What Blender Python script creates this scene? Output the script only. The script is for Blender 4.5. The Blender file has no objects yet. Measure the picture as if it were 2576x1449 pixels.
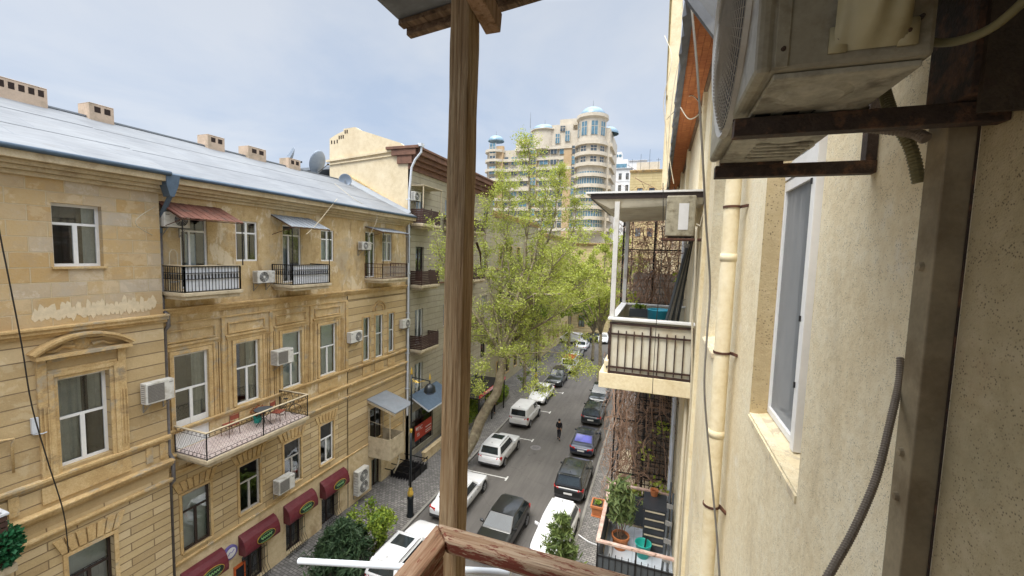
import bpy, bmesh, math, random
import numpy as np
from mathutils import Vector, Matrix
random.seed(7); rng=np.random.default_rng(5)
R=math.radians; PI=math.pi
scn=bpy.context.scene
col=scn.collection
H=15.0
# ---------------------------------------------------------------- camera (ultra wide phone lens on a balcony, 15 m up)
YAW,PITCH,ROLL=R(19.4),R(-4.55),R(1.66)
FPX,CX,CY=1044.,1288.,724.5
fw=Vector((-math.sin(YAW)*math.cos(PITCH),math.cos(YAW)*math.cos(PITCH),math.sin(PITCH)))
r0=Vector((math.cos(YAW),math.sin(YAW),0)); u0=r0.cross(fw)
rt=r0*math.cos(ROLL)+u0*math.sin(ROLL); up=-r0*math.sin(ROLL)+u0*math.cos(ROLL)
cam=bpy.data.objects.new('camera',bpy.data.cameras.new('camera')); col.objects.link(cam)
cam.matrix_world=Matrix(((rt.x,up.x,-fw.x,0),(rt.y,up.y,-fw.y,0),(rt.z,up.z,-fw.z,H),(0,0,0,1)))
cam.data.sensor_width=36; cam.data.lens=36*FPX/2576.; cam.data.clip_start=.05; cam.data.clip_end=2000
scn.camera=cam
def ray(x,y): return rt*((x-CX)/FPX)+up*((CY-y)/FPX)+fw
def fx(x,y,X): d=ray(x,y); p=d*(X/d.x); return Vector((p.x,p.y,p.z+H))
def fy(x,y,Y): d=ray(x,y); p=d*(Y/d.y); return Vector((p.x,p.y,p.z+H))
def fz(x,y,Z): d=ray(x,y); p=d*((Z-H)/d.z); return Vector((p.x,p.y,p.z+H))
# ---------------------------------------------------------------- mesh builder
class MB:
    def __init__(s): s.v=[]; s.f=[]; s.m=[]; s.mi=0
    def add(s,vs,fs):
        b=len(s.v); s.v+= [tuple(v) for v in vs]; s.f+=[tuple(b+i for i in f) for f in fs]; s.m+=[s.mi]*len(fs); return s
    def mat(s,i): s.mi=i; return s
    def box(s,x0,x1,y0,y1,z0,z1):
        if x0>x1:x0,x1=x1,x0
        if y0>y1:y0,y1=y1,y0
        if z0>z1:z0,z1=z1,z0
        return s.add([(x0,y0,z0),(x1,y0,z0),(x1,y1,z0),(x0,y1,z0),(x0,y0,z1),(x1,y0,z1),(x1,y1,z1),(x0,y1,z1)],
          [(3,2,1,0),(4,5,6,7),(0,1,5,4),(1,2,6,5),(2,3,7,6),(3,0,4,7)])
    def hexa(s,a,b):  # two quads, matching order
        return s.add(list(a)+list(b),[(3,2,1,0),(4,5,6,7),(0,1,5,4),(1,2,6,5),(2,3,7,6),(3,0,4,7)])
    def bar(s,p,q,w,h=None,upv=(0,0,1)):
        h=h or w; p=Vector(p);q=Vector(q); d=(q-p).normalized(); u=Vector(upv)
        if abs(d.dot(u))>.98: u=Vector((0,1,0)) if abs(d.y)<.9 else Vector((1,0,0))
        a=d.cross(u).normalized()*w/2; b=a.cross(d).normalized()*h/2
        return s.hexa([p-a-b,p+a-b,p+a+b,p-a+b],[q-a-b,q+a-b,q+a+b,q-a+b])
    def tube(s,pts,r,n=8,cap=True):
        pts=[Vector(p) for p in pts]; k=len(pts)
        rr=r if isinstance(r,(list,tuple)) else [r]*k
        vs=[];fs=[]; prev=None
        for i,p in enumerate(pts):
            d=(pts[min(i+1,k-1)]-pts[max(i-1,0)]).normalized()
            if prev is None:
                u=Vector((0,0,1)) if abs(d.z)<.9 else Vector((1,0,0)); a=d.cross(u).normalized()
            else:
                a=(prev-d*prev.dot(d)).normalized()
            prev=a; b=d.cross(a)
            for j in range(n):
                t=2*PI*j/n; vs.append(p+a*(rr[i]*math.cos(t))+b*(rr[i]*math.sin(t)))
        for i in range(k-1):
            for j in range(n):
                fs.append((i*n+j,i*n+(j+1)%n,(i+1)*n+(j+1)%n,(i+1)*n+j))
        if cap: fs.append(tuple(range(n))[::-1]); fs.append(tuple((k-1)*n+j for j in range(n)))
        return s.add(vs,fs)
    def lathe(s,prof,c=(0,0,0),n=16,axis='z',a0=0,a1=2*PI):
        full=abs(a1-a0-2*PI)<1e-4; m=n if full else n+1; vs=[];fs=[]
        for (r,h) in prof:
            for j in range(m):
                t=a0+(a1-a0)*j/n; x,y=r*math.cos(t),r*math.sin(t)
                p=(x,y,h) if axis=='z' else ((h,x,y) if axis=='x' else (x,h,y))
                vs.append((c[0]+p[0],c[1]+p[1],c[2]+p[2]))
        for i in range(len(prof)-1):
            for j in range(n):
                fs.append((i*m+j,i*m+(j+1)%m,(i+1)*m+(j+1)%m,(i+1)*m+j))
        return s.add(vs,fs)
    def disc(s,c,r,n=20,axis='x'):
        vs=[]
        for j in range(n):
            t=2*PI*j/n; x,y=r*math.cos(t),r*math.sin(t)
            p=(x,y,0) if axis=='z' else ((0,x,y) if axis=='x' else (x,0,y)); vs.append((c[0]+p[0],c[1]+p[1],c[2]+p[2]))
        return s.add(vs,[tuple(range(n))])
    def prism(s,poly,f0,f1):  # poly list 2d, f maps (a,b)->3d for both ends
        n=len(poly); vs=[f0(*p) for p in poly]+[f1(*p) for p in poly]
        fs=[tuple(range(n))[::-1],tuple(range(n,2*n))]+[(i,(i+1)%n,n+(i+1)%n,n+i) for i in range(n)]
        return s.add(vs,fs)
    def quad(s,a,b,c,d): return s.add([a,b,c,d],[(0,1,2,3)])
def link(o,parent=None):
    col.objects.link(o)
    if parent is not None: o.parent=parent
    return o
SH={}
def shift(parent):
    while parent is not None:
        if parent.name in SH: return SH[parent.name]
        parent=parent.parent
    return Vector((0,0,0))
def build(mb,name,mats,parent=None,bevel=0,smooth=False,sub=0,loc=None,fix=True,seg=2,label=None):
    """link the collected shapes as ONE mesh object; vertices given in the parent's shifted frame"""
    me=bpy.data.meshes.new(name); sh=shift(parent); l=Vector(loc) if loc is not None else Vector((0,0,0))
    me.from_pydata([tuple(Vector(v)-(sh if loc is None else Vector((0,0,0)))) for v in mb.v],[],mb.f)
    if not isinstance(mats,(list,tuple)): mats=[mats]
    for m in mats: me.materials.append(m)
    me.polygons.foreach_set('material_index',mb.m)
    if smooth: me.polygons.foreach_set('use_smooth',[True]*len(me.polygons))
    me.update()
    if fix and len(mb.f)<60000:
        b=bmesh.new(); b.from_mesh(me); bmesh.ops.recalc_face_normals(b,faces=b.faces); b.to_mesh(me); b.free()
    o=bpy.data.objects.new(name,me); link(o,parent)
    if loc is not None: o.location=l-(SH[parent.name] if (parent is not None and parent.name in SH) else Vector((0,0,0)))
    if bevel: 
        m=o.modifiers.new('b','BEVEL'); m.width=bevel; m.segments=seg; m.limit_method='ANGLE'; m.angle_limit=R(40)
    if sub:
        m=o.modifiers.new('s','SUBSURF'); m.levels=sub; m.render_levels=sub
    if label: o['label']=label
    return o
def tag(o,label=None,cat=None,group=None,kind=None):
    if label:o['label']=label
    if cat:o['category']=cat
    if group:o['group']=group
    if kind:o['kind']=kind
    return o
def empty(name,loc,rz=0,label=None,cat=None,group=None,sh=None):
    o=bpy.data.objects.new(name,None); o.empty_display_size=.2; link(o); o.location=loc; o.rotation_euler=(0,0,rz)
    if sh is not None: SH[o.name]=Vector(sh)
    return tag(o,label,cat,group)
def kids(o): return [c for c in list(bpy.data.objects) if c.parent==o]
def copy_tree(o,parent=None,loc=None,rz=None):
    c=o.copy(); col.objects.link(c)
    if parent is not None: c.parent=parent
    if loc is not None: c.location=loc
    if rz is not None: c.rotation_euler=(0,0,rz)
    for ch in kids(o): copy_tree(ch,c)
    return c
# ---------------------------------------------------------------- materials
class NT:
    def __init__(s,name):
        s.m=bpy.data.materials.new(name); s.m.use_nodes=True; s.t=s.m.node_tree; s.n=s.t.nodes; s.l=s.t.links
        s.b=s.n['Principled BSDF']; s.o=s.n['Material Output']; s.tc=s.n.new('ShaderNodeTexCoord')
    def new(s,t,**k):
        n=s.n.new(t)
        for a,b in k.items(): setattr(n,a,b)
        return n
    def link(s,a,b): s.l.new(a,b)
    def vec(s,scale=(1,1,1),src='Object',rot=(0,0,0)):
        m=s.new('ShaderNodeMapping'); m.inputs['Scale'].default_value=scale; m.inputs['Rotation'].default_value=rot
        s.link(s.tc.outputs[src],m.inputs['Vector']); return m.outputs[0]
    def noise(s,scale,detail=4,rough=.55,vec=None,dist=0):
        n=s.new('ShaderNodeTexNoise'); n.inputs['Scale'].default_value=scale; n.inputs['Detail'].default_value=detail; n.inputs['Roughness'].default_value=rough; n.inputs['Distortion'].default_value=dist
        s.link(vec if vec is not None else s.tc.outputs['Object'],n.inputs['Vector']); return n.outputs['Fac']
    def ramp(s,fac,stops):
        n=s.new('ShaderNodeValToRGB'); cr=n.color_ramp
        while len(cr.elements)<len(stops): cr.elements.new(.5)
        for e,(p,c) in zip(cr.elements,stops):
            e.position=p; e.color=(c,c,c,1) if not isinstance(c,(tuple,list)) else tuple(c)+(1,)
        s.link(fac,n.inputs[0]); return n.outputs[0]
    def mix(s,fac,a,b,mode='MIX'):
        n=s.new('ShaderNodeMix',data_type='RGBA',blend_type=mode)
        for i,x in ((0,fac),(6,a),(7,b)):
            if isinstance(x,(int,float)): n.inputs[i].default_value=x
            elif isinstance(x,(tuple,list)): n.inputs[i].default_value=tuple(x)+(1,)
            else: s.link(x,n.inputs[i])
        return n.outputs[2]
    def math(s,op,a,b=None,clamp=False):
        n=s.new('ShaderNodeMath',operation=op,use_clamp=clamp)
        for i,x in ((0,a),(1,b)):
            if x is None: continue
            if isinstance(x,(int,float)): n.inputs[i].default_value=x
            else: s.link(x,n.inputs[i])
        return n.outputs[0]
    def bump(s,h,strength=.3,dist=.02,prev=None):
        n=s.new('ShaderNodeBump'); n.inputs['Strength'].default_value=strength; n.inputs['Distance'].default_value=dist
        s.link(h,n.inputs['Height'])
        if prev is not None: s.link(prev,n.inputs['Normal'])
        s.link(n.outputs[0],s.b.inputs['Normal']); return n.outputs[0]
    def set(s,color=None,rough=None,metal=None,spec=None):
        for k,v in (('Base Color',color),('Roughness',rough),('Metallic',metal),('Specular IOR Level',spec)):
            if v is None: continue
            if isinstance(v,(int,float)): s.b.inputs[k].default_value=v
            elif isinstance(v,(tuple,list)): s.b.inputs[k].default_value=tuple(v)+(1,)
            else: s.link(v,s.b.inputs[k])
        return s
def mul(c,k): return tuple(min(1,x*k) for x in c)
def simple(name,c,rough=.6,metal=0,var=.2,scale=6,bump=.15,spec=.4,dirt=None,bs=40,bd=.004):
    t=NT(name); n=t.noise(scale,5); n2=t.noise(scale*7,3)
    f=t.math('ADD',t.math('MULTIPLY',n,.7),t.math('MULTIPLY',n2,.3))
    cc=t.ramp(f,[(.3,mul(c,1-var)),(.7,mul(c,1+var))])
    if dirt is not None:
        d=t.ramp(t.noise(scale*.6,6,.65),[(.5,0.),(.68,1.)]); cc=t.mix(d,cc,dirt)
    t.set(cc,rough,metal,spec)
    if bump: t.bump(t.noise(bs,4),bump,bd)
    return t.m
def stone(name,tones,stains,groove=None,axis='x',bscale=(1,1),mortar=.02,mort_c=None,offset=.5,speck=False,bstr=.4,blockvar=0.0):
    """masonry or render: tones=(dark,mid,light); groove=(brick w, row h) cuts joints into it"""
    t=NT(name)
    n=t.noise(.55,7,.62); n2=t.noise(3.2,6,.65); n3=t.noise(22,4,.6)
    f=t.math('ADD',t.math('MULTIPLY',n,.4),t.math('ADD',t.math('MULTIPLY',n2,.32),t.math('MULTIPLY',n3,.28)))
    c=t.ramp(f,[(.39,tones[0]),(.5,tones[1]),(.61,tones[2])])
    for (col_,sc,lo,hi,amt,st) in stains:
        v=t.vec(st) if st else None
        m=t.ramp(t.noise(sc,7,.7,vec=v,dist=.3),[(lo,0.),(hi,amt)]); c=t.mix(m,c,col_)
    nb=None
    if groove:
        sp=t.new('ShaderNodeSeparateXYZ'); t.link(t.tc.outputs['Object'],sp.inputs[0]); cb=t.new('ShaderNodeCombineXYZ')
        t.link(sp.outputs['X' if axis=='x' else 'Y'],cb.inputs[0]); t.link(sp.outputs['Z'],cb.inputs[1])
        br=t.new('ShaderNodeTexBrick'); br.offset=offset; br.inputs['Scale'].default_value=1; br.inputs['Brick Width'].default_value=groove[0]; br.inputs['Row Height'].default_value=groove[1]
        br.inputs['Mortar Size'].default_value=mortar; br.inputs['Mortar Smooth'].default_value=.3; br.inputs['Bias'].default_value=0
        br.inputs['Color1'].default_value=(.5-blockvar,)*3+(1,); br.inputs['Color2'].default_value=(.5+blockvar,)*3+(1,); br.inputs['Mortar'].default_value=(.5,.5,.5,1)
        t.link(cb.outputs[0],br.inputs['Vector'])
        if blockvar:
            hs=t.ramp(br.outputs['Color'],[(.5-blockvar,tones[0]),(.5,tones[1]),(.5+blockvar,tones[2])]); c=t.mix(.72,c,hs)
        c=t.mix(t.math('MULTIPLY',br.outputs['Fac'],.85),c,mort_c or mul(tones[0],.45))
        nb=t.bump(t.math('SUBTRACT',1.,br.outputs['Fac']),.9,.03)
    if speck:
        vo=t.new('ShaderNodeTexVoronoi'); vo.inputs['Scale'].default_value=speck; vo.inputs['Randomness'].default_value=1.; t.link(t.tc.outputs['Object'],vo.inputs['Vector'])
        m=t.ramp(vo.outputs['Distance'],[(.14,1.),(.34,0.)]); m=t.math('MULTIPLY',m,t.ramp(t.noise(speck*.16,3),[(.4,0.),(.56,.85)])); c=t.mix(m,c,mul(tones[0],.3))
        nb=t.bump(t.noise(speck*1.6,4,.7),.55,.006,nb)
    t.set(c,.85,0,.25); t.bump(t.math('ADD',n3,t.math('MULTIPLY',n2,1.5)),bstr,.02,nb)
    return t.m
OC=((.37,.265,.135),(.52,.385,.205),(.64,.5,.3))
pale=(.62,.52,.36); grey=(.27,.235,.18); sooty=(.11,.085,.055)
M={}
M['ashlar']=stone('ashlar_stone',((.46,.3,.125),(.52,.375,.195),(.48,.41,.32)),[((.74,.65,.5),1.5,.53,.56,.85,None),((.35,.32,.28),.8,.5,.57,.7,None),((.33,.22,.1),2.6,.57,.64,.6,None)],(.78,.42),mortar=.014,mort_c=(.56,.46,.3),blockvar=.28)
M['render']=stone('ochre_render',((.39,.27,.125),(.54,.395,.205),(.62,.485,.29)),[((.7,.6,.43),1.1,.54,.58,.75,(1,1,.6)),((.42,.36,.27),.6,.5,.62,.65,None),((.29,.18,.08),1.7,.54,.66,.65,(2,2,.4)),((.17,.12,.07),.55,.6,.72,.6,(1.5,1,.5)),(pale,3.5,.6,.66,.7,None)])
M['rustic']=stone('rusticated_stone',OC,[((.7,.61,.44),1.7,.57,.61,.8,None),((.4,.34,.25),.7,.5,.66,.6,None),((.3,.18,.08),1.1,.56,.66,.5,(1,1,.4))],(40,.405),mortar=.016,mort_c=(.2,.145,.09),blockvar=.12)
M['rustic_low']=stone('rusticated_base',((.39,.28,.145),(.52,.395,.215),(.62,.49,.3)),[((.4,.34,.25),.7,.5,.66,.6,None),(pale,1.9,.6,.66,.7,None),((.3,.2,.1),1.3,.56,.68,.5,(1,1,.4))],(1.3,.27),mortar=.017,mort_c=(.2,.14,.08),blockvar=.15)
M['trim']=stone('carved_trim',((.4,.26,.115),(.53,.37,.175),(.66,.5,.28)),[(pale,1.3,.56,.64,.75,None),(grey,1.3,.53,.66,.75,None),((.16,.12,.08),1.,.58,.7,.65,(1,1,2))])
M['shop_wall']=stone('shop_plaster',((.5,.38,.22),(.62,.5,.31),(.7,.59,.4)),[((.36,.25,.13),.8,.52,.68,.8,None)])
M['cornice']=stone('cornice_render',((.42,.33,.2),(.52,.42,.27),(.6,.51,.35)),[((.28,.2,.12),1.2,.55,.7,.7,None),(sooty,2.,.6,.75,.5,(1,1,3))])
M['c_wall']=stone('grey_beige_render',((.33,.3,.225),(.38,.345,.265),(.43,.395,.31)),[((.2,.18,.13),.5,.55,.8,.4,(1,1,.5))],(2.4,.45),mortar=.012,mort_c=(.18,.16,.12))
M['c_gable']=stone('cream_gable_render',((.56,.46,.3),(.66,.56,.39),(.72,.63,.46)),[((.45,.35,.22),.35,.55,.8,.5,(1,1,.4)),((.33,.27,.2),1.3,.66,.8,.4,(3,3,.3))])
M['d_wall']=stone('olive_beige_render',((.32,.28,.18),(.38,.34,.23),(.44,.4,.28)),[((.25,.2,.13),.4,.55,.8,.5,(1,1,.5))])
M['e_wall']=stone('honey_render',((.42,.33,.17),(.5,.41,.22),(.56,.47,.28)),[((.3,.25,.16),.5,.55,.8,.5,None)],(30,.6),mortar=.03,mort_c=(.3,.22,.12))
M['tower_wall']=stone('tower_cream',((.46,.41,.33),(.55,.495,.41),(.62,.57,.49)),[])
M['tower_tan']=stone('tower_tan',((.4,.28,.16),(.46,.33,.2),(.52,.39,.25)),[])
M['white_wall']=stone('white_render',((.62,.62,.62),(.7,.7,.7),(.76,.76,.76)),[])
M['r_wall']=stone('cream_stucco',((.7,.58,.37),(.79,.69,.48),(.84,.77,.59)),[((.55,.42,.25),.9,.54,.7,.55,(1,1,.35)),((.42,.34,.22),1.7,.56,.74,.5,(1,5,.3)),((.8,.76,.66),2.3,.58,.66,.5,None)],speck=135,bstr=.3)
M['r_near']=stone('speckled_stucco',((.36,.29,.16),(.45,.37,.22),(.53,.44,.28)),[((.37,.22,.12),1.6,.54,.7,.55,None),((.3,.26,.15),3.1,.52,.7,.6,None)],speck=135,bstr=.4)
M['r_smooth']=stone('cream_paint',((.66,.55,.34),(.75,.65,.44),(.8,.72,.52)),[((.55,.42,.22),2.5,.55,.7,.6,None),((.3,.2,.1),6,.66,.75,.5,(1,3,.5))],bstr=.2)
M['reveal']=stone('reveal_render',((.44,.33,.18),(.5,.39,.22),(.56,.45,.27)),[],speck=60,bstr=.2)
M['peel']=stone('peeling_sill',((.62,.5,.3),(.7,.6,.4),(.76,.68,.5)),[((.5,.42,.3),6,.53,.57,.9,None),((.3,.22,.14),16,.62,.66,.8,None)],bstr=.2)
M['white_frame']=simple('white_window_frame',(.74,.74,.73),.4,0,.06,8,.05)
M['brown_frame']=simple('dark_brown_frame',(.035,.022,.018),.45,0,.3,10,.1)
M['grey_frame']=simple('weathered_grey_frame',(.42,.4,.37),.6,0,.2,12,.2)
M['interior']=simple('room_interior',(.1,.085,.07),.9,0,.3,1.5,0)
M['curtain_g']=simple('grey_curtain',(.46,.48,.46),.9,0,.2,3,.2)
M['curtain_w']=simple('white_curtain',(.6,.62,.63),.9,0,.15,3,.2)
M['blind']=simple('blue_grey_blind',(.68,.74,.76),.7,0,.15,2,.1)
M['brown_iron']=simple('dark_brown_ironwork',(.04,.022,.018),.6,.1,.4,12,.2,dirt=(.09,.045,.03))
M['black_metal']=simple('black_ironwork',(.018,.017,.018),.5,.3,.3,14,.1)
M['rust_iron']=simple('rusty_ironwork',(.09,.04,.028),.75,.2,.4,12,.3,dirt=(.16,.07,.035))
M['rust_dark']=simple('dark_rusty_steel',(.05,.034,.025),.75,.15,.5,30,.7,dirt=(.19,.095,.05),bs=160)
M['rust_brown']=simple('brown_flaking_steel',(.065,.048,.032),.75,.2,.4,26,.6,dirt=(.05,.03,.02),bs=120)
M['ac_white']=simple('ac_casing',(.62,.61,.57),.45,0,.1,5,.05,dirt=(.42,.39,.33))
M['ac_dirty']=simple('grimy_cream_casing',(.33,.3,.22),.5,0,.25,14,.2,dirt=(.15,.12,.07))
M['ac_pan']=simple('stained_base_pan',(.4,.375,.29),.6,.0,.4,14,.5,dirt=(.07,.052,.03))
M['ac_dark']=simple('fan_recess',(.03,.03,.032),.6,0,.2,10,0)
M['ac_grille']=simple('ac_grille',(.3,.29,.27),.5,.2,.2,30,0)
M['vent']=simple('ac_fins',(.2,.19,.18),.5,.4,.3,60,.4)
M['tin']=simple('galvanised_sheet',(.24,.265,.295),.5,.2,.15,2.5,.1,dirt=(.24,.25,.27))
M['tin_blue']=simple('slate_blue_gutter',(.09,.13,.18),.5,.3,.2,4,.1)
M['tin_grey']=simple('pale_pipe_paint',(.6,.63,.68),.45,.1,.1,3,.05)
M['lead']=simple('old_lead_pipe',(.17,.16,.16),.6,.3,.3,6,.2)
M['tin_dark']=simple('dull_slate_sheet',(.12,.13,.15),.6,.2,.25,4,.2,dirt=(.2,.2,.2))
M['red_roof']=simple('rusty_red_sheet',(.15,.06,.04),.8,.0,.4,4,.2,dirt=(.09,.05,.038))
M['slab']=simple('balcony_slab',(.5,.42,.29),.85,0,.2,3,.3,dirt=(.3,.24,.16))
M['white_panel']=simple('white_plastic_panel',(.68,.7,.74),.45,0,.06,2,.05)
M['brown_slat']=simple('brown_slats',(.06,.03,.024),.6,0,.25,8,.2)
M['cornice_brown']=simple('red_brown_cornice',(.17,.085,.055),.7,0,.2,3,.2,dirt=(.1,.05,.035))
M['tile_pink']=None
M['chim']=simple('chimney_render',(.52,.4,.3),.9,0,.15,3,.3,dirt=(.35,.28,.2))
M['dark_hole']=simple('flue_hole',(.03,.018,.014),.9,0,.2,5,0)
M['maroon']=simple('maroon_awning_vinyl',(.115,.014,.022),.55,0,.25,2.5,.3,dirt=(.14,.04,.045),bs=5,bd=.03)
M['gold']=simple('gold_paint',(.62,.42,.08),.35,.6,.1,10,.05)
M['sign_black']=simple('sign_black',(.012,.02,.014),.4,0,.1,10,0)
M['sign_green']=simple('sign_green_lettering',(.22,.42,.16),.5,0,.1,10,0)
M['lamp_black']=simple('lamp_post_paint',(.012,.016,.02),.35,.3,.2,10,.05)
M['lamp_glass']=simple('lamp_dome_blue',(.06,.09,.16),.2,.1,.2,6,0)
M['terracotta']=simple('terracotta',(.45,.16,.06),.75,0,.15,12,.2)
M['soil']=simple('potting_soil',(.05,.035,.025),.95,0,.3,30,.4)
M['teal']=simple('teal_plastic',(.02,.36,.3),.35,0,.06,5,0)
M['sky_blue']=simple('blue_plastic',(.03,.3,.42),.35,0,.06,5,0)
M['char']=simple('charcoal_board',(.06,.068,.075),.6,0,.15,6,.1)
M['char2']=simple('charcoal_drawer_front',(.04,.043,.05),.35,0,.1,6,.05)
M['skin']=simple('skin',(.45,.26,.17),.55,0,.08,20,0)
M['cloth_black']=simple('black_cloth',(.012,.012,.016),.85,0,.2,30,.2)
M['cloth_grey']=simple('dark_trousers',(.02,.02,.028),.85,0,.2,30,.2)
M['hair']=simple('dark_hair',(.012,.009,.007),.6,0,.2,40,.2)
M['shoe']=simple('shoe_leather',(.015,.012,.01),.4,0,.2,30,.1)
M['rubber']=simple('tyre_rubber',(.018,.018,.019),.85,0,.2,30,.1)
M['rim']=simple('alloy_rim',(.42,.43,.45),.3,.8,.1,20,0)
M['plate']=simple('plate_white',(.65,.65,.65),.5,0,.05,20,0)
M['lens_red']=simple('red_tail_lens',(.4,.01,.012),.15,0,.1,20,0)
M['lens_clear']=simple('clear_headlight',(.5,.54,.58),.08,.3,.1,20,0)
M['plastic']=simple('black_trim_plastic',(.022,.022,.024),.55,0,.1,20,.05)
M['hose']=simple('grey_corrugated_hose',(.21,.17,.13),.6,0,.2,10,.1)
M['hose_olive']=simple('olive_cable',(.17,.15,.07),.5,0,.2,10,.05)
M['hose_cream']=simple('cream_cable',(.5,.44,.32),.5,0,.15,6,.05)
M['cable']=simple('black_cable',(.02,.018,.016),.6,0,.2,10,0)
M['cable_grey']=simple('grey_cable',(.22,.2,.17),.6,0,.2,10,0)
M['bark']=simple('mottled_bark',(.2,.165,.11),.9,0,.4,3.5,.5,dirt=(.33,.3,.2),bs=14,bd=.03)
M['vine']=simple('dry_vine_stem',(.27,.17,.115),.9,0,.5,5,0)
M['dish']=simple('dish_grey',(.27,.32,.39),.4,.2,.12,2,.05)
M['metal_post']=simple('painted_steel_post',(.26,.21,.13),.65,.0,.25,10,.4,dirt=(.17,.125,.07))
M['wire_mesh']=simple('guard_wire',(.45,.42,.36),.45,.4,.15,20,0)
M['orange_wood']=None
def tile():
    t=NT('pink_balcony_tiles'); sp=t.vec((1,1,1))
    ch=t.new('ShaderNodeTexBrick'); ch.offset=0; ch.inputs['Scale'].default_value=1; ch.inputs['Brick Width'].default_value=.15; ch.inputs['Row Height'].default_value=.15; ch.inputs['Mortar Size'].default_value=.006
    ch.inputs['Color1'].default_value=(.5,.4,.37,1); ch.inputs['Color2'].default_value=(.62,.54,.5,1); ch.inputs['Mortar'].default_value=(.35,.3,.28,1); t.link(sp,ch.inputs['Vector'])
    t.set(t.mix(.3,ch.outputs['Color'],t.ramp(t.noise(4),[(.3,(.4,.3,.28)),(.7,(.66,.58,.55))])),.5); return t.m
M['tile_pink']=tile()
def tile2():
    t=NT('pale_terrace_tiles'); sp=t.vec((1,1,1))
    ch=t.new('ShaderNodeTexBrick'); ch.offset=0; ch.inputs['Scale'].default_value=1; ch.inputs['Brick Width'].default_value=.42; ch.inputs['Row Height'].default_value=.42; ch.inputs['Mortar Size'].default_value=.006
    ch.inputs['Color1'].default_value=(.5,.54,.6,1); ch.inputs['Color2'].default_value=(.55,.59,.65,1); ch.inputs['Mortar'].default_value=(.25,.27,.3,1); t.link(sp,ch.inputs['Vector'])
    t.set(t.mix(.35,ch.outputs['Color'],t.ramp(t.noise(3,6),[(.3,(.36,.4,.46)),(.7,(.66,.7,.76))])),.3); return t.m
M['tile_grey']=tile2()
def roofmat():
    t=NT('galvanised_seam_roof'); n=t.noise(.5,6,.6); n2=t.noise(5,5,.6,vec=t.vec((.3,2.5,2.5)))
    c=t.ramp(t.math('ADD',t.math('MULTIPLY',n,.5),t.math('MULTIPLY',n2,.5)),[(.38,(.14,.15,.165)),(.62,(.235,.25,.268))]); c=t.mix(t.ramp(t.noise(1.7,6,.7),[(.6,0.),(.68,.35)]),c,(.15,.125,.1))
    sp=t.new('ShaderNodeSeparateXYZ'); t.link(t.tc.outputs['Object'],sp.inputs[0]); cb=t.new('ShaderNodeCombineXYZ'); t.link(sp.outputs['X'],cb.inputs[0]); t.link(sp.outputs['Y'],cb.inputs[1])
    br=t.new('ShaderNodeTexBrick'); br.offset=.4; br.inputs['Scale'].default_value=1; br.inputs['Brick Width'].default_value=2.3; br.inputs['Row Height'].default_value=1.27; br.inputs['Mortar Size'].default_value=.013
    br.inputs['Color1'].default_value=(.4,.4,.4,1); br.inputs['Color2'].default_value=(.6,.6,.6,1); t.link(cb.outputs[0],br.inputs['Vector'])
    c=t.mix(.25,c,t.ramp(br.outputs['Color'],[(.4,(.14,.155,.18)),(.6,(.21,.225,.245))]))
    c=t.mix(t.math('MULTIPLY',br.outputs['Fac'],t.ramp(t.noise(.8,3),[(.35,.15),(.6,.9)])),c,(.15,.17,.2))
    t.set(c,.6,.0,.25); t.bump(t.math('ADD',n2,br.outputs['Fac']),.3,.02); return t.m
M['roof']=roofmat()
t_=NT('grey_fly_screen'); tr_n=t_.new('ShaderNodeBsdfTransparent'); t_.set(t_.ramp(t_.noise(2.,4),[(.3,(.2,.21,.215)),(.7,(.27,.28,.285))]),.8,0,.1); mx_=t_.new('ShaderNodeMixShader'); mx_.inputs[0].default_value=.6; t_.link(tr_n.outputs[0],mx_.inputs[1]); t_.link(t_.b.outputs[0],mx_.inputs[2]); t_.link(mx_.outputs[0],t_.o.inputs[0]); M['screen']=t_.m
def wood(name,c1,c2,c3=None,scale=(40,40,1.2),paint=None,rough=.8):
    t=NT(name); v=t.vec(scale); n=t.noise(1.6,8,.68,vec=v,dist=.6); n2=t.noise(3,4)
    c=t.ramp(n,[(.34,mul(c1,.5)),(.45,c1),(.62,c2)]); c=t.mix(t.ramp(n2,[(.4,0.),(.7,.5)]),c,c3 or mul(c1,.6))
    cv=t.vec(tuple(x*2.2 if x>5 else x*1.4 for x in scale)); ck=t.noise(1.1,6,.6,vec=cv,dist=.8); c=t.mix(t.ramp(ck,[(.3,.9),(.38,0.)]),c,(.06,.038,.022))
    if paint:
        ge=t.new('ShaderNodeNewGeometry'); sz=t.new('ShaderNodeSeparateXYZ'); t.link(ge.outputs['Normal'],sz.inputs[0]); sd=t.math('MULTIPLY',t.math('SUBTRACT',1.,t.math('ABSOLUTE',sz.outputs['Z'])),.11)
        m=t.ramp(t.math('ADD',t.noise(9,8,.75,vec=t.vec(paint[1])),sd),[(paint[2],0.),(paint[2]+.04,1.)]); c=t.mix(m,c,paint[0])
    k=t.new('ShaderNodeTexVoronoi'); k.inputs['Scale'].default_value=2.3; t.link(t.vec((1,1,.6)),k.inputs['Vector'])
    c=t.mix(t.ramp(k.outputs['Distance'],[(.05,.75),(.12,0.)]),c,(.07,.04,.02))
    t.set(c,rough,0,.2); t.bump(t.math('ADD',n,t.math('MULTIPLY',ck,.8)),.9,.006); return t.m
M['post_wood']=wood('weathered_post_wood',(.33,.22,.12),(.5,.38,.235),(.27,.155,.065),(60,60,2.0))
M['beam_wood']=wood('old_dark_beam_wood',(.14,.09,.055),(.24,.16,.1),(.1,.065,.04),(30,3,30))
M['brace_wood']=wood('brace_wood',(.33,.2,.11),(.45,.3,.19),(.24,.13,.07),(30,30,4))
M['rail_wood_x']=wood('worn_painted_rail_a',(.36,.24,.15),(.54,.43,.31),(.4,.23,.13),(2.2,60,60),((.2,.055,.035),(2.,9,14),.545))
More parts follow.
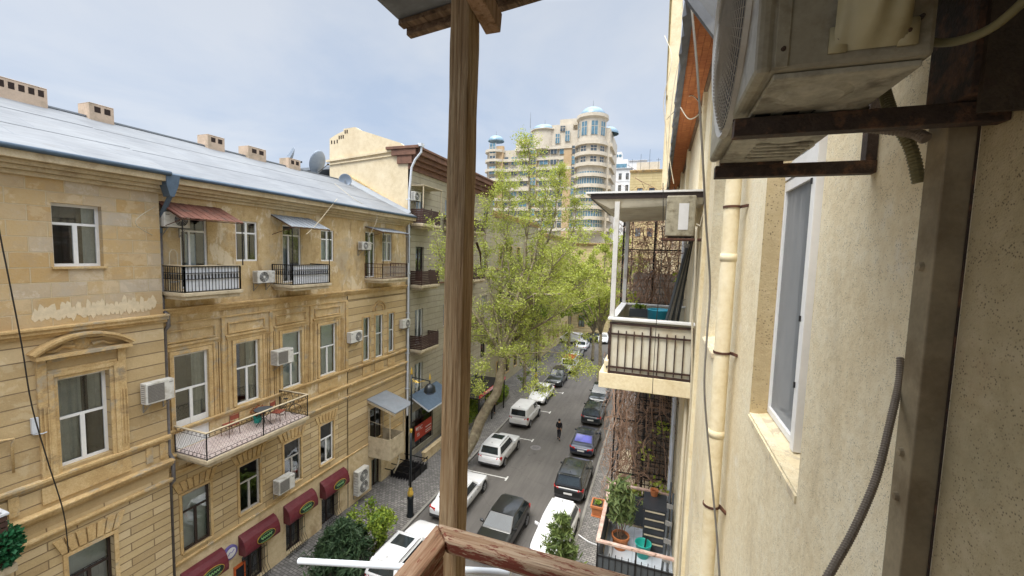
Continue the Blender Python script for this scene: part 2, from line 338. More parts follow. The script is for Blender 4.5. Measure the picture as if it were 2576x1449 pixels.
M['rail_wood_y']=wood('worn_painted_rail_b',(.33,.19,.11),(.48,.33,.22),(.33,.16,.085),(60,2.2,60),((.24,.08,.045),(9,2.,14),.57))
M['orange_wood']=wood('orange_soffit_boards',(.36,.12,.04),(.5,.2,.07),(.27,.08,.03),(30,1.2,30))
def glass(name,tint=(.86,.91,.92),refl=.32,rough=.03):
    t=NT(name); tr=t.new('ShaderNodeBsdfTransparent'); tr.inputs[0].default_value=tuple(tint)+(1,)
    gl=t.new('ShaderNodeBsdfGlossy'); gl.inputs['Roughness'].default_value=rough; gl.inputs[0].default_value=(.9,.95,1,1)
    fr=t.new('ShaderNodeFresnel'); fr.inputs[0].default_value=1.5
    f=t.math('ADD',t.math('MULTIPLY',fr.outputs[0],1.2),refl*.3,True)
    mx=t.new('ShaderNodeMixShader'); t.link(f,mx.inputs[0]); t.link(tr.outputs[0],mx.inputs[1]); t.link(gl.outputs[0],mx.inputs[2]); t.link(mx.outputs[0],t.o.inputs[0]); return t.m
M['glass']=glass('window_glass')
def darkglass(name,c,rough=.06,spec=.9):
    t=NT(name); t.set(t.ramp(t.noise(1.3,3),[(.35,mul(c,.7)),(.65,mul(c,1.3))]),rough,0,spec); return t.m
M['car_glass']=darkglass('car_glass',(.02,.028,.032))
M['tower_glass']=darkglass('tower_blue_glass',(.1,.2,.27),.08)
M['tower_glass_d']=darkglass('tower_dark_glass',(.06,.08,.1),.1)
M['dome']=simple('blue_dome',(.19,.29,.38),.35,.2,.1,1,.05)
def paint(name,c,metal=0.,rough=.28):
    t=NT(name); t.set(t.ramp(t.noise(2.5,4),[(.3,mul(c,.92)),(.7,mul(c,1.05))]),rough,metal,.5); t.b.inputs['Coat Weight'].default_value=.8; t.b.inputs['Coat Roughness'].default_value=.06; return t.m
M['p_white']=paint('white_car_paint',(.7,.71,.73)); M['p_black']=paint('black_car_paint',(.012,.013,.014)); M['p_dark']=paint('dark_graphite_paint',(.02,.026,.03),.3)
M['p_navy']=paint('navy_car_paint',(.015,.02,.045),.3); M['p_grey']=paint('grey_green_paint',(.1,.12,.12),.3); M['p_red']=paint('red_car_paint',(.55,.02,.015)); M['p_silver']=paint('silver_paint',(.45,.47,.5),.4)
def leafmat(name,a,b,tr=.35):
    t=NT(name); g=t.new('ShaderNodeNewGeometry'); n=t.noise(.5,3)
    f=t.math('ADD',t.math('MULTIPLY',g.outputs['Random Per Island'],.65),t.math('MULTIPLY',n,.4))
    c=t.ramp(f,[(.1,a),(.9,b)]); t.set(c,.55,0,.3)
    ts=t.new('ShaderNodeBsdfTranslucent'); t.link(t.mix(1.,c,(1.,1.,.55),'MULTIPLY'),ts.inputs[0]); mx=t.new('ShaderNodeMixShader'); mx.inputs[0].default_value=tr
    t.link(t.b.outputs[0],mx.inputs[1]); t.link(ts.outputs[0],mx.inputs[2]); t.link(mx.outputs[0],t.o.inputs[0]); return t.m
M['leaf_plane']=leafmat('spring_plane_leaves',(.23,.29,.05),(.56,.6,.17),.45)
M['leaf_mid']=leafmat('mid_green_leaves',(.06,.12,.02),(.28,.36,.05),.4)
M['leaf_shrub']=leafmat('shrub_leaves',(.06,.13,.02),(.34,.42,.06),.35)
M['leaf_yellow']=leafmat('yellow_green_tips',(.3,.38,.05),(.5,.55,.12),.4)
M['needle']=leafmat('pine_needles',(.018,.045,.022),(.06,.1,.045),.15)
M['needle_y']=leafmat('young_pine_needles',(.06,.1,.03),(.2,.26,.08),.25)
M['ivy']=leafmat('artificial_ivy',(.008,.05,.018),(.02,.13,.05),.15)
M['oleander']=leafmat('oleander_leaves',(.07,.12,.05),(.26,.32,.12),.3)
def road():
    t=NT('asphalt'); n=t.noise(.25,6,.6); n2=t.noise(60,3); v=t.vec((3,.25,1)); n3=t.noise(1,5,.6,vec=v)
    f=t.math('ADD',t.math('MULTIPLY',n,.4),t.math('ADD',t.math('MULTIPLY',n3,.35),t.math('MULTIPLY',n2,.25)))
    c=t.ramp(f,[(.35,(.075,.07,.066)),(.5,(.105,.098,.092)),(.66,(.14,.13,.122))])
    vo=t.new('ShaderNodeTexVoronoi',feature='DISTANCE_TO_EDGE'); vo.inputs['Scale'].default_value=.22
    nz=t.new('ShaderNodeTexNoise'); nz.inputs['Scale'].default_value=1.2; nz.inputs['Detail'].default_value=5; t.link(t.tc.outputs['Object'],nz.inputs['Vector'])
    ad=t.new('ShaderNodeVectorMath',operation='ADD'); t.link(t.tc.outputs['Object'],ad.inputs[0]); t.link(nz.outputs['Color'],ad.inputs[1]); t.link(ad.outputs[0],vo.inputs['Vector'])
    c=t.mix(t.ramp(vo.outputs['Distance'],[(.002,.4),(.005,0.)]),c,(.05,.047,.044))
    c=t.mix(t.ramp(t.noise(.9,3),[(.66,0.),(.7,.5)]),c,(.06,.057,.055))
    t.set(c,.85,0,.3); t.bump(n2,.3,.006); return t.m
M['road']=road()
def paving():
    t=NT('cobble_paving'); v=t.tc.outputs['Object']
    vo=t.new('ShaderNodeTexBrick'); vo.inputs['Scale'].default_value=1; vo.inputs['Brick Width'].default_value=.24; vo.inputs['Row Height'].default_value=.14; vo.inputs['Mortar Size'].default_value=.018
    vo.inputs['Color1'].default_value=(.1,.1,.1,1); vo.inputs['Color2'].default_value=(.9,.9,.9,1); t.link(t.vec((1,1,1),rot=(0,0,.12)),vo.inputs['Vector'])
    c=t.ramp(vo.outputs['Color'],[(.1,(.13,.125,.12)),(.5,(.2,.19,.185)),(.9,(.28,.265,.25))])
    n=t.noise(.7,5); c=t.mix(t.ramp(n,[(.35,.6),(.65,0.)]),c,(.11,.105,.1)); c=t.mix(t.math('MULTIPLY',vo.outputs['Fac'],.7),c,(.06,.055,.05))
    t.set(c,.8); t.bump(t.math('ADD',t.math('SUBTRACT',1.,vo.outputs['Fac']),t.noise(9,3)),.5,.02); return t.m
M['paving']=paving()
M['kerb']=simple('kerb_stone',(.24,.23,.21),.85,0,.2,2,.2)
M['line']=simple('road_paint',(.62,.62,.6),.7,0,.12,8,.1,dirt=(.3,.29,.27))
SKYTOP=8.; SKYSTR=.08; SUNE=1.6; SUNANG=30; EXPO=.97
SKYA=(3.35,4.1,5.35,1); SKYB=(4.75,5.15,5.8,1); SKYZ=(4.3,4.2,4.0,1)
M['leaf_dead']=leafmat('dead_vine_leaves',(.1,.06,.04),(.24,.16,.1),.1)
# ================================================================ architecture helpers
def wall_grid(mb,x0,x1,z0,z1,ops,depth=.22,y=0.):
    xs=sorted({x0,x1}|{v for o in ops for v in o[:2] if x0<v<x1}); zs=sorted({z0,z1}|{v for o in ops for v in o[2:4] if z0<v<z1})
    for i in range(len(xs)-1):
        for j in range(len(zs)-1):
            a,b,c,d=xs[i],xs[i+1],zs[j],zs[j+1]; mx,mz=(a+b)/2,(c+d)/2
            if any(o[0]<mx<o[1] and o[2]<mz<o[3] for o in ops): continue
            mb.quad((a,y,c),(b,y,c),(b,y,d),(a,y,d))
    for (a,b,c,d) in ops:
        c=max(c,z0); d=min(d,z1)
        if d<=c: continue
        mb.quad((a,y,c),(a,y+depth,c),(a,y+depth,d),(a,y,d)); mb.quad((b,y,c),(b,y,d),(b,y+depth,d),(b,y+depth,c))
        if c>z0: mb.quad((a,y,c),(b,y,c),(b,y+depth,c),(a,y+depth,c))
        if d<z1: mb.quad((a,y,d),(a,y+depth,d),(b,y+depth,d),(b,y,d))
WCACHE={}
def window(root,xc,z0,w,h,depth=.2,y=0.,style='T',ft=.6,fm='white_frame',fw_=.07,cur=(),name='window',bot=0.,sill=None,room=1.1,label=None):
    """frame + glass + curtains in a wall opening; centre-bottom at xc,z0"""
    key=(round(w,3),round(h,3),depth,style,ft,fm,fw_,tuple(cur),bot,sill,room)
    loc=Vector((xc,y,z0))
    if key in WCACHE:
        o=copy_tree(WCACHE[key],root); o.location=loc-shift(root); o.name=name; return o
    m=MB(); a,b=-w/2,w/2; yb=depth; yf=depth-.06
    m.box(a,a+fw_,yf,yb,0,h); m.box(b-fw_,b,yf,yb,0,h); m.box(a+fw_,b-fw_,yf,yb,h-fw_,h); m.box(a+fw_,b-fw_,yf,yb,0,fw_)
    zt=h*ft; k=fw_*.9
    if style in('T','X','D','H'): m.box(a+fw_,b-fw_,yf-.004,yb-.004,zt-k/2,zt+k/2)
    if style in('T','D'): m.box(-k*.7,k*.7,yf-.008,yb-.008,fw_,zt-k/2)
    if style in('X','V'): m.box(-k*.7,k*.7,yf-.008,yb-.008,fw_,h-fw_)
    if style=='D': m.box(a+fw_,b-fw_,yf+.012,yb-.012,fw_,h*bot)
    if style=='O':   # off-centre sash
        m.box(a+fw_,b-fw_,yf-.004,yb-.004,zt-k/2,zt+k/2); m.box(a+w*.35-k/2,a+w*.35+k/2,yf-.008,yb-.008,fw_,zt-k/2)
    if room:
        m.mat(1); y1=depth+room
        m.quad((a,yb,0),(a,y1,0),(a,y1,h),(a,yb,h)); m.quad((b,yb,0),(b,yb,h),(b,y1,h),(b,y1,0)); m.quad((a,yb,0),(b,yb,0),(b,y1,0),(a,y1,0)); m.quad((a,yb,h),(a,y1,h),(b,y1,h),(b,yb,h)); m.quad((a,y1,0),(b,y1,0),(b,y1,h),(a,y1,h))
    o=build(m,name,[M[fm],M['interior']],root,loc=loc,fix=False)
    g=MB().quad((a+.02,yb-.03,.02),(b-.02,yb-.03,.02),(b-.02,yb-.03,h-.02),(a+.02,yb-.03,h-.02)); build(g,'pane',M['glass'],o,loc=(0,0,0),fix=False)
    for (u0,u1,v0,v1,mt) in cur:
        c=MB(); n=max(4,int((u1-u0)*w/.05)); p=[]
        for i in range(n+1):
            x=a+.03+(w-.06)*(u0+(u1-u0)*i/n); yy=yb+.1+(.018*math.sin(i*1.9) if 'curtain' in mt else 0); p.append((x,yy))
        for i in range(n): c.quad((p[i][0],p[i][1],h*v0+.02),(p[i+1][0],p[i+1][1],h*v0+.02),(p[i+1][0],p[i+1][1],h*v1-.02),(p[i][0],p[i][1],h*v1-.02))
        build(c,'curtain',M[mt],o,loc=(0,0,0),fix=False)
    if sill:
        s=MB().box(a-.06,b+.06,-.08,depth-.07,-.06,-.003); build(s,'sill',M[sill],o,loc=(0,0,0))
    WCACHE[key]=o
    if label:o['label']=label
    return o
def trim_frame(mb,x0,x1,z0,z1,w,out,y=0,bottom=False):
    a=-out
    mb.box(x0-w,x0,y+a,y+.01,z0,z1+w); mb.box(x1,x1+w,y+a,y+.01,z0,z1+w); mb.box(x0,x1,y+a,y+.01,z1,z1+w)
    if bottom: mb.box(x0-w,x1+w,y+a,y+.01,z0-w,z0)
def course(mb,x0,x1,z,steps,y=0):
    """steps=[(height,out)] from z upward"""
    for h,o in steps: mb.box(x0,x1,y-o,y+.01,z,z+h-.002); z+=h
def ac_unit(loc,rz,label,style='round',w=.82,h=.56,d=.3,mt='ac_white',flip=False,group='outdoor air conditioner units on the facades',bracket=True,fan2=False,tilt=0):
    """outdoor unit hung on a wall; origin on the wall plane under the casing; -y is out"""
    o=empty('air_conditioner',loc,rz,label,'air conditioner',group)
    y0,y1=-.12,-.12-d; s=-1 if flip else 1
    c=build(MB().box(-w/2,w/2,y1,y0,0,h),'casing',M[mt],o,bevel=.018,loc=(0,0,0))
    if style=='round' or style=='twin':
        cs=[(-s*w*.14,h*.5,min(h*.42,w*.3))] if style=='round' else [(0,h*.27,w*.36),(0,h*.73,w*.36)]
        for cx_,cz,r in cs:
            build(MB().disc((cx_,y1-.003,cz),r,28,'y'),'fan_recess',M['ac_dark'],o,loc=(0,0,0),fix=False)
            g=MB()
            for q in (1.,.8,.6,.4): g.lathe([(r*q-.006,y1-.006),(r*q,y1-.016),(r*q+.004,y1-.006)],(cx_,0,cz),28,'y')
            for k in range(10):
                t=2*PI*k/10; g.bar((cx_+.18*r*math.cos(t),y1-.012,cz+.18*r*math.sin(t)),(cx_+r*math.cos(t),y1-.012,cz+r*math.sin(t)),.005,.005)
            g.lathe([(0,y1-.02),(r*.22,y1-.018),(r*.24,y1-.006)],(cx_,0,cz),16,'y')
            build(g,'fan_guard',M[mt] ,o,loc=(0,0,0),fix=False)
    else:
        g=MB().box(-w/2+.05,w/2-w*.36,y1-.004,y1-.002,.06,h-.07); build(g,'grille_recess',M['vent'],o,loc=(0,0,0))
        g=MB(); n=12
        for k in range(n+1): z=.06+(h-.13)*k/n; g.box(-w/2+.05,w/2-w*.36,y1-.012,y1-.005,z-.004,z+.004)
        build(g,'fan_guard',M['ac_grille'],o,loc=(0,0,0))
    g=MB()
    for k in range(9): z=.08+(h-.16)*k/8; g.box(-s*w/2-.004 if s>0 else w/2,-s*w/2 if s>0 else w/2+.004,y1+.05,y0-.05,z-.012,z+.008)
    build(g,'side_fins',M['vent'],o,loc=(0,0,0))
    if style!='twin': build(MB().box(s*w/2-s*.16,s*w/2-s*.04,y1-.004,y1-.002,h-.12,h-.08),'badge',M['ac_grille'],o,loc=(0,0,0))
    if bracket:
        for x in (-w*.35,w*.35):
            g=MB(); g.box(x-.015,x+.015,y1+.02,0,-.045,-.012); g.box(x-.015,x+.015,-.03,.002,-.35,-.045); g.bar((x,-.03,-.33),(x,y1+.08,-.045),.02)
            build(g,'bracket',M['ac_grille'],o,loc=(0,0,0))
    build(MB().box(-w*.4,w*.4,y1+.04,y0-.04,-.012,-.0005),'feet',M['plastic'],o,loc=(0,0,0))
    pz=MB().tube([(s*w*.42,y0+.02,h*.3),(s*w*.42+.02*s,-.04,h*.25),(s*w*.5+.1*s,-.03,h*.45),(s*w*.5+.16*s,.01,h*.7)],.018,6); build(pz,'refrigerant_pipe',M['hose_cream'],o,loc=(0,0,0),smooth=True)
    return o
def railing(mb,p,q,z0,z1,sp=.11,bw=.016,rails=((1,.03),(0,.03)),ends=True):
    p=Vector((p[0],p[1],0));q=Vector((q[0],q[1],0)); L=(q-p).length; n=max(2,int(L/sp))
    for t,w in rails: z=z0+(z1-z0)*t; mb.bar((p.x,p.y,z),(q.x,q.y,z),w)
    for i in range(1,n):
        c=p.lerp(q,i/n); mb.box(c.x-bw/2,c.x+bw/2,c.y-bw/2,c.y+bw/2,z0,z1)
    if ends:
        for c in (p,q): mb.box(c.x-.02,c.x+.02,c.y-.02,c.y+.02,z0,z1)
# ================================================================ left corner building (root frame: x = world Y, -y = towards the street)
XB=-16.25; YB=14.
def rootL(name,Yc,X,label,cat): return empty(name,(X,Yc,0),PI/2,label,cat,None,(Yc,0,0))
bl=rootL('apartment_building',YB,XB,'ochre stone apartment building across the street with a long pale sheet metal roof','building')
YA=9.33; YE=24.25; YS=-8.; YP=18.6; yA=-.3
opB_top=[(10.14,11.1,13.42,16.12),(12.22,13.2,14.42,16.08),(14.45,15.49,13.42,16.08),(16.73,17.62,14.4,16.0),(20.11,20.98,13.42,16.12),(21.7,22.69,14.38,16.1)]
opB_mid=[(9.76,10.98,7.5,11.05),(12.08,13.14,8.41,11.05),(14.31,15.41,8.41,11.07),(16.57,17.72,8.4,11.1),(19.84,20.45,8.45,11.06),(20.96,21.71,8.42,11.06),(22.26,22.88,8.5,11.03)]
opB_gr=[(9.88,10.9,3.5,5.73),(12.12,13.07,3.63,5.74),(14.34,15.32,3.6,5.76),(16.56,17.5,3.63,5.78),(20.5,21.6,2.7,5.3)]
opB_ba=[(12.15,13.26,.15,1.68),(14.39,15.39,.2,1.76),(16.64,17.8,.1,1.72),(9.95,10.9,.15,1.68),(20.65,21.6,.02,2.0)]
opA_top=[(6.68,7.79,14.3,16.09),(2.6,3.7,14.3,16.09),(-1.4,-.3,14.3,16.09)]
opA_mid=[(6.59,7.77,8.46,11.1),(2.5,3.7,8.46,11.1),(-1.5,-.3,8.46,11.1)]
opA_gr=[(6.6,7.69,3.6,5.78),(2.55,3.65,3.6,5.78)]
w=MB(); wall_grid(w,YA,YE,12.6,16.85,opB_top); build(w,'wall',M['render'],bl,fix=False)
w=MB(); wall_grid(w,YA,YP,6.9,12.6,opB_mid[:4]); build(w,'wall',M['render'],bl,fix=False)
w=MB(); wall_grid(w,YP,YE,3.2,12.6,opB_mid[4:]+opB_gr[4:],y=-.05); build(w,'wall',M['rustic'],bl,fix=False)
w=MB(); wall_grid(w,YA,YP,3.2,6.9,opB_gr[:4]); build(w,'wall',M['rustic_low'],bl,fix=False)
w=MB(); wall_grid(w,YA,YP,-.2,3.2,opB_ba[:4]); wall_grid(w,YP,YE,-.2,3.2,opB_ba[4:]+[(20.5,21.6,2.7,5.3)],y=-.05); build(w,'wall',M['shop_wall'],bl,fix=False)
w=MB(); wall_grid(w,YS,YA,12.55,16.85,opA_top,y=yA); w.quad((YA,yA,12.55),(YA,0.02,12.55),(YA,0.02,16.85),(YA,yA,16.85)); build(w,'wall',M['ashlar'],bl,fix=False)
w=MB(); wall_grid(w,YS,YA,6.9,12.55,opA_mid,y=yA); w.quad((YA,yA,6.9),(YA,0.02,6.9),(YA,0.02,12.55),(YA,yA,12.55)); build(w,'wall',M['rustic'],bl,fix=False)
w=MB(); wall_grid(w,YS,YA,-.2,6.9,opA_gr,y=yA); w.quad((YA,yA,-.2),(YA,0.02,-.2),(YA,0.02,6.9),(YA,yA,6.9)); build(w,'wall',M['rustic_low'],bl,fix=False)
w=MB(); w.box(YS,YS+.3,.02,12,-.2,16.8); w.box(YS+.3,YE-.02,11.7,12,-.2,16.8); w.box(YE-.3,YE-.02,.3,11.7,-.2,16.8); build(w,'wall',M['render'],bl)
# windows
def wn(op,**k):
    k.setdefault('depth',.12); a,b,c,d=op; return window(bl,(a+b)/2,c,b-a,d-c,**k)
G=('grey_curtain',)
wn(opB_top[0],style='O',ft=.78,cur=((.3,.7,0,.75,'blind'),))
wn(opB_top[1],style='X',ft=.7); wn(opB_top[2],style='O',ft=.82,cur=((0,.35,0,.8,'curtain_g'),)); wn(opB_top[3],style='X',ft=.7,cur=((0,1,0,.68,'blind'),))
wn(opB_top[4],style='X',ft=.75,cur=((.55,1,0,1,'curtain_g'),)); wn(opB_top[5],style='X',ft=.68,cur=((.2,.9,0,.7,'blind'),))
wn(opB_mid[0],style='D',ft=.62,bot=.3,cur=((.62,1,.2,1,'curtain_g'),),fw_=.08); wn(opB_mid[1],style='T',ft=.58,cur=((.6,1,0,1,'curtain_g'),),sill='trim')
wn(opB_mid[2],style='T',ft=.58,cur=((0,1,.02,1,'blind'),),sill='trim'); wn(opB_mid[3],style='T',ft=.56,cur=((0,.25,0,1,'curtain_w'),(.3,1,0,1,'blind')),sill='trim')
for o in opB_mid[4:]: wn(o,style='H',ft=.56,y=-.05,cur=((.1,.95,0,1,'blind'),),fw_=.06,sill='trim')
wn(opB_gr[0],style='T',ft=.68,fm='brown_frame',cur=((0,1,.0,1,'blind'),),sill='trim'); wn(opB_gr[1],style='T',ft=.62,fm='grey_frame',sill='trim'); wn(opB_gr[2],style='T',ft=.62,fm='grey_frame',sill='trim',cur=((.5,.95,0,.3,'curtain_g'),)); wn(opB_gr[3],style='T',ft=.62,fm='white_frame',cur=((.6,1,0,.6,'curtain_g'),),sill='trim')
wn(opB_gr[4],style='V',fm='brown_frame',y=-.05,cur=((.6,.8,0,1,'curtain_g'),),name='balcony_door')
for o in opB_ba[:4]: wn(o,style='V',fm='brown_frame',depth=.3)
wn(opB_ba[4],style='V',fm='brown_frame',depth=.25,y=-.05,name='door',cur=((0,1,0,1,'curtain_g'),))
for o in opA_top: wn(o,style='T',ft=.68,y=yA,depth=.24,cur=((.72,1,0,1,'curtain_g'),),fw_=.08,sill='trim')
for o in opA_mid: wn(o,style='T',ft=.54,y=yA,depth=.24,cur=((.0,.55,0,1,'curtain_g'),(.7,1,.54,1,'curtain_g')),fw_=.085)
for o in opA_gr: wn(o,style='T',ft=.62,fm='brown_frame',y=yA,depth=.24,cur=((0,1,.62,1,'blind'),(.45,1,0,.62,'curtain_w')),sill='trim')
# cornice, courses, surrounds
c=MB(); course(c,YA,YE+.25,16.72,[(.12,.12),(.1,.26),(.14,.4),(.22,.62)]); course(c,YS,YA-.01,16.72,[(.12,.14),(.12,.28),(.12,.42),(.22,.62)],y=yA+.0); build(c,'cornice',M['cornice'],bl,bevel=.012)
g=MB(); g.tube([(YS,yA-.66,17.36),(YA,yA-.66,17.34)],.075,8); g.tube([(YA,-.68,17.34),(YE+.2,-.68,17.34)],.07,8); build(g,'gutter',M['tin_blue'],bl,smooth=True)
c=MB()
course(c,YA,YE+.02,12.48,[(.1,.06),(.12,.14),(.08,.2)]); course(c,YA,YE+.02,12.18,[(.07,.05)])
course(c,YA,YP,8.18,[(.1,.07),(.08,.13)]); course(c,YP,YE+.02,8.18,[(.1,.12),(.08,.2)])
course(c,YA,YP,7.22,[(.1,.06),(.09,.14),(.07,.2)]); course(c,YP,YE+.02,7.22,[(.1,.11),(.09,.19),(.07,.25)])
course(c,YA,YP,6.62,[(.09,.06),(.08,.12)]); course(c,YP,YE+.02,6.62,[(.09,.11),(.08,.17)])
course(c,YA,YE,3.14,[(.07,.07),(.05,.1)])
course(c,YS,YA+.08,12.36,[(.1,.08),(.12,.18),(.07,.24)],y=yA); course(c,YS,YA+.06,8.18,[(.1,.07),(.09,.14)],y=yA); course(c,YS,YA+.08,7.22,[(.1,.08),(.1,.18),(.06,.24)],y=yA); course(c,YS,YA+.06,6.62,[(.09,.07),(.08,.14)],y=yA)
build(c,'string_course',M['trim'],bl,bevel=.01)
c=MB()
for (a,b,z0,z1) in opB_mid[:4]:
    trim_frame(c,a,b,max(z0,8.36),z1,.14,.07); trim_frame(c,a-.2,b+.2,8.36,z1+.16,.16,.04)
    c.box(a-.3,b+.3,-.06,.01,z1+.45,z1+.5); c.box(a-.3,b+.3,-.06,.01,z1+.85,z1+.9); c.box(a-.3,a-.25,-.06,.01,z1+.5,z1+.85); c.box(b+.25,b+.3,-.06,.01,z1+.5,z1+.85)
    c.box(a-.42,b+.42,-.1,.01,z1+.32,z1+.4)
    for s in (a-.42,b+.42): 
        for k in (-.1,0.,.1): c.box(s+k-.022,s+k+.022,-.075,.01,8.36,z1+.2)
    c.box(a-.1,b+.1,-.05,.01,7.6,8.1) if z0>8 else None
    build(c,'window_surround',M['trim'],bl,bevel=.008); c=MB()
for (a,b) in ((9.35,9.5),(11.5,11.62),(13.66,13.8),(15.94,16.06),(18.42,18.6)): build(MB().box(a,b,-.09,.01,8.36,12.18),'pilaster',M['trim'],bl,bevel=.008)
for (a,b,z0,z1) in opB_mid[4:]: trim_frame(c,a,b,8.36,z1,.09,.05,y=-.05); c.box(a-.05,b+.05,-.1,.01,7.6,8.1); build(c,'window_surround',M['trim'],bl,bevel=.008); c=MB()
# blind arch over the middle narrow window
m_=(opB_mid[5][0]+opB_mid[5][1])/2
for k in range(12):
    t0,t1=PI*k/12,PI*(k+1)/12
    for r in (.62,.42): c.prism([(m_+r*math.cos(t0),11.35+r*math.sin(t0)),(m_+(r-.08)*math.cos(t0),11.35+(r-.08)*math.sin(t0)),(m_+(r-.08)*math.cos(t1),11.35+(r-.08)*math.sin(t1)),(m_+r*math.cos(t1),11.35+r*math.sin(t1))],lambda u,v:(u,-.12,v),lambda u,v:(u,-.04,v))
build(c,'blind_arch',M['trim'],bl); c=MB()
for (a,b,z0,z1) in opB_gr[:4]+[(q[0],q[1],q[2],q[3]) for q in []]:
    trim_frame(c,a,b,z0,z1,.1,.04); mid=(a+b)/2
    for k in range(-3,4):
        x=mid+k*.19; c.prism([(x-.07,z1+.14),(x+.07,z1+.14),(x+.09+k*.05,z1+.56),(x-.09+k*.05,z1+.56)],lambda u,v:(u,-.05,v),lambda u,v:(u,.01,v))
    build(c,'window_surround',M['trim'],bl); c=MB()
for (a,b,z0,z1) in opA_gr:
    trim_frame(c,a,b,z0,z1,.11,.05,y=yA); mid=(a+b)/2
    for k in range(-3,4):
        x=mid+k*.2; c.prism([(x-.08,z1+.15),(x+.08,z1+.15),(x+.1+k*.05,z1+.62),(x-.1+k*.05,z1+.62)],lambda u,v:(u,yA-.06,v),lambda u,v:(u,yA+.01,v))
    build(c,'window_surround',M['trim'],bl); c=MB()
for (a,b,z0,z1) in opA_mid:
    trim_frame(c,a,b,8.36,z1,.1,.05,y=yA); trim_frame(c,a-.1,b+.1,8.36,z1+.1,.12,.1,y=yA)
    c.box(a-.42,a-.22,yA-.08,yA+.01,8.36,11.75); c.box(b+.22,b+.42,yA-.08,yA+.01,8.36,11.75)
    for s in (a-.4,a-.32,a-.24,b+.24,b+.32,b+.4): c.box(s-.018,s+.018,yA-.11,yA+.01,8.6,10.4)
    c.box(a-.2,b+.2,yA-.06,yA+.01,11.32,11.4); c.box(a-.2,b+.2,yA-.06,yA+.01,11.62,11.7)
    c.box(a-.45,b+.45,yA-.06,yA+.01,7.62,8.1); build(c,'window_surround',M['trim'],bl,bevel=.008); c=MB()
for x in (5.6,4.9,8.75,9.15): build(MB().box(x-.1,x+.1,yA-.05,yA+.01,7.6,8.16),'pilaster',M['trim'],bl,bevel=.008)
for (a,b,z0,z1) in opA_mid:   # segmental pediment
    p=MB(); x0,x1=a-.5,b+.5; mid=(a+b)/2; hw=(x1-x0)/2; rise=.42; Rr=(hw*hw+rise*rise)/(2*rise); cz=11.86+rise-Rr; n=14; t0=math.asin(hw/Rr)
    p.box(x0,x1,yA-.3,yA+.01,11.76,11.86)
    for (ro,ri,ou) in ((Rr+.12,Rr+.05,.34),(Rr+.05,Rr-.03,.26)):
        for k in range(n):
            ta,tb=-t0+2*t0*k/n,-t0+2*t0*(k+1)/n
            p.prism([(mid+ro*math.sin(ta),cz+ro*math.cos(ta)),(mid+ri*math.sin(ta),cz+ri*math.cos(ta)),(mid+ri*math.sin(tb),cz+ri*math.cos(tb)),(mid+ro*math.sin(tb),cz+ro*math.cos(tb))],lambda u,v:(u,yA-ou,v),lambda u,v:(u,yA+.01,v))
    p.lathe([(0,-.34),(.16,-.33),(.22,-.3)],(mid,0,12.04),10,'y'); 
    for s in (-1,1): p.tube([(mid+s*.2,yA-.06,11.98),(mid+s*.45,yA-.06,12.03),(mid+s*.6,yA-.06,11.93),(mid+s*.8,yA-.05,11.92)],[.06,.05,.045,.02],6)
    build(p,'pediment',M['trim'],bl)
# roof
r=MB(); Xr=21.2-16.25; zr=15+.229*21.2; ze=17.42
E1=-.66; r.hexa([(YS,E1-.28,ze-.05),(YA,E1-.28,ze-.05),(YA,Xr,zr-.05),(YS,Xr,zr-.05)],[(YS,E1-.28,ze),(YA,E1-.28,ze),(YA,Xr,zr),(YS,Xr,zr)])
r.hexa([(YA+.002,E1,ze-.05),(YE+.15,E1,ze-.05),(YE+.15,Xr,zr-.05),(YA+.002,Xr,zr-.05)],[(YA+.002,E1,ze),(YE+.15,E1,ze),(YE+.15,Xr,zr),(YA+.002,Xr,zr)])
r.hexa([(YS,Xr+.004,zr-.05),(YE+.15,Xr+.004,zr-.05),(YE+.15,12.4,ze-.05),(YS,12.4,ze-.05)],[(YS,Xr+.004,zr),(YE+.15,Xr+.004,zr),(YE+.15,12.4,ze),(YS,12.4,ze)])
rf=build(r,'roof',M['roof'],bl)
s=MB()
for k in (2,4):
    t=k/5.8; s.bar((YA,E1+(Xr-E1)*t,ze+(zr-ze)*t+.004),(YE+.15,E1+(Xr-E1)*t,ze+(zr-ze)*t+.004),.012,.01); E2=E1-.28; s.bar((YS,E2+(Xr-E2)*t,ze+(zr-ze)*t+.004),(YA,E2+(Xr-E2)*t,ze+(zr-ze)*t+.004),.022,.01)
build(s,'seam_or_shade_line',M['roof'],rf)
build(MB().bar((YS,Xr,zr+.02),(YE+.15,Xr,zr+.02),.16,.06),'ridge_cap',M['tin'],rf)
def chim(px0,px1,ytop,nh,extra=0):
    y0=fx(px0,ytop,-21.2).y; y1=fx(px1,ytop,-21.2).y; zt=fx((px0+px1)/2,ytop,-21.2).z; zb=zr-.25
    m=MB().box(y0,y1,Xr-.28,Xr+.45,zb,zt); m.box(y0-.0,y1+.0,Xr-.29,Xr+.46,zt+.001,zt+.03)
    ch=build(m,'chimney',M['chim'],rf,bevel=.03); h=MB(); wd=(y1-y0)/(nh*2+1)
    for i in range(nh):
        xa=y0+wd*(2*i+1); build(MB().box(xa,xa+wd*1.25,Xr-.285,Xr-.2,zt-.3,zt-.08),'flue_opening',M['dark_hole'],ch)
chim(-60,106,205,6); chim(213,275,268,2); chim(512,555,345,2); chim(615,660,374,2); chim(717,747,402,2)
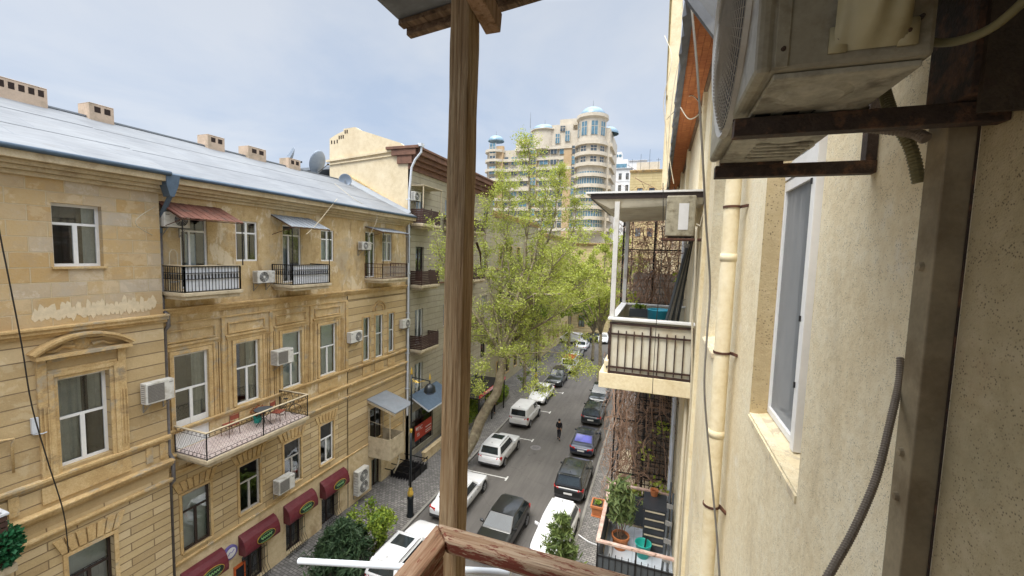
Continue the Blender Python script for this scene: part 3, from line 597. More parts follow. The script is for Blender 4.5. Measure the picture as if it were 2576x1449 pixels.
# weathered parapet at the end of the roof
p=MB(); p.hexa([(YE-.05,-.5,ze-.1),(YE+.22,-.5,ze-.1),(YE+.22,Xr,zr-.1),(YE-.05,Xr,zr-.1)],[(YE-.05,-.2,ze+.25),(YE+.22,-.2,ze+.25),(YE+.22,Xr,zr+.55),(YE-.05,Xr,zr+.55)]); build(p,'parapet',M['rustic'],bl)
p=MB(); p.hexa([(YE-.4,-.4,ze+.02),(YE-.05,-.4,ze+.02),(YE-.05,Xr,zr+.02),(YE-.4,Xr,zr+.02)],[(YE-.4,-.4,ze+.05),(YE-.05,-.4,ze+.3),(YE-.05,Xr,zr+.35),(YE-.4,Xr,zr+.05)]); build(p,'flashing',M['tin'],bl)
# hopper and downpipes
hp=MB(); hp.prism([(9.2,17.3),(9.62,17.3),(9.55,16.95),(9.42,16.6),(9.3,16.6),(9.2,16.95)],lambda u,v:(u,-.95,v),lambda u,v:(u,-.6,v)); hp.tube([(9.42,-.78,16.7),(9.42,-.45,16.25),(9.45,-.12,15.9),(9.45,-.1,15.4)],.075,8); build(hp,'rain_hopper',M['tin_blue'],bl)
dp=MB(); dp.tube([(9.45,-.1,15.4),(9.45,-.1,12.75),(9.47,-.32,12.6),(9.47,-.32,12.2),(9.47,-.1,12.0),(9.47,-.1,7.6),(9.47,-.3,7.4),(9.47,-.3,6.6),(9.47,-.1,6.4),(9.47,-.1,1.)],.065,8); build(dp,'downpipe',M['lead'],bl,smooth=True)
wbx=empty('junction_box',fx(85,1070,XB+.31),PI/2,'small pale junction box with a pipe stub left of the pedimented window','box'); build(MB().box(-.07,.07,-.09,-.0,-.22,.22).tube([(-.05,-.05,-.24),(.12,-.12,-.26),(.2,-.14,-.24)],.018,6),'housing',M['tin_grey'],wbx,loc=(0,0,0),bevel=.01)
q=fx(12,1110,XB+.31); wpp=empty('wall_pipe',q,PI/2,'thin ochre pipe bent down the stone wall at the left edge','pipe'); build(MB().tube([(-.4,-.1,.12),(.0,-.12,.06),(.12,-.1,.04),(.1,-.06,-.1),(.1,-.05,-.9)],.028,7),'tube',M['trim'],wpp,loc=(0,0,0),smooth=True)
# ---- balconies
def balcony(x0,x1,out,z,zr_,panel,railmat,chamfer=0,mesh=False):
    s=MB().box(x0,x1,-out,-.01,z+.13,z+.25).box(x0+.08,x1-.08,-out+.07,-.01,z,z+.128)
    sl=build(s,'balcony',M['slab'],bl,bevel=.015)
    g=MB(); a,b,o=x0+.07,x1-.07,-out+.07; zz=z+.28
    for p,q in (((a,-.02),(a,o)),((a,o),(b,o)),((b,o),(b,-.02))):
        railing(g,p,q,zz,zr_,.115,.016,((1,.035),(.74,.022),(.5 if not mesh else .3,.022),(0,.03)))
        if not mesh:
            P=Vector((*p,0));Q=Vector((*q,0)); n=max(2,int((Q-P).length/.115))
            for i in range(1,n):
                c_=P.lerp(Q,(i)/n); g.box(c_.x-.017,c_.x+.017,c_.y-.017,c_.y+.017,zr_-.42,zr_-.27)
    build(g,'railing',M[railmat],sl)
    if panel:
        h=MB(); t=.012; h.box(a+.03,b-.03,o+.035,o+.035+t,zz+.02,zr_-.03); h.box(b-.035-t,b-.035,o+.05,-.03,zz+.02,zr_-.03)
        build(h,'privacy_panel',M[panel],sl)
    return sl
zb1=fy(457,671,9.5).z
b1=balcony(9.4,fx(613,745,-14.95).y,1.3,13.14,zb1,'white_panel','black_metal')
build(MB().box(9.44,fx(613,745,-14.95).y-.04,-1.27,-1.19,zb1+.02,zb1+.05).box(9.44,9.52,-1.19,-.02,zb1+.02,zb1+.05),'handrail_cap',M['slab'],b1)
x2=fx(836,722,-14.95).y; b2=balcony(13.81,x2,1.27,13.14,zb1,'white_panel','black_metal')
x3=fx(1028,700,-14.92).y; b3=balcony(20.01,x3,1.3,13.14,zb1-.02,None,'rust_iron',mesh=True)
g=MB()
for k in range(22): x=20.1+(x3-20.2)*k/21; g.box(x-.004,x+.004,-1.2,-1.192,13.5,zb1-.15)
for k in range(10): z=13.5+(zb1-13.65)*k/9; g.box(20.1,x3-.1,-1.205,-1.197,z-.004,z+.004)
build(g,'wire_infill',M['tin_grey'],b3)
# long first-floor balcony
xl0,xl1=9.66,fx(778,990,-14.5).y; z=7.2; out=1.75
s=MB().box(xl0,xl1,-out,-.01,7.36,7.5).box(xl0+.1,xl1-.1,-out+.08,-.01,7.22,7.358)
for x in (10.4,11.7,13.0,13.8): s.prism([(0,7.22),(-1.1,7.22),(-.2,6.75),(0,6.7)],lambda u,v:(x,u,v),lambda u,v:(x+.16,u,v))
lb=build(s,'balcony',M['slab'],bl,bevel=.02)
build(MB().box(xl0+.05,xl1-.05,-out+.05,-.02,7.504,7.515),'floor_tiles',M['tile_pink'],lb)
g=MB(); zt=8.46
for p,q in (((xl0+.05,-.03),(xl0+.05,-out+.06)),((xl0+.05,-out+.06),(xl1-.05,-out+.06)),((xl1-.05,-out+.06),(xl1-.05,-.03))):
    P=Vector((*p,0));Q=Vector((*q,0)); L=(Q-P).length
    for zz,ww in ((zt,.025),(zt-.14,.012),(7.68,.012),(7.54,.018)): g.bar((P.x,P.y,zz),(Q.x,Q.y,zz),ww)
    n=int(L/.12)
    for i in range(n):   # diamond lattice
        for sg in (0,1):
            A=P.lerp(Q,max(0,min(1,(i+(0 if sg else 3.2))/n))); B=P.lerp(Q,max(0,min(1,(i+(3.2 if sg else 0))/n))); g.bar((A.x,A.y,7.69),(B.x,B.y,zt-.15),.0035)
    for i in range(int(L/.2)):
        A=P.lerp(Q,(i+.5)/int(L/.2))
        for zc in (zt-.07,7.61): g.bar((A.x,A.y,zc-.055),(A.x,A.y,zc+.055),.007); g.lathe([(.03,zc-.006),(.036,zc),(.03,zc+.006)],(A.x,A.y,0),8)
for (x,y) in ((xl0+.05,-out+.06),((xl0+xl1)/2,-out+.06),(xl1-.05,-out+.06),(xl0+.05,-.05),(xl1-.05,-.05)): g.box(x-.016,x+.016,y-.016,y+.016,7.42,zt+.03)
build(g,'railing',M['black_metal'],lb)
build(MB().box(xl0,xl1,-out+.02,-out+.1,zt+.02,zt+.045).box(xl0,xl0+.08,-out+.1,-.02,zt+.02,zt+.045).box(xl1-.08,xl1,-out+.1,-.02,zt+.02,zt+.045),'handrail',M['slab'],lb)
# boxed balcony near the far end with its own roof
bx0,bx1=20.31,21.75; ob=1.95
s=MB(); zt=3.72; zb=2.42
s.box(bx0,bx1,-ob+.3,-.06,zb,zb+.12); s.box(bx0,bx0+.04,-ob+.3,-.06,zb+.12,zt); s.box(bx1-.04,bx1,-ob+.3,-.06,zb+.12,zt); s.box(bx0+.04,bx1-.04,-ob+.3,-ob+.34,zb+.12,zt)
bb=build(s,'boxed_balcony',M['slab'],bl,bevel=.01)
g=MB()
for x,y in ((bx0+.03,-ob+.33),(bx1-.03,-ob+.33),(bx0+.03,-.1),(bx1-.03,-.1)): g.box(x-.025,x+.025,y-.025,y+.025,zt,5.5)
g.bar((bx0,-ob+.33,4.5),(bx0,-.1,4.7),.015); g.bar((bx1-.03,-ob+.33,4.3),(bx1-.03,-.1,4.6),.015)
build(g,'frame_post',M['slab'],bb)
g=MB(); zo=5.52; g.hexa([(bx0-.1,-.05,6.),(bx1+.35,-.05,6.),(bx1+.35,-ob-.12,5.44),(bx0-.1,-ob-.12,5.44)],[(bx0-.1,-.05,6.06),(bx1+.35,-.05,6.06),(bx1+.35,-ob-.12,5.5),(bx0-.1,-ob-.12,5.5)]); build(g,'roof_sheet',M['tin'],bb)
g=MB(); g.hexa([(bx0-.1,-.05,5.86),(bx0-.06,-.05,5.86),(bx0-.06,-ob-.1,5.3),(bx0-.1,-ob-.1,5.3)],[(bx0-.1,-.05,5.99),(bx0-.06,-.05,5.99),(bx0-.06,-ob-.1,5.43),(bx0-.1,-ob-.1,5.43)]); build(g,'roof_edge',M['slab'],bb)
# barred grilles on the basement windows
for (a,b,z0,z1) in opB_ba[:4]:
    n=9; g=MB()
    for k in range(n+1):
        x=a-.02+(b-a+.04)*k/n; g.tube([(x,-.03,z1),(x,-.1,z1-.1),(x,-.12,z0+.55),(x,-.3,z0+.25),(x,-.26,z0-.02),(x,-.03,z0)],.009,5)
    for zz,yy in ((z1-.15,-.1),((z0+z1)/2+.1,-.12),(z0+.25,-.3)): g.bar((a-.03,yy,zz),(b+.03,yy,zz),.018)
    build(g,'window_grille',M['black_metal'],bl)
# plaster scar of removed lettering
rs=random.Random(3); g=MB()
for k in range(26):
    x=6.25+k*.112; hh=rs.uniform(.34,.62); z0=12.76+rs.uniform(-.05,.05)
    n=7; g.prism([(x+.085*math.cos(2*PI*i/n)*rs.uniform(.6,1.2),z0+hh/2+hh*.5*math.sin(2*PI*i/n)*rs.uniform(.7,1.1)) for i in range(n)],lambda u,v:(u,yA-.008-.0004*k,v),lambda u,v:(u,yA+.01,v))
build(g,'plaster_scar',simple('pale_scar_plaster',(.62,.52,.36),.9,0,.15,8,.5),bl)
# ---- awnings
def awn(x0,x1,zw,zo,out,mt,label,posts=True,zpost=13.4,th=.02):
    o=empty('balcony_awning',(XB,(x0+x1)/2,zo),PI/2,label,'awning','sheet metal awnings over the top floor balconies',((x0+x1)/2,0,zo))
    g=MB(); n=int((x1-x0)/.14)
    for i in range(n):
        xa=x0+(x1-x0)*i/n; xb=x0+(x1-x0)*(i+1)/n; e=.012*(i%2)
        g.hexa([(xa,-.02,zw+e),(xb,-.02,zw+e),(xb,-out,zo+e),(xa,-out,zo+e)],[(xa,-.02,zw+th+e),(xb,-.02,zw+th+e),(xb,-out,zo+th+e),(xa,-out,zo+th+e)])
    build(g,'sheet',M[mt],o)
    f=MB(); f.bar((x0,-out+.03,zo-.03),(x1,-out+.03,zo-.03),.03); f.bar((x0+.02,-.02,zw-.03),(x0+.02,-out+.03,zo-.03),.03); f.bar((x1-.02,-.02,zw-.03),(x1-.02,-out+.03,zo-.03),.03); f.bar((x0+.02,-.05,zo-.35),(x0+.02,-out+.03,zo-.05),.02)
    build(f,'frame',M['rust_iron'],o)
    if posts:
        for x in (x0+.04,x1-.04): build(MB().box(x-.014,x+.014,-out+.02,-out+.05,zpost,zo-.045),'post',M['black_metal'],o)
    return o
za=fx(457,548,-15).z; za0=fx(395,505,-16.2).z
awn(9.42,fx(612,550,-15).y,za0-.02,za,1.26,'red_roof','rusty red sheet metal awning over the leftmost top floor balcony',zpost=zb1+.03)
za=fy(737,570,13.9).z; awn(13.85,x2-.02,fx(685,540,-16.2).z,za,1.22,'tin','grey sheet metal awning over the middle top floor balcony',zpost=zb1+.03)
awn(20.05,x3+.1,16.4,16.12,1.3,'tin','low grey metal awning over the rusty balcony at the far building end',zpost=zb1+.02)
# ---- air conditioners on the left facade  (loc: X of wall, Y centre, z bottom)
def acL(Y,z,label,X=XB,**k): return ac_unit((X,Y,z),PI/2,label,**k)
acL(9.82,15.62,'white outdoor unit tucked under the rusty red awning',h=.52,flip=True)
acL(13.25,13.5,'white outdoor unit between the two balconies with white panels',h=.52,w=.84)
acL(19.75,15.05,'small white outdoor unit above the rusty railing balcony',h=.46,w=.8)
acL(14.05,9.78,'boxy outdoor unit with square grille beside the middle white window',style='sq',h=.66,w=.86,d=.42)
acL(18.9,9.85,'streaked white outdoor unit left of the three narrow windows',h=.6,w=.95,flip=True)
acL(23.8,9.9,'white outdoor unit near the white downpipe at the building end',h=.56,w=.85,flip=True)
acL(8.93,9.75,'cream outdoor unit with square grille right of the pedimented window',X=XB+.3,style='sq',h=.7,w=.84,d=.3)
acL(14.05,3.75,'grey outdoor unit low between two ground floor windows',style='sq',h=.66,w=.86,d=.4)
acL(19.35,.75,'tall twin fan outdoor unit standing against the wall above the pavement',X=XB+.05,style='twin',h=1.45,w=.95,d=.36,bracket=True)
# ---- maroon shop awnings with oval emblems
def shop(x0,x1,i,label):
    z=1.82; o=empty('shop_awning',(XB,(x0+x1)/2,z),PI/2,label,'awning','maroon barrel awnings over the basement windows',((x0+x1)/2,0,0))
    o.location.z=0
    pr=[(0,.08),(.36,.08),(.42,.13),(.44,.3),(.41,.5),(.32,.72),(.17,.88),(0,.95)]
    build(MB().prism(pr,lambda u,v:(x0,-u-.01,z+v),lambda u,v:(x1,-u-.01,z+v)),'canopy',M['maroon'],o,bevel=.015)
    m_=(x0+x1)/2+.12; c0=Vector((m_,-.44,z+.42)); tl=Vector((0,.2,.98)).normalized(); nn=Vector((0,-.98,.2)).normalized()
    def ov(rx,rz,off,n=26): return [c0+nn*off+Vector((rx*math.cos(2*PI*i/n),0,0))+tl*(rz*math.sin(2*PI*i/n)) for i in range(n)]
    def ovm(rx,rz,off,mt,nm,par):
        m=MB(); a=ov(rx,rz,off-.03); b=ov(rx,rz,off); n=len(a); m.add(a+b,[tuple(range(n,2*n))]+[(i,(i+1)%n,n+(i+1)%n,n+i) for i in range(n)]); return build(m,nm,M[mt],par)
    e=ovm(.45,.22,.03,'gold','emblem',o); ovm(.425,.195,.036,'sign_black','emblem_ground',e)
    g=MB(); pts=[]
    for k in range(46):
        u=k/45; pts.append(c0+nn*.042+Vector((-.27+.54*u,0,0))+tl*(.05*math.sin(u*34)*(1-.3*u)+.01))
    g.tube(pts,.014,4)
    for s in (-1,1): g.tube([c0+nn*.042+Vector((-.3+.6*k/12,0,0))+tl*(s*(.11+.035*math.sin(k*PI/12))) for k in range(13)],.008,4)
    build(g,'emblem_lettering',M['sign_green'],e)
shop(9.73,11.29,0,'maroon barrel awning with oval emblem, nearest the round sign and cut by the frame bottom')
shop(12.0,13.72,1,'second maroon barrel awning counted from the near end, right of the round sign')
shop(14.25,15.98,2,'third maroon barrel awning counted from the near end, under the grey outdoor unit')
shop(16.5,18.27,3,'maroon barrel awning farthest along, beside the tall twin fan unit')
rsn=empty('round_sign',(XB,11.62,2.3),PI/2,'round purple rimmed white sign between the first two maroon awnings','sign')
build(MB().lathe([(0,-.1),(.27,-.1),(.3,-.08),(.3,0)],(0,0,0),28,'y'),'rim',simple('violet_rim',(.12,.1,.3),.4),rsn,loc=(0,0,0)); build(MB().lathe([(0,-.108),(.21,-.106),(.215,-.1)],(0,0,0),28,'y'),'face',M['plate'],rsn,loc=(0,0,0))
build(MB().tube([(-.14,-.112,-.06),(-.05,-.112,.05),(.03,-.112,0),(.13,-.112,.09)],.016,5),'emblem',simple('violet_mark',(.12,.1,.34),.4),rsn,loc=(0,0,0))
pb=empty('menu_board',(XB,12.02,0),PI/2,'small orange framed board low on the wall beside the basement grille','sign')
build(MB().box(-.25,.25,-.06,-.005,.7,1.5),'board',simple('orange_board',(.5,.1,.02),.5),pb,loc=(0,0,0)); build(MB().box(-.18,.18,-.066,-.061,.8,1.38),'panel',M['cloth_black'],pb,loc=(0,0,0))
# ---- furniture on the long balcony
def bistro_chair(x,y,rz,label):
    o=empty('bistro_chair',(x,y,7.515),rz,label,'chair','iron chairs on the long balcony')
    for a,b in ((-.2,-.2),(.2,-.2),(-.2,.2),(.2,.2)): build(MB().tube([(a*1.1,b*1.1,0),(a,b,.44)]+([(a*.95,b*1.15,.9)] if b>0 else []),.012,5),'leg',M['rust_iron'],o,loc=(0,0,0))
    build(MB().box(-.21,.21,-.21,.21,.43,.47),'seat',simple('red_brown_seat',(.25,.06,.035),.7),o,loc=(0,0,0),bevel=.01)
    build(MB().tube([(-.19,.23,.88),(0,.26,.93),(.19,.23,.88)],.012,5).box(-.17,.17,.215,.235,.68,.86),'backrest',simple('red_brown_back',(.25,.06,.035),.7),o,loc=(0,0,0))
    return o
bistro_chair(-15.75,11.45,-PI/2,'chair with red back standing nearest the white balcony door'); bistro_chair(-15.2,13.15,PI*.6,'chair with a red cushion between the iron table and the bicycle')
t=empty('bistro_table',(-15.35,12.6,7.515),0,'round dark iron table on the long first floor balcony','table')
build(MB().lathe([(0,.7),(.36,.7),(.37,.715),(.36,.73),(0,.73)],(0,0,0),20),'table_top',M['char'],t,loc=(0,0,0))
g=MB()
for k in range(4):
    a=PI/4+k*PI/2; g.tube([(.3*math.cos(a),.3*math.sin(a),0),(.06*math.cos(a),.06*math.sin(a),.32),(.25*math.cos(a),.25*math.sin(a),.7)],.014,5)
build(g,'legs',M['black_metal'],t,loc=(0,0,0))
bk=empty('bicycle',(-15.4,13.85,7.515),.6,'folded dark bicycle leaning in the corner of the long balcony','bicycle')
for x in (-.3,.3): build(MB().lathe([(.23,-.02),(.25,0),(.23,.02)],(x,0,.26),18,'y'),'wheel',M['rubber'],bk,loc=(0,0,0))
build(MB().tube([(-.3,0,.26),(-.05,0,.55),(.22,0,.6),(.3,0,.26)],.016,6).tube([(-.05,0,.55),(-.08,0,.75)],.014,6).tube([(.22,0,.6),(.2,0,.85),(.15,.15,.87)],.014,6).tube([(-.3,0,.26),(0,0,.25),(.22,0,.6)],.014,6),'bike_frame',M['char2'],bk,loc=(0,0,0)); build(MB().box(-.18,0,-.05,.05,.74,.79),'saddle',M['plastic'],bk,loc=(0,0,0),bevel=.02)
def leafcloud(n,c,rad,size,seed,elong=1.6,up_=.3,shell=.35,fn=None):
    g_=np.random.default_rng(seed); pts=g_.normal(size=(n,3)); pts/=np.linalg.norm(pts,axis=1)[:,None]; rr=(g_.random(n)**(shell))[:,None]
    P=np.array(c)+pts*rr*np.array(rad)
    return leaves(P,size,g_,elong,up_)
def leaves(P,size,g_,elong=1.6,up_=.3):
    n=len(P); d=g_.normal(size=(n,3)); d/=np.linalg.norm(d,axis=1)[:,None]; nn=g_.normal(size=(n,3)); nn[:,2]+=up_*2; s=np.cross(d,nn); s/=np.linalg.norm(s,axis=1)[:,None]+1e-6
    sz=size*(.6+.8*g_.random(n))[:,None]; a=P-d*sz*.5*elong/1.6; b=P+s*sz*.32; c=P+d*sz*.5*elong/1.6; e=P-s*sz*.32
    V=np.stack([a,b,c,e],1).reshape(-1,3); return V
def leafobj(name,V,mt,parent=None,loc=None):
    me=bpy.data.meshes.new(name); n=len(V)//4; sh=np.array(shift(parent)) if loc is None else np.zeros(3)
    me.vertices.add(len(V)); me.vertices.foreach_set('co',(V-sh).astype(np.float32).ravel()); me.loops.add(4*n); me.loops.foreach_set('vertex_index',np.arange(4*n,dtype=np.int32)); me.polygons.add(n); me.polygons.foreach_set('loop_start',np.arange(0,4*n,4,dtype=np.int32)); me.update(calc_edges=True); me.validate()
    me.materials.append(M[mt]); o=bpy.data.objects.new(name,me); link(o,parent)
    if loc is not None:o.location=loc
    return o
pp=empty('potted_plant',(-15.9,12.75,7.515),0,'reddish potted plant by the sill on the long balcony','plant')
build(MB().lathe([(0,0),(.13,0),(.17,.28),(.15,.28),(.13,.24)],(0,0,0),14),'pot',M['teal'],pp,loc=(0,0,0)); M['leaf_red']=leafmat('reddish_leaves',(.2,.05,.02),(.4,.14,.05),.2); leafobj('foliage',leafcloud(260,(0,.1,.5),(.3,.4,.22),.09,11),'leaf_red',pp,loc=(0,0,0))
# walking frame on balcony one: folded ladder
ld=empty('step_ladder',(-16.0,9.75,13.42),0,'folded step ladder leaning beside the top floor balcony door','ladder')
build(MB().tube([(0,-.16,0),(.0,-.12,1.3),(0,-.05,1.42),(0,.05,1.42),(0,.12,1.3),(0,.16,0)],.014,6),'rail',M['hose_cream'],ld,loc=(0,0,0)); build(MB().box(-.08,.08,-.14,.14,.28,.31).box(-.08,.08,-.14,.14,.58,.61).box(-.12,.12,-.16,.16,.85,.88),'step',M['ac_grille'],ld,loc=(0,0,0))
# ivy-clad balcony at the frame's left edge
iv=rootL('ivy_clad_balcony',3.9,XB+.3,'balcony wrapped in dark green artificial ivy at the left edge of the photo','balcony')
xe=5.1; s=MB().box(2.2,xe+.1,-1.2,.0,6.75,6.95).box(2.3,xe,-1.1,.0,6.6,6.748); build(s,'slab',M['slab'],iv,bevel=.02)
zt=fx(25,1290,-14.75).z; build(MB().box(2.2,xe+.03,-1.15,-1.07,zt-.05,zt).box(xe-.05,xe+.03,-1.07,-.02,zt-.05,zt),'handrail',M['tin_grey'],iv); g=MB()
for k in range(9): z=7.0+k*.14; g.box(2.25,xe,-1.13,-1.1,z,z+.1); g.box(xe-.03,xe,-1.1,-.05,z,z+.1)
build(g,'slats',M['brown_slat'],iv)
V=leafcloud(3400,(xe-.25,-.8,7.4),(.62,.62,.62),.13,21,shell=.5); leafobj('ivy',V,'ivy',iv)
# ---- satellite dishes
def dish(loc,r,az,el,label,mt='dish'):
    o=empty('satellite_dish',loc,az,label,'satellite dish','satellite dishes on the metal roof')
    g=MB(); n=9; pr=[(r*k/n,-r*.28*(1-(k/n)**2)) for k in range(n+1)]; g.lathe(pr,(0,0,0),28,'y')
    d=build(g,'reflector',M[mt],o,smooth=True,loc=(0,0,r*.95)); d.rotation_euler=(el,0,0)
    m=d.modifiers.new('t','SOLIDIFY'); m.thickness=.015
    build(MB().bar((0,0,-.35),(0,0,r*.95),.06).bar((0,.05,r*.9),(.25,.25,-.3),.03),'mast',M['tin'],o,loc=(0,0,0))
    build(MB().bar((0,-r*.1,r*.15),(0,-r*.95,r*.75),.03).box(-.05,.05,-r*1.02,-r*.92,r*.7,r*.82),'feed_arm',M['plastic'],o,loc=(0,0,0))
    return o
dish((-21.9,22.3,20.05),.8,R(100),R(18),'large tall pale blue dish at the end of the metal roof'); dish((-22.6,20.6,20.0),.8,R(150),R(25),'dish seen edge on behind the last small chimney'); dish((-20.4,23.2,19.35),.42,R(-150),R(-5),'small grey dish by the parapet')

# ================================================================ taller grey-beige building beyond
bc=rootL('apartment_building',32,XB,'grey beige apartment block with red brown cornice and cream gable, next along the left side','building')
C0,C1=24.42,39.5
opC=[]
for Yc in (26.0,34.6):
    for (z0,z1) in ((17.05,19.3),(12.95,15.4),(8.3,10.9)): opC.append((Yc-.55,Yc+.55,z0,z1))
for Yc in (30.2,37.9):
    for (z0,z1) in ((17.6,19.3),(13.6,15.4),(9.,10.9),(4.6,6.8)): opC.append((Yc-.6,Yc+.6,z0,z1))
opC+= [(25.5,26.6,4.6,6.9),(25.2,28.2,.5,3.4),(33.8,36.8,.3,3.4)]
w=MB(); wall_grid(w,C0,C1,-.2,20.9,opC); build(w,'wall',M['c_wall'],bc,fix=False)
for i,o in enumerate(opC):
    shop_=o[3]<4; wd=o[1]-o[0]
    window(bc,(o[0]+o[1])/2,o[2],wd,o[3]-o[2],style='V' if not shop_ else 'X',ft=.7,fm='brown_frame' if (shop_ or (i%3==1)) else 'white_frame',cur=((0,.3,0,1,'curtain_w'),) if i%2 else ((.5,1,0,1,'blind'),),sill=None)
gp=[(893,319.6),(864,324),(864,330),(848,337),(829,349),(829,393),(829,440),(950,520),(1034,520),(1034,374),(1006,359),(906,327)]
P=[fy(x,y,C0-.01) for x,y in gp]
poly=[(p.x,p.z) for p in P]; poly=[(a,b) for a,b in poly]; poly[6:9]=[(poly[5][0],0),(XB,0)]; poly[7]=(XB,-.1)
poly=[(min(a,XB),b) for a,b in poly]
g=MB().prism(poly,lambda u,v:(C0-.004,-(u-XB),v),lambda u,v:(C0+.35,-(u-XB),v)); build(g,'gable_wall',M['c_gable'],bc)
g=MB().box(C0+.35,C1,.02,11,20.9,21.1).box(C1-.3,C1,.02,11,0,20.9).box(C0+.4,C1,10.7,11,0,20.9); g.hexa([(C0+.36,.0,21.6),(C1,0,21.6),(C1,5.4,23.2),(C0+.36,5.4,23.2)],[(C0+.36,.0,21.7),(C1,0,21.7),(C1,5.4,23.3),(C0+.36,5.4,23.3)]); build(g,'roof',M['tin'],bc)
g=MB(); course(g,C0-.02,C1+.1,20.55,[(.35,.12),(.3,.35),(.3,.6),(.35,.85),(.16,.95)]); 
g.box(C0-.3,C0-.03,-.95,1.6,21.85,22.04).box(C0-.22,C0-.03,-.7,1.2,21.45,21.848).box(C0-.14,C0-.03,-.35,.8,20.9,21.448); build(g,'cornice',M['cornice_brown'],bc,bevel=.02)
for k in range(9): pass
g=MB(); course(g,C0+.36,C1,12.6,[(.12,.1)]); build(g,'string_course',M['cornice_brown'],bc)
a=fy(821,402,C0-.1); b=fy(993,378,C0-.1); g=MB(); g.bar((C0-.06,-(a.x-XB),a.z-.1),(C0-.06,-(b.x-XB),b.z),.2,.14); g.bar((C0-.04,-(a.x-XB),a.z-.35),(C0-.04,-(b.x-XB),b.z-.3),.12,.08); build(g,'gable_moulding',M['c_gable'],bc)
g=MB()
for px,py in ((834,354),(841,354),(848,352),(853,342),(858,341),(863,340),(868,328),(873,327)):
    q=fy(px,py,C0-.02); build(MB().box(C0-.02,C0+.1,-(q.x-XB)-.045,-(q.x-XB)+.045,q.z-.22,q.z+.02),'flue_opening',M['dark_hole'],bc)
def cbal(Yc,z,h,panel=True,wd=2.5,parent=bc,mt='brown_slat'):
    s=MB().box(Yc-wd/2,Yc+wd/2,-.98,-.01,z,z+.22).box(Yc-wd/2+.1,Yc+wd/2-.1,-.85,-.01,z-.12,z-.002); sl=build(s,'balcony',M['slab'],parent,bevel=.05)
    g=MB(); n=int(h/.12)
    for k in range(n):
        zz=z+.26+k*.12; g.box(Yc-wd/2+.05,Yc+wd/2-.05,-.95,-.92,zz,zz+.1); g.box(Yc-wd/2+.05,Yc-wd/2+.08,-.92,-.02,zz,zz+.1); g.box(Yc+wd/2-.08,Yc+wd/2-.05,-.92,-.02,zz,zz+.1)
    for x in (Yc-wd/2+.1,Yc,Yc+wd/2-.1): g.box(x-.03,x+.03,-.92,-.89,z+.22,z+.28+h)
    build(g,'railing',M[mt],sl)
for Yc in (26.0,34.6):
    for z in (16.75,12.5,7.95): cbal(Yc,z,1.05)
for Yc in (30.2,): cbal(Yc,16.9,.9,wd=1.8)
g=MB(); g.box(24.75,27.3,-1.05,0,19.5,19.56); g.box(24.78,24.84,-1.0,-.94,18.,19.5); g.box(27.2,27.26,-1.0,-.94,18.,19.5); build(g,'balcony_roof',M['slab'],bc)
g=MB(); g.tube([(C0-.02,-1.02,22.0),(C0-.04,-1.02,21.6),(C0-.1,-.6,21.1),(C0-.12,-.35,20.6),(C0-.14,-.2,19.),(C0-.14,-.2,3.6)],.075,10); g.box(C0-.25,C0+.15,-1.15,-.9,21.95,22.15)
for z in (18.5,16,13.5,10.8,8,5.5): g.box(C0-.23,C0-.05,-.3,-.0,z,z+.05)
build(g,'downpipe',M['tin_grey'],bc,smooth=False)
acL(25.0,18.5,'white outdoor unit high on the grey beige block under its balcony roof',X=XB,h=.6)
# entrance canopy and sign
ec=rootL('entrance_canopy',26.6,XB,'slate blue pitched canopy over a dark shopfront, partly behind the wooden post','awning')
g=MB(); g.hexa([(24.8,-.05,4.75),(28.6,-.05,4.75),(28.6,-1.6,3.9),(24.8,-1.6,3.9)],[(24.8,-.05,4.83),(28.6,-.05,4.83),(28.6,-1.6,3.98),(24.8,-1.6,3.98)]); build(g,'sheet',M['tin_blue'],ec); build(MB().bar((24.82,-.05,4.76),(24.82,-1.6,3.92),.06,.1).bar((24.8,-1.6,3.92),(28.6,-1.6,3.92),.06,.1),'edge',M['tin_grey'],ec)
def textobj(s,size,mt,parent,loc,rot,name='lettering',ext=.004):
    cu=bpy.data.curves.new(name,'FONT'); cu.body=s; cu.size=size; cu.extrude=ext; cu.align_x='CENTER'; cu.align_y='CENTER'; o=bpy.data.objects.new(name,cu); link(o); dg=bpy.context.evaluated_depsgraph_get(); me=bpy.data.meshes.new_from_object(o.evaluated_get(dg)); bpy.data.objects.remove(o)
    me.materials.clear(); me.materials.append(mt); o=bpy.data.objects.new(name,me); link(o,parent); o.location=loc; o.rotation_euler=rot; return o
M['red_sign']=simple('red_sign_board',(.42,.045,.025),.5,0,.1,6,0)
sg=rootL('shop_sign',26.3,XB+.1,'red banner with white letters across the dark shopfront','sign')
build(MB().box(25.3,27.6,-.12,-.08,1.25,2.35),'board',M['red_sign'],sg); textobj('TIC',.42,M['plate'],sg,(25.95-26.3,-.125,2.05),(PI/2,0,0)); textobj('55',.34,M['plate'],sg,(25.7-26.3,-.125,1.62),(PI/2,0,0)); build(MB().lathe([(0,-.13),(.12,-.128),(.12,-.12)],(25.5,0,2.12),12,'y'),'emblem',M['plate'],sg)
build(MB().box(26.7,27.5,-.126,-.121,1.4,1.45).box(26.7,27.5,-.126,-.121,1.55,1.6).box(26.7,27.5,-.126,-.121,1.78,1.84),'stripe',M['plate'],sg)
st=rootL('basement_stair',22.6,XB,'dark iron basement stair enclosure beneath the boxed balcony','railing')
g=MB()
for k in range(9): g.box(22.3,24.1,-1.9+k*.2,-1.87+k*.2,.14,.55+.05*(k%2))
for x in (21.9,22.6,23.3,24.1): g.box(x,x+.04,-1.95,-.1,.85,.9); g.box(x,x+.04,-1.95,-1.91,0,1.0)
g.bar((21.9,-1.93,1.),(24.2,-1.93,1.),.04); g.box(21.9,24.2,-1.9,-.2,.02,.04); build(g,'iron_bars',M['black_metal'],st)
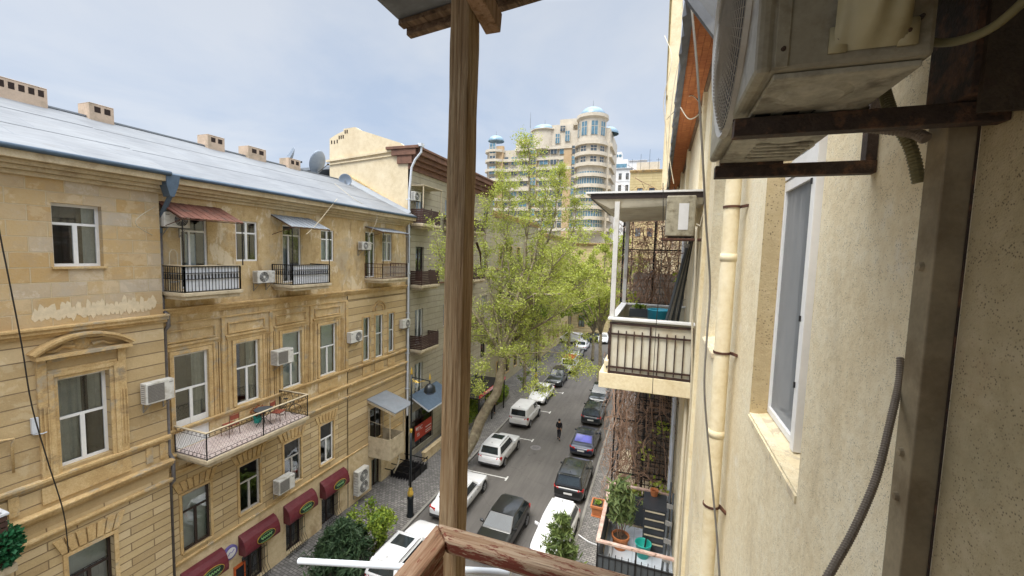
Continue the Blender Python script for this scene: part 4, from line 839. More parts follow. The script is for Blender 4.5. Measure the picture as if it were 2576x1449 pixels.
build(MB().tube([(21.55,-1.3,2.4),(21.5,-1.5,2.1),(21.35,-1.45,1.6),(21.3,-1.25,1.2),(21.45,-1.15,1.05)],.05,7),'white_pipe',M['hose_cream'],st,smooth=True)
g=MB(); g.box(24.9,28.5,-1.3,-1.05,.12,.75).box(24.85,28.55,-1.34,-1.0,.752,.82); pw=rootL('low_wall',26.7,XB,'low stone parapet with pale coping in front of the shopfront','wall'); build(g,'masonry',M['shop_wall'],pw)
# ================================================================ street row beyond the tree
def block(name,label,X,Ya,Yb,zt,wall,rows,pitch,wz=(1.1,1.9),parapet=True,out=12,balc=(),fm='brown_frame',base=0.,rot=PI/2):
    if rot==PI/2: o=rootL(name,(Ya+Yb)/2,X,label,'building')
    else: o=empty(name,(( Ya+Yb)/2,X,0),0,label,'building',None,((Ya+Yb)/2,0,0))
    ops=[]
    n=int((Yb-Ya-.8)/pitch); x0=(Ya+Yb)/2-(n-1)*pitch/2
    for z in rows:
        for i in range(n): ops.append((x0+i*pitch-wz[0]/2,x0+i*pitch+wz[0]/2,z,z+wz[1]))
    w=MB(); wall_grid(w,Ya,Yb,base-.2,zt,ops); build(w,'wall',M[wall],o,fix=False)
    b=MB().box(Ya,Ya+.2,.01,out,base,zt).box(Yb-.2,Yb,.01,out,base,zt).box(Ya+.2,Yb-.2,out-.2,out,base,zt).box(Ya,Yb,.3,out,zt,zt+.15); build(b,'side_wall',M[wall],o)
    for q,op in enumerate(ops): window(o,(op[0]+op[1])/2,op[2],wz[0],wz[1],style='X',ft=.68,fm=fm,room=.6,cur=((0,1,0,1,'blind'),) if q%3==0 else ())
    c=MB(); course(c,Ya-.1,Yb+.1,zt-.3,[(.2,.15),(.2,.35),(.12,.5)])
    for z in rows[1:]: course(c,Ya,Yb,z-.6,[(.14,.1)])
    for op in ops: trim_frame(c,op[0],op[1],op[2],op[3],.12,.06,bottom=True)
    build(c,'trim',M['trim'] if wall!='white_wall' else M['white_wall'],o)
    for (i,j) in balc:
        if i<n and j<len(rows): cbal(x0+i*pitch,rows[j]-.25,.95,wd=2.0,parent=o,mt='black_metal')
    return o
block('apartment_building','olive beige block glimpsed through the left of the tree crown, beyond the brown cornice',XB-.1,39.7,57,19.2,'d_wall',[1.2,5.2,9.6,14.],2.9,balc=((0,1),(1,2),(3,1),(4,2),(2,3)))
block('apartment_building','honey coloured stone block behind the middle of the tree, farther along the left pavement',XB+.6,57.3,77,18.,'e_wall',[1.2,5.6,10.4],3.1,balc=((0,1),(2,2),(3,1)))
eb=block('corner_building','honey stone building closing the street end and facing the camera behind the tree',80.,-24,-8.5,17.5,'e_wall',[1.4,6.,11.],2.6,wz=(1.2,2.4),balc=((3,1),(4,1),(3,2),(5,2)),rot=0)
block('corner_building','pale olive building to the right end of the closing row, mostly hidden by green crowns',86.,-8.,6,15.,'d_wall',[1.4,6.,10.5],2.5,wz=(1.1,2.2),rot=0)
g=MB()
# ================================================================ domed apartment tower
TY=110.
tw=empty('domed_tower',(-30,TY,0),0,'large cream apartment tower with pale blue domes and curved glass bay, beyond the tree','building',None,(-30,0,0))
def tX(px): return fy(px,450,TY).x
def tZ(px,py,Y=TY): return fy(px,py,Y).z
# stepped bulk: (px left, px right, top py) drawn as slabs of real depth
zrow=[tZ(1400,y) for y in (600,575,550,525,500,475,450,424,398,372,345)]
flo=3.35; zt_main=tZ(1400,345)
xl,xr=tX(1222),tX(1532)
def steps():
    out=[]
    for px0,px1,py in ((1228,1300,382),(1300,1385,352),(1385,1440,318),(1440,1532,330)): out.append((tX(px0),tX(px1),tZ((px0+px1)/2,py)))
    return out
nwin=0
sd=0
w=MB()
for (a,b,zt) in steps():
    w.box(a,b,-1.-sd,16,0,zt); sd+=.25
w.box(tX(1405),tX(1450),-.6,14,tZ(1420,318),tZ(1420,302)); build(w,'wall',M['tower_wall'],tw)
w=MB()   # tan recessed strips
for px in (1262,1345,1430): w.box(tX(px)-1.,tX(px)+1.,-2.05,-1.,0,tZ(px,372)); 
build(w,'recessed_bay',M['tower_tan'],tw)
def tower_bay(px,r,ztop,zbot,glassfull,label,winz,yo=-1.):
    cx_=tX(px); m=MB().lathe([(r,zbot),(r,ztop)],(cx_,yo,0),28); build(m,'round_bay',M['tower_wall'],tw,smooth=True)
    return cx_
zc=tZ(1487,340)
# right corner drum
cx_=tX(1487); rr=3.45
build(MB().lathe([(rr,tZ(1487,590)),(rr,tZ(1487,312)),(rr+.55,tZ(1487,308)),(rr+.55,tZ(1487,300)),(0,tZ(1487,299))],(cx_,-1.5,0),32),'corner_drum',M['tower_wall'],tw)
dz=tZ(1487,301); dm=MB().lathe([(3.3*math.cos(t*PI/16),dz+2.5*math.sin(t*PI/16)) for t in range(9)],(cx_,-1.5,0),28); d1=build(dm,'dome',M['dome'],tw,smooth=True); build(MB().tube([(cx_,-1.5,dz+2.4),(cx_,-1.5,dz+4.2)],[.12,.03],6),'finial',M['tin'],d1)
def dome(px,py,r,h,fin=1.6,drum=None,yo=1.):
    x=tX(px); z=tZ(px,py); 
    if drum: build(MB().lathe([(r*.97,drum),(r*.97,z-.25),(r+.35,z-.22),(r+.35,z),(0,z+.01)],(x,yo,0),28),'corner_drum',M['tower_wall'],tw)
    d=build(MB().lathe([(r*math.cos(t*PI/16),z+h*math.sin(t*PI/16)) for t in range(9)],(x,yo,0),26),'dome',M['dome'],tw,smooth=True); build(MB().tube([(x,yo,z+h-.1),(x,yo,z+h+fin)],[.1,.03],6),'finial',M['tin'],d)
dome(1248,358,2.25,1.6,1.2,0.,-.6); dome(1365,330,3.4,1.7,1.3,tZ(1365,380),.5); dome(1522,330,2.6,1.9,.6,0.,3.)
build(MB().tube([(tX(1327),1,tZ(1327,320)),(tX(1327),1,tZ(1327,280))],[.12,.04],5),'mast',M['tin'],tw)
# floor bands following the drums
b=MB()
for i,py in enumerate((372,398,424,450,476,502,528,554,580)):
    z=tZ(1487,py+2); a0=tX(1232)
    b.box(a0,tX(1440),-2.1 if i%2==0 else -1.95,-1.,z-.1,z+.65) if i>0 else b.box(tX(1300),tX(1440),-2.3,-1.,z-.1,z+.6)
    b.lathe([(rr,z-.1),(rr+.75,z-.1),(rr+.75,z+.75),(rr,z+.75)],(cx_,-1.5,0),28); b.box(tX(1515),tX(1538),-1.6,8,z-.1,z+.7)
    b.lathe([(2.2,z-.1),(2.95,z-.1),(2.95,z+.6),(2.2,z+.6)],(tX(1248),-.6,0),20)
build(b,'balcony_band',M['tower_wall'],tw)
# upper tall arched windows, regular windows
def twin(x,y,z,wd,hh,mt,rot=0):
    o=MB().box(-wd/2,wd/2,-.06,.0,0,hh); k=build(o,'window',M[mt],tw,loc=(x,y,z)); k.rotation_euler=(0,0,rot)
    f=MB().box(-wd/2-.1,-wd/2,-.12,.01,-.1,hh+.1).box(wd/2,wd/2+.1,-.12,.01,-.1,hh+.1).box(-.05,.05,-.1,-.061,0,hh).box(-wd/2,wd/2,-.1,-.061,hh*.6,hh*.6+.1); build(f,'window_frame',M['tower_wall'],k,loc=(0,0,0))
for k,ang in enumerate((-1.1,-.42,.32,1.0)):
    x=cx_+rr*math.sin(ang); y=-1.5-rr*math.cos(ang); twin(x,y-.02,tZ(1487,352),1.55,3.3,'tower_glass',ang)
    for py in (392,418): twin(x,y-.02,tZ(1487,py+2),1.5,1.6,'tower_glass_d',ang)
# glass drum below
g=MB(); 
for (a,b_) in ((440,512),(520,580)): g.lathe([(rr+.12,tZ(1487,b_)),(rr+.12,tZ(1487,a))],(cx_,-1.5,0),28)
gl=build(g,'glass_bay',M['tower_glass'],tw,smooth=True); g=MB()
for k in range(18):
    t=-PI+PI*k/17; x=cx_+(rr+.16)*math.cos(t); y=-1.5+(rr+.16)*math.sin(t); g.box(x-.05,x+.05,y-.05,y+.05,tZ(1487,580),tZ(1487,440))
for py in (455,470,485,500,535,550,565): g.lathe([(rr+.13,tZ(1487,py)-.06),(rr+.2,tZ(1487,py)),(rr+.13,tZ(1487,py)+.06)],(cx_,-1.5,0),24)
build(g,'mullions',M['tower_wall'],gl)
for i,(px,py,wd,hh,mt,yy) in enumerate([(1360,372,1.5,3.6,'tower_glass',-1.45),(1340,368,1.1,2.8,'tower_glass',-1.45),(1403,365,1.1,2.4,'tower_glass',-1.7),(1427,360,1.1,2.6,'tower_glass',-1.75),(1248,392,1.7,2.6,'tower_glass',-3.0),(1415,335,1.3,1.3,'tower_glass_d',-1.7)]): twin(tX(px),yy,tZ(px,py),wd,hh,mt)
for py in (392,418,444,470,496,522,548,574):
    for j,px in enumerate((1248,1272,1297,1320,1345,1370,1395,1420,1440)):
        if py==392 and px<1300: continue
        yb=-3.0 if px==1248 else (-2.1 if px in(1345,) else (-1.2,-1.25,-1.5,-1.75)[min(3,j//2)]-.05); twin(tX(px),yb-.02,tZ(px,py)+.1,2.3 if j%2 else 1.7,2.0,'tower_glass_d' if (j+py)%3 else 'tower_glass')
# terrace building under the tower (pale canopy boxes)
block('terrace_building','pale building with a rooftop terrace seen over the crown below the tower',92.,tX(1425)*.84,tX(1500)*.84+1,fy(1460,640,92.).z,'white_wall',[4.,9.],2.6,rot=0)
# white building and golden building to the right
wb=block('white_building','white many windowed building with grey roof right of the tower',150.,fy(1530,450,150.).x,fy(1590,450,150.).x,fy(1560,425,150.).z,'white_wall',[22.,26.,30.,34.,38.,42.],2.4,wz=(1.,2.2),rot=0,fm='grey_frame')
g=MB(); xa=fy(1545,400,150.).x-(fy(1530,450,150.).x+fy(1590,450,150.).x)/2
x0=fy(1538,425,150.).x; x1=fy(1578,425,150.).x; z0=fy(1560,425,150.).z
g.box(x0,x1,1.,8,z0,z0+3.4).box(x0+1,x0+3.2,1.,6,z0+3.4,z0+6); build(g,'penthouse',M['white_wall'],wb); build(MB().box(x0+.3,x1-.3,.9,.98,z0+.6,z0+1.9).lathe([(0,-.05),(.5,-.02),(.5,.1)],(x0+1.6,.95,z0+4.7),10,'y').lathe([(0,-.05),(.5,-.02),(.5,.1)],(x0+2.7,.95,z0+4.7),10,'y'),'roof_glazing',M['tower_glass'],wb)
block('white_building','second smaller white building stepping down beside the golden facade',170.,fy(1575,450,170.).x,fy(1625,450,170.).x,fy(1600,405,170.).z,'white_wall',[30.,34.,38.,42.,46.],2.6,wz=(1.1,2.),rot=0,fm='grey_frame')
gb=block('golden_building','golden tan facade with small windows low on the skyline near the right eave',100.,fy(1585,450,100.).x,fy(1700,450,100.).x,fy(1630,430,100.).z,'e_wall',[20.,24.5,29.],2.6,wz=(1.2,2.),rot=0)
g=MB(); x0=fy(1600,430,100.).x; z0=fy(1630,430,100.).z; g.box(x0,x0+5,1,6,z0,z0+2.2).box(x0+6.6,x0+10,1,6,z0,z0+3.5); build(g,'penthouse',M['tower_wall'],gb)
g=MB()
for k in range(6): x=x0-1+k*1.9; g.bar((x,1.,z0),(x,1.,z0+3+k%3),.06); g.bar((x-.5,1.,z0+2.6),(x+.5,1.,z0+2.6),.04)
build(g,'antenna',M['plastic'],gb)
# ================================================================ right-hand building (root frame: x = -world Y, -y = towards the street)
XR=.62
def rootR(name,Yc,X,label,cat,group=None): return empty(name,(X,Yc,0),-PI/2,label,cat,group,(-Yc,0,0))
br_=rootR('stucco_building',4.,XR,'cream stucco building whose wall runs along the right of the photo','building')
opR=[(-3.08,-2.06,14.0,16.25),(-6.0,-5.0,14.0,16.3),(-3.08,-2.06,9.4,11.9),(-6.,-5.,9.4,11.9),(-14.6,-13.5,13.,16.),(-17.6,-16.6,13.6,15.8)]
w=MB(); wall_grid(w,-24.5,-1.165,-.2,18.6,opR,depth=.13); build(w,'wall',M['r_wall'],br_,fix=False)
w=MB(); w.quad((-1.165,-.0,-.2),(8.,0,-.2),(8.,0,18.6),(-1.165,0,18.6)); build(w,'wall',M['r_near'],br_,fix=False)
w=MB().box(-24.5,8,.9,1.1,-.2,18.6).box(7.8,8,0.01,.9,0,18.6); build(w,'back_wall',M['r_smooth'],br_)
for i,o in enumerate(opR):
    window(br_,(o[0]+o[1])/2,o[2],o[1]-o[0],o[3]-o[2],depth=.13+.06,style='H',ft=.66,fm='white_frame',fw_=.075,cur=((.0,1,0,1,'curtain_g'),),room=.5)
# inner sash and reveals of the near window
g=MB(); a,b=-3.08,-2.06
g.box(a+.0,a+.004,-.0,.13,14.0,16.25); build(g,'reveal',M['reveal'],br_)
g=MB(); g.hexa([(a-.0,-.008,13.95),(b+.0,-.008,13.95),(b+.0,.135,13.95),(a-.0,.135,13.95)],[(a-.0,-.008,13.985),(b+.0,-.008,13.985),(b+.0,.135,14.02),(a-.0,.135,14.02)]); build(g,'sill',M['peel'],br_)
g=MB(); g.hexa([(-6.02,-.03,13.93),(-4.98,-.03,13.93),(-4.98,.135,13.93),(-6.02,.135,13.93)],[(-6.02,-.03,13.985),(-4.98,-.03,13.985),(-4.98,.135,14.02),(-6.02,.135,14.02)]); build(g,'sill',M['peel'],br_,bevel=.006)
bn=-2.46; build(MB().quad((-2.062,.004,14.0),(bn,.128,14.0),(bn,.128,16.25),(-2.062,.004,16.25)),'splayed_reveal',M['reveal'],br_,fix=False)
build(MB().quad((a+.02,.115,14.06),(bn-.04,.115,14.06),(bn-.04,.115,15.45),(a+.02,.115,15.45)),'fly_screen',M['screen'],br_,fix=False)
g=MB().box(a+.006,a+.028,.1,.128,14.025,15.5).box(bn-.06,bn-.001,.085,.128,14.02,16.25).box(a+.028,bn-.06,.1,.128,14.025,14.065).box(a+.028,bn-.06,.1,.128,15.44,15.5); build(g,'screen_frame',M['white_frame'],br_,bevel=.003)
build(MB().box(a+.02,bn-.06,.095,.1285,15.51,15.6),'transom',M['white_frame'],br_)
g=MB().box(a+.1,a+.14,.132,.16,14.1,15.42).box(a+.2,a+.225,.14,.17,14.12,15.4); build(g,'inner_sash',M['white_frame'],br_)
for z in (14.35,14.7,15.4): build(MB().tube([(bn-.045,.08,z),(bn-.045,.08,z+.03)],.005,6),'hinge',M['plastic'],br_)
# pilaster strips and recessed bands down the facade
g=MB()
for (y0,y1,o) in ((4.35,4.55,.03),(6.6,6.75,.05),(7.9,8.15,.06),(12.,12.3,.08),(15.,15.3,.1),(18.,18.4,.12)): g.box(-y1,-y0,-o,.01,0,17.9)
build(g,'pilaster',M['r_smooth'],br_,bevel=.01)
# eaves: orange boarded soffit and torn tin gutter
g=MB(); n=4
for k in range(n):
    y0=-.04-k*.09; g.box(-24,-2.6,y0-.086,y0,17.9+.012*(k%2),17.95)
build(g,'soffit',M['orange_wood'],br_); g=MB(); g.box(-24,-2.6,-.005,-.06,17.84,17.9); 
build(g,'soffit_edge',M['beam_wood'],br_)
g=MB(); rs=random.Random(5); n=46
for k in range(n):
    x0=-24+21.4*k/n; x1=-24+21.4*(k+1)/n; d=rs.uniform(-.015,.03); g.hexa([(x0,-.40,17.86-d),(x1,-.40,17.86),(x1,-.49-d*1.2,17.8),(x0,-.49+d*.8,17.8-d)],[(x0,-.40,17.93),(x1,-.40,17.93),(x1,-.5,18.05),(x0,-.5,18.05)])
build(g,'gutter',M['tin_dark'],br_)
# taller building beyond on the same line
tb=rootR('tall_cream_building',32.,fy(1690,60,25.).x,'tall cream building edge rising behind the eave at the right','building')
build(MB().box(-45,-25,0,.5,-.2,36),'wall',M['r_smooth'],tb); g=MB(); course(g,-45,-25,30.,[(.3,.1),(.2,.2)]); course(g,-45,-25,24.,[(.2,.06)])
for y in (25.6,28,31,34): g.box(-y-.2,-y,-.06,.01,0,34)
build(g,'string_course',M['r_smooth'],tb)
ops_=[(-28.9,z) for z in (13.,17.5,22.,26.5)]
for x,z in ops_: 
    m=MB().box(x-.55,x+.55,-.03,.0,z,z+2); k=build(m,'window',M['tower_glass_d'],tb); build(MB().box(x-.62,x-.55,-.06,.0,z-.05,z+2.05).box(x+.55,x+.62,-.06,0,z-.05,z+2.05),'window_frame',M['white_frame'],k)
# wall pipe
pc=rootR('downpipe',3.75,XR,'cream painted downpipe with collars standing off the stucco wall','pipe')
g=MB(); g.tube([(-3.72,-.1,0.2),(-3.72,-.1,18.)],.058,18,cap=False)
for z in (12.2,13.55,15.,16.6): g.tube([(-3.72,-.1,z),(-3.72,-.1,z+.06)],.0625,18)
build(g,'pipe',M['r_smooth'],pc,smooth=True)
for z in (12.95,14.25,15.42,16.8): build(MB().tube([(-3.72,-.1,z),(-3.72,-.1,z+.018)],.066,16).bar((-3.72,-.04,z+.01),(-3.62,0.0,z+.01),.02),'clamp',M['rust_iron'],pc)
p2=rootR('downpipe',7.6,XR,'thin tan pipe on the far wall beside the neighbouring balcony','pipe'); build(MB().tube([(-7.5,-.06,0.2),(-7.5,-.06,15.3)],.03,8),'pipe',M['hose_cream'],p2,smooth=True)
p3=rootR('downpipe',11.,XR,'white downpipe at the far wall beside the dry vines','pipe'); build(MB().tube([(-10.4,-.1,0.2),(-10.4,-.1,15.5)],.05,8),'pipe',M['tin_grey'],p3,smooth=True)
# steel post on the wall next to the camera
xo=.57
cp=rootR('steel_post',1.2,XR,'cream painted steel channel fixed upright to the near wall','post')
build(MB().box(-1.245,-1.172,-.052,-.001,13.2,15.9),'channel',M['metal_post'],cp,bevel=.003)
for z in (14.45,14.56,15.0): build(MB().lathe([(0,-.062),(.009,-.06),(.011,-.052)],(-1.212,0,z),10,'y'),'bolt',M['metal_post'],cp)
build(MB().box(-1.1715,-1.167,-.003,-.0005,13.2,15.9),'seam_or_shade_line',M['rust_dark'],cp)  # thin dark strip painted as the soft shadow line beside the channel
# ---- big air conditioner overhead on rusty angle brackets
ac=empty('air_conditioner',(.33,1.2,15.33),0,'large grimy cream outdoor unit overhead on rusty steel bars','air conditioner',None,(.33,1.2,15.33))
x0,x1,y0,y1,zb,zt=.158,.405,.89,1.62,15.345,15.95
build(MB().box(x0+.004,x1,y0,y1,zb,zt),'casing',M['ac_dirty'],ac,bevel=.008)
build(MB().box(x0-.012,x0+.016,y0-.004,y1+.006,zb-.004,zt+.004),'front_panel',M['ac_dirty'],ac,bevel=.01)
# stained base pan with pressed relief
g=MB().box(x0+.02,x1-.01,y0+.01,y1-.01,zb-.012,zb-.001)
for (cx1,cy1,rr_) in ((.27,1.0,.05),(.35,1.12,.04),(.3,1.3,.05)): g.lathe([(0,zb-.02),(rr_,zb-.018),(rr_+.015,zb-.012)],(cx1,cy1,0),16)
for k in range(5): g.box(.24,.38,1.36+k*.04,1.375+k*.04,zb-.02,zb-.012)
build(g,'base_pan',M['ac_pan'],ac,bevel=.003)
g=MB().box(x0+.018,x0+.04,y0-.004,y0-.0005,zb+.004,zt); build(g,'side_trim',M['ac_dirty'],ac,bevel=.002)
# bulging valve cover on the near side
g=MB(); nx_,nz=24,16; xa,xb_=.262,.372
def cov(u,v):
    b=.07*max(0,math.sin(PI*min(1,max(0,u))))**.7*(1-math.exp(-v*9)); rid=.009*math.cos(u*PI*5)*(1-math.exp(-v*12))
    return (xa+(xb_-xa)*u,y0-.003-b-rid,zb+.02+.45*v)
vs=[cov(i/nx_,j/nz) for j in range(nz+1) for i in range(nx_+1)]; g.add(vs,[(j*(nx_+1)+i,j*(nx_+1)+i+1,(j+1)*(nx_+1)+i+1,(j+1)*(nx_+1)+i) for j in range(nz) for i in range(nx_)])
g.box(xa-.006,xa+.02,y0-.008,y0-.001,zb+.018,zb+.06).box(xb_-.02,xb_+.006,y0-.008,y0-.001,zb+.018,zb+.06)
build(g,'valve_cover',simple('yellowed_valve_cover',(.45,.4,.24),.45,0,.1,6,.05,dirt=(.3,.24,.12)),ac,smooth=True)
g=MB()
for (x,z) in ((xa+.007,zb+.04),(xb_-.007,zb+.04),(x0+.03,zb+.035),(x1-.025,zb+.06)):
    build(MB().lathe([(0,y0-.011),(.003,y0-.0105),(.0042,y0-.003)],(x,0,z),10,'y'),'screw',M['rust_dark'],ac)
for k in range(4): build(MB().box(x0+.03+.055*k,x0+.06+.055*k,1.095,1.115,zb-.013,zb-.002),'rubber_foot',M['plastic'],ac)
build(MB().box(x0+.02,x1-.04,1.6,1.625,zb-.02,zb-.002),'foot_rail',M['rust_dark'],ac)
# wire guard bowed out from the street face
g=MB(); yc,zc_=(y0+y1)/2-.02,zb+.27; R0=.27
g2=MB().disc((x0-.014,yc,zc_),R0*.98,30,'x'); build(g2,'fan_recess',M['ac_dark'],ac,fix=False)
for k in range(30):
    q=(k+.5)/30; r=R0*q; dx=.032*(1-q**4); g.lathe([(r-.0012,-dx+.0),(r+.0012,-dx-.0012),(r+.0012,-dx+.0012)],(x0-.014,yc,zc_),36,'x')
for k in range(84):
    t=2*PI*k/84; pts=[]
    for q in (.06,.4,.7,.9,1.): pts.append((x0-.014-.032*(1-q**4),yc+R0*q*math.cos(t),zc_+R0*q*math.sin(t)))
    g.tube(pts,.0011,3,cap=False)
g.lathe([(R0,-.004),(R0+.012,-.01),(R0+.016,.004)],(x0-.012,yc,zc_),40,'x')
build(g,'fan_guard',M['wire_mesh'],ac,fix=False)
# brackets (near and far)
kb=rootR('wall_bracket',1.1,XR,'near rusty steel bracket bar under the overhead air conditioner','bracket','rusty steel brackets carrying the overhead unit')
build(MB().box(-1.12,-1.085,-.475,-.001,15.285,15.325).box(-1.12,-1.114,-.475,-.001,15.326,15.333),'arm',M['rust_dark'],kb,bevel=.002); Ya_=fx(2340,150,.535).y; Yb_=fx(2452,150,.535).y
build(MB().box(-Ya_,-Yb_,-.085,-.001,15.327,16.2),'upright',M['rust_dark'],kb,bevel=.002); build(MB().box(-Yb_,-Yb_+.012,-.075,-.001,15.29,16.2),'flange',M['rust_brown'],kb)
kb2=rootR('wall_bracket',1.63,XR,'far rusty steel bracket bar below the overhead air conditioner','bracket','rusty steel brackets carrying the overhead unit')
build(MB().box(-1.65,-1.61,-.455,-.001,15.287,15.327),'arm',M['rust_dark'],kb2,bevel=.002); build(MB().box(-1.655,-1.615,-.03,-.001,15.328,16.0),'upright',M['rust_dark'],kb2,bevel=.002)
# dark soffit and steel overhead at the top right corner
ov=rootR('overhead_frame',1.,XR,'dark steel plate and frame overhead in the top right corner','frame')
g=MB(); g.bar((-1.5,-.06,15.62),(-.8,-.2,15.75),.03,.02); g.bar((-1.4,-.06,15.66),(-.8,-.25,15.85),.02,.04); build(g,'plate',M['rust_dark'],ov,bevel=.003)
# hoses
def hose(name,pts,r,mt,label,cat='hose',rib=0,parent=None,n=10,sm=6):
    P=[Vector(p) for p in pts]; Q=[]
    for i in range(len(P)-1):
        p0=P[max(i-1,0)];p1=P[i];p2=P[i+1];p3=P[min(i+2,len(P)-1)]
        for k in range(sm):
            t=k/sm; Q.append(.5*((2*p1)+(p2-p0)*t+(2*p0-5*p1+4*p2-p3)*t*t+(3*p1-p0-3*p2+p3)*t**3))
    Q.append(P[-1])
    if rib:
        L=sum((Q[i+1]-Q[i]).length for i in range(len(Q)-1)); N=int(L/rib)*2; S=[];acc=0;i=0;d=0;step=L/N
        for k in range(N+1):
            t=k*step
            while i<len(Q)-2 and d+(Q[i+1]-Q[i]).length<t: d+=(Q[i+1]-Q[i]).length; i+=1
            S.append(Q[i].lerp(Q[i+1],min(1,(t-d)/max(1e-6,(Q[i+1]-Q[i]).length))))
        Q=S; rr_=[r*(1.1 if k%2 else .9) for k in range(len(Q))]
    else: rr_=[r]*len(Q)
    m=MB().tube(Q,rr_,n); o=build(m,name,M[mt],parent,smooth=not rib); 
    if label: tag(o,label,cat)
    return o
D=[(2265,900,1.3),(2262,960,1.27),(2240,1060,1.2),(2205,1200,1.12),(2150,1330,1.04),(2100,1420,.98),(2060,1490,.94)]
hose('corrugated_hose',[fy(x,y,Y) for x,y,Y in D],.0078,'hose','brown grey corrugated drain hose curving down beside the steel post',rib=.006,sm=8)
hose('drain_hose',[fy(*p) for p in ((2225,230,1.35),(2245,290,1.3),(2290,370,1.27),(2312,460,1.27))],.013,'hose_olive','thick olive hose dropping behind the bracket bar to the steel post',rib=.008)
hose('drain_hose',[fy(*p) for p in ((2150,318,1.3),(2230,325,1.25),(2300,335,1.22),(2330,350,1.2))],.012,'hose','ribbed grey hose running under the bracket bar into the post',rib=.007)
hose('loose_cable',[fy(*p) for p in ((2245,80,.98),(2300,98,.95),(2370,108,.93),(2440,95,.9),(2510,60,.87),(2600,-20,.83))],.0068,'hose_olive','olive cable looping across the top right corner','cable')
# cables hanging down the wall
hose('hanging_cable',[fy(*p) for p in ((1735,-30,2.4),(1752,150,2.4),(1762,300,2.45),(1770,440,2.5),(1776,560,2.6),(1786,720,2.7),(1778,850,2.7),(1772,980,2.7),(1785,1150,2.7),(1802,1330,2.65),(1812,1480,2.6))],.006,'cable_grey','long grey cable hanging down in front of the cream downpipe','cable')
hose('hanging_cable',[fy(*p) for p in ((1752,570,6.),(1748,700,6.),(1742,800,6.),(1738,1000,6.),(1722,1200,6.),(1708,1480,6.))],.014,'hose_cream','beige cable hanging past the neighbouring balcony railing','cable')
hose('hanging_cable',[fy(*p) for p in ((1668,460,6.3),(1668,560,6.3),(1662,700,6.3),(1652,800,6.3),(1643,950,6.3),(1640,1010,6.3))],.005,'cable','thin black cable hanging from the balcony roof across the railing','cable')
for pts,lab in ((((1716,-10,9.),(1720,110,9.),(1702,180,9.),(1690,260,9.),(1682,370,9.),(1695,462,9.)),'pale cable drooping along the torn gutter'),(((1678,300,10.),(1710,265,9.),(1740,240,8.),(1765,275,7.),(1735,300,7.),(1712,270,7.5)),'pale cable loop in front of the orange soffit'),(((1672,90,12.),(1690,150,11.),(1670,250,11.),(1676,340,11.),(1681,470,11.)),'thin cable sagging against the sky beside the cream edge')):
    hose('roof_cable',[fy(*p) for p in pts],.009,'hose_cream',lab,'cable',n=6)
hose('roof_cable',[fy(*p) for p in ((1696,470,14.),(1700,600,14.),(1700,760,14.))],.01,'cable','dark cable against the far vine wall','cable',n=5)
hose('street_cable',[fx(*p) for p in ((-30,420,-13.),(0,590,-13.4),(22,700,-13.6),(55,870,-14),(80,1020,-14.3),(120,1160,-14.8),(160,1290,-15.2),(172,1390,-15.8))],.015,'cable','twisted black cable slanting across the left facade to the ground floor window','cable',n=6)
hose('facade_wire',[fx(*p) for p in ((390,520,-15.9),(340,560,-15.6),(400,600,-16.1))],.012,'hose_cream','pale wire by the red awning','cable',n=5)
hose('facade_wire',[fx(*p) for p in ((848,500,-15.6),(800,560,-15.2),(770,590,-14.9))],.012,'hose_cream','pale stay wire from the eave to the grey awning','cable',n=5)
hose('facade_wire',[fx(*p) for p in ((842,462,-18.),(890,500,-16.5),(948,540,-15.6),(925,600,-15.6))],.012,'hose_cream','pale wire from the small dish down over the eave','cable',n=5)
# sheet metal edge above the unit
m_=empty('metal_awning_edge',fy(1800,60,2.1),0,'grey blue sheet metal corner jutting down above the orange soffit','awning')
a_,b_2,c_2,d_2=fy(1728,-15,2.1),fy(1818,106,2.1),fy(1900,40,2.3),fy(1880,-60,2.3); off=Vector((0,.03,.02))
SH[m_.name]=m_.location.copy(); build(MB().hexa([a_,b_2,c_2,d_2],[p+off for p in (a_,b_2,c_2,d_2)]),'sheet',M['tin_dark'],m_); build(MB().bar(a_,b_2,.03,.035),'folded_edge',M['tin_dark'],m_)
# ================================================================ our wooden balcony: rails, post, roof corner
rail=empty('balcony_railing',(-.5,.7,14.2),0,'worn red brown timber handrail of the near balcony meeting at a mitred corner','railing',None,(-.5,.7,14.2))
cn=fz(1100,1312,14.25); cx0,cy0=cn.x,cn.y; wd,th=.06,.038
rx=MB().prism([(0,0),(wd*.3,.0),(wd,0),(wd,-th),(0,-th)],lambda u,v:(cx0+wd*0+u,cy0-u,14.25+v),lambda u,v:(.62,cy0-u,14.25+v)); o1=build(rx,'handrail',M['rail_wood_x'],rail,bevel=.009,seg=3)
ry=MB().prism([(0,0),(wd,0),(wd,-th),(0,-th)],lambda u,v:(cx0+u-.0,cy0-u,14.249+v),lambda u,v:(cx0+u,-.6,14.249+v)); o2=build(ry,'handrail',M['rail_wood_y'],rail,bevel=.009,seg=3)
build(MB().box(cx0+.018,cx0+.05,cy0-.05,-.6,14.10,14.197),'side_board',M['rail_wood_y'],rail,bevel=.004)
post=empty('timber_post',(-.53,1.05,13.3),0,'weathered square timber post rising through the middle of the photo','post',None,(-.53,1.05,13.3))
pa=fy(1102,1300,1.015); pb_=fy(1150,1300,1.015); pt=fy(1132,0,1.015); pt2=fy(1182,0,1.015)
def polep(z): 
    t=(z-pa.z)/(pt.z-pa.z); return pa.x+(pt.x-pa.x)*t, pb_.x+(pt2.x-pb_.x)*t
rs=random.Random(8); m=MB(); NZ=60; vs=[]; fs=[]; NS=6
ring=[]
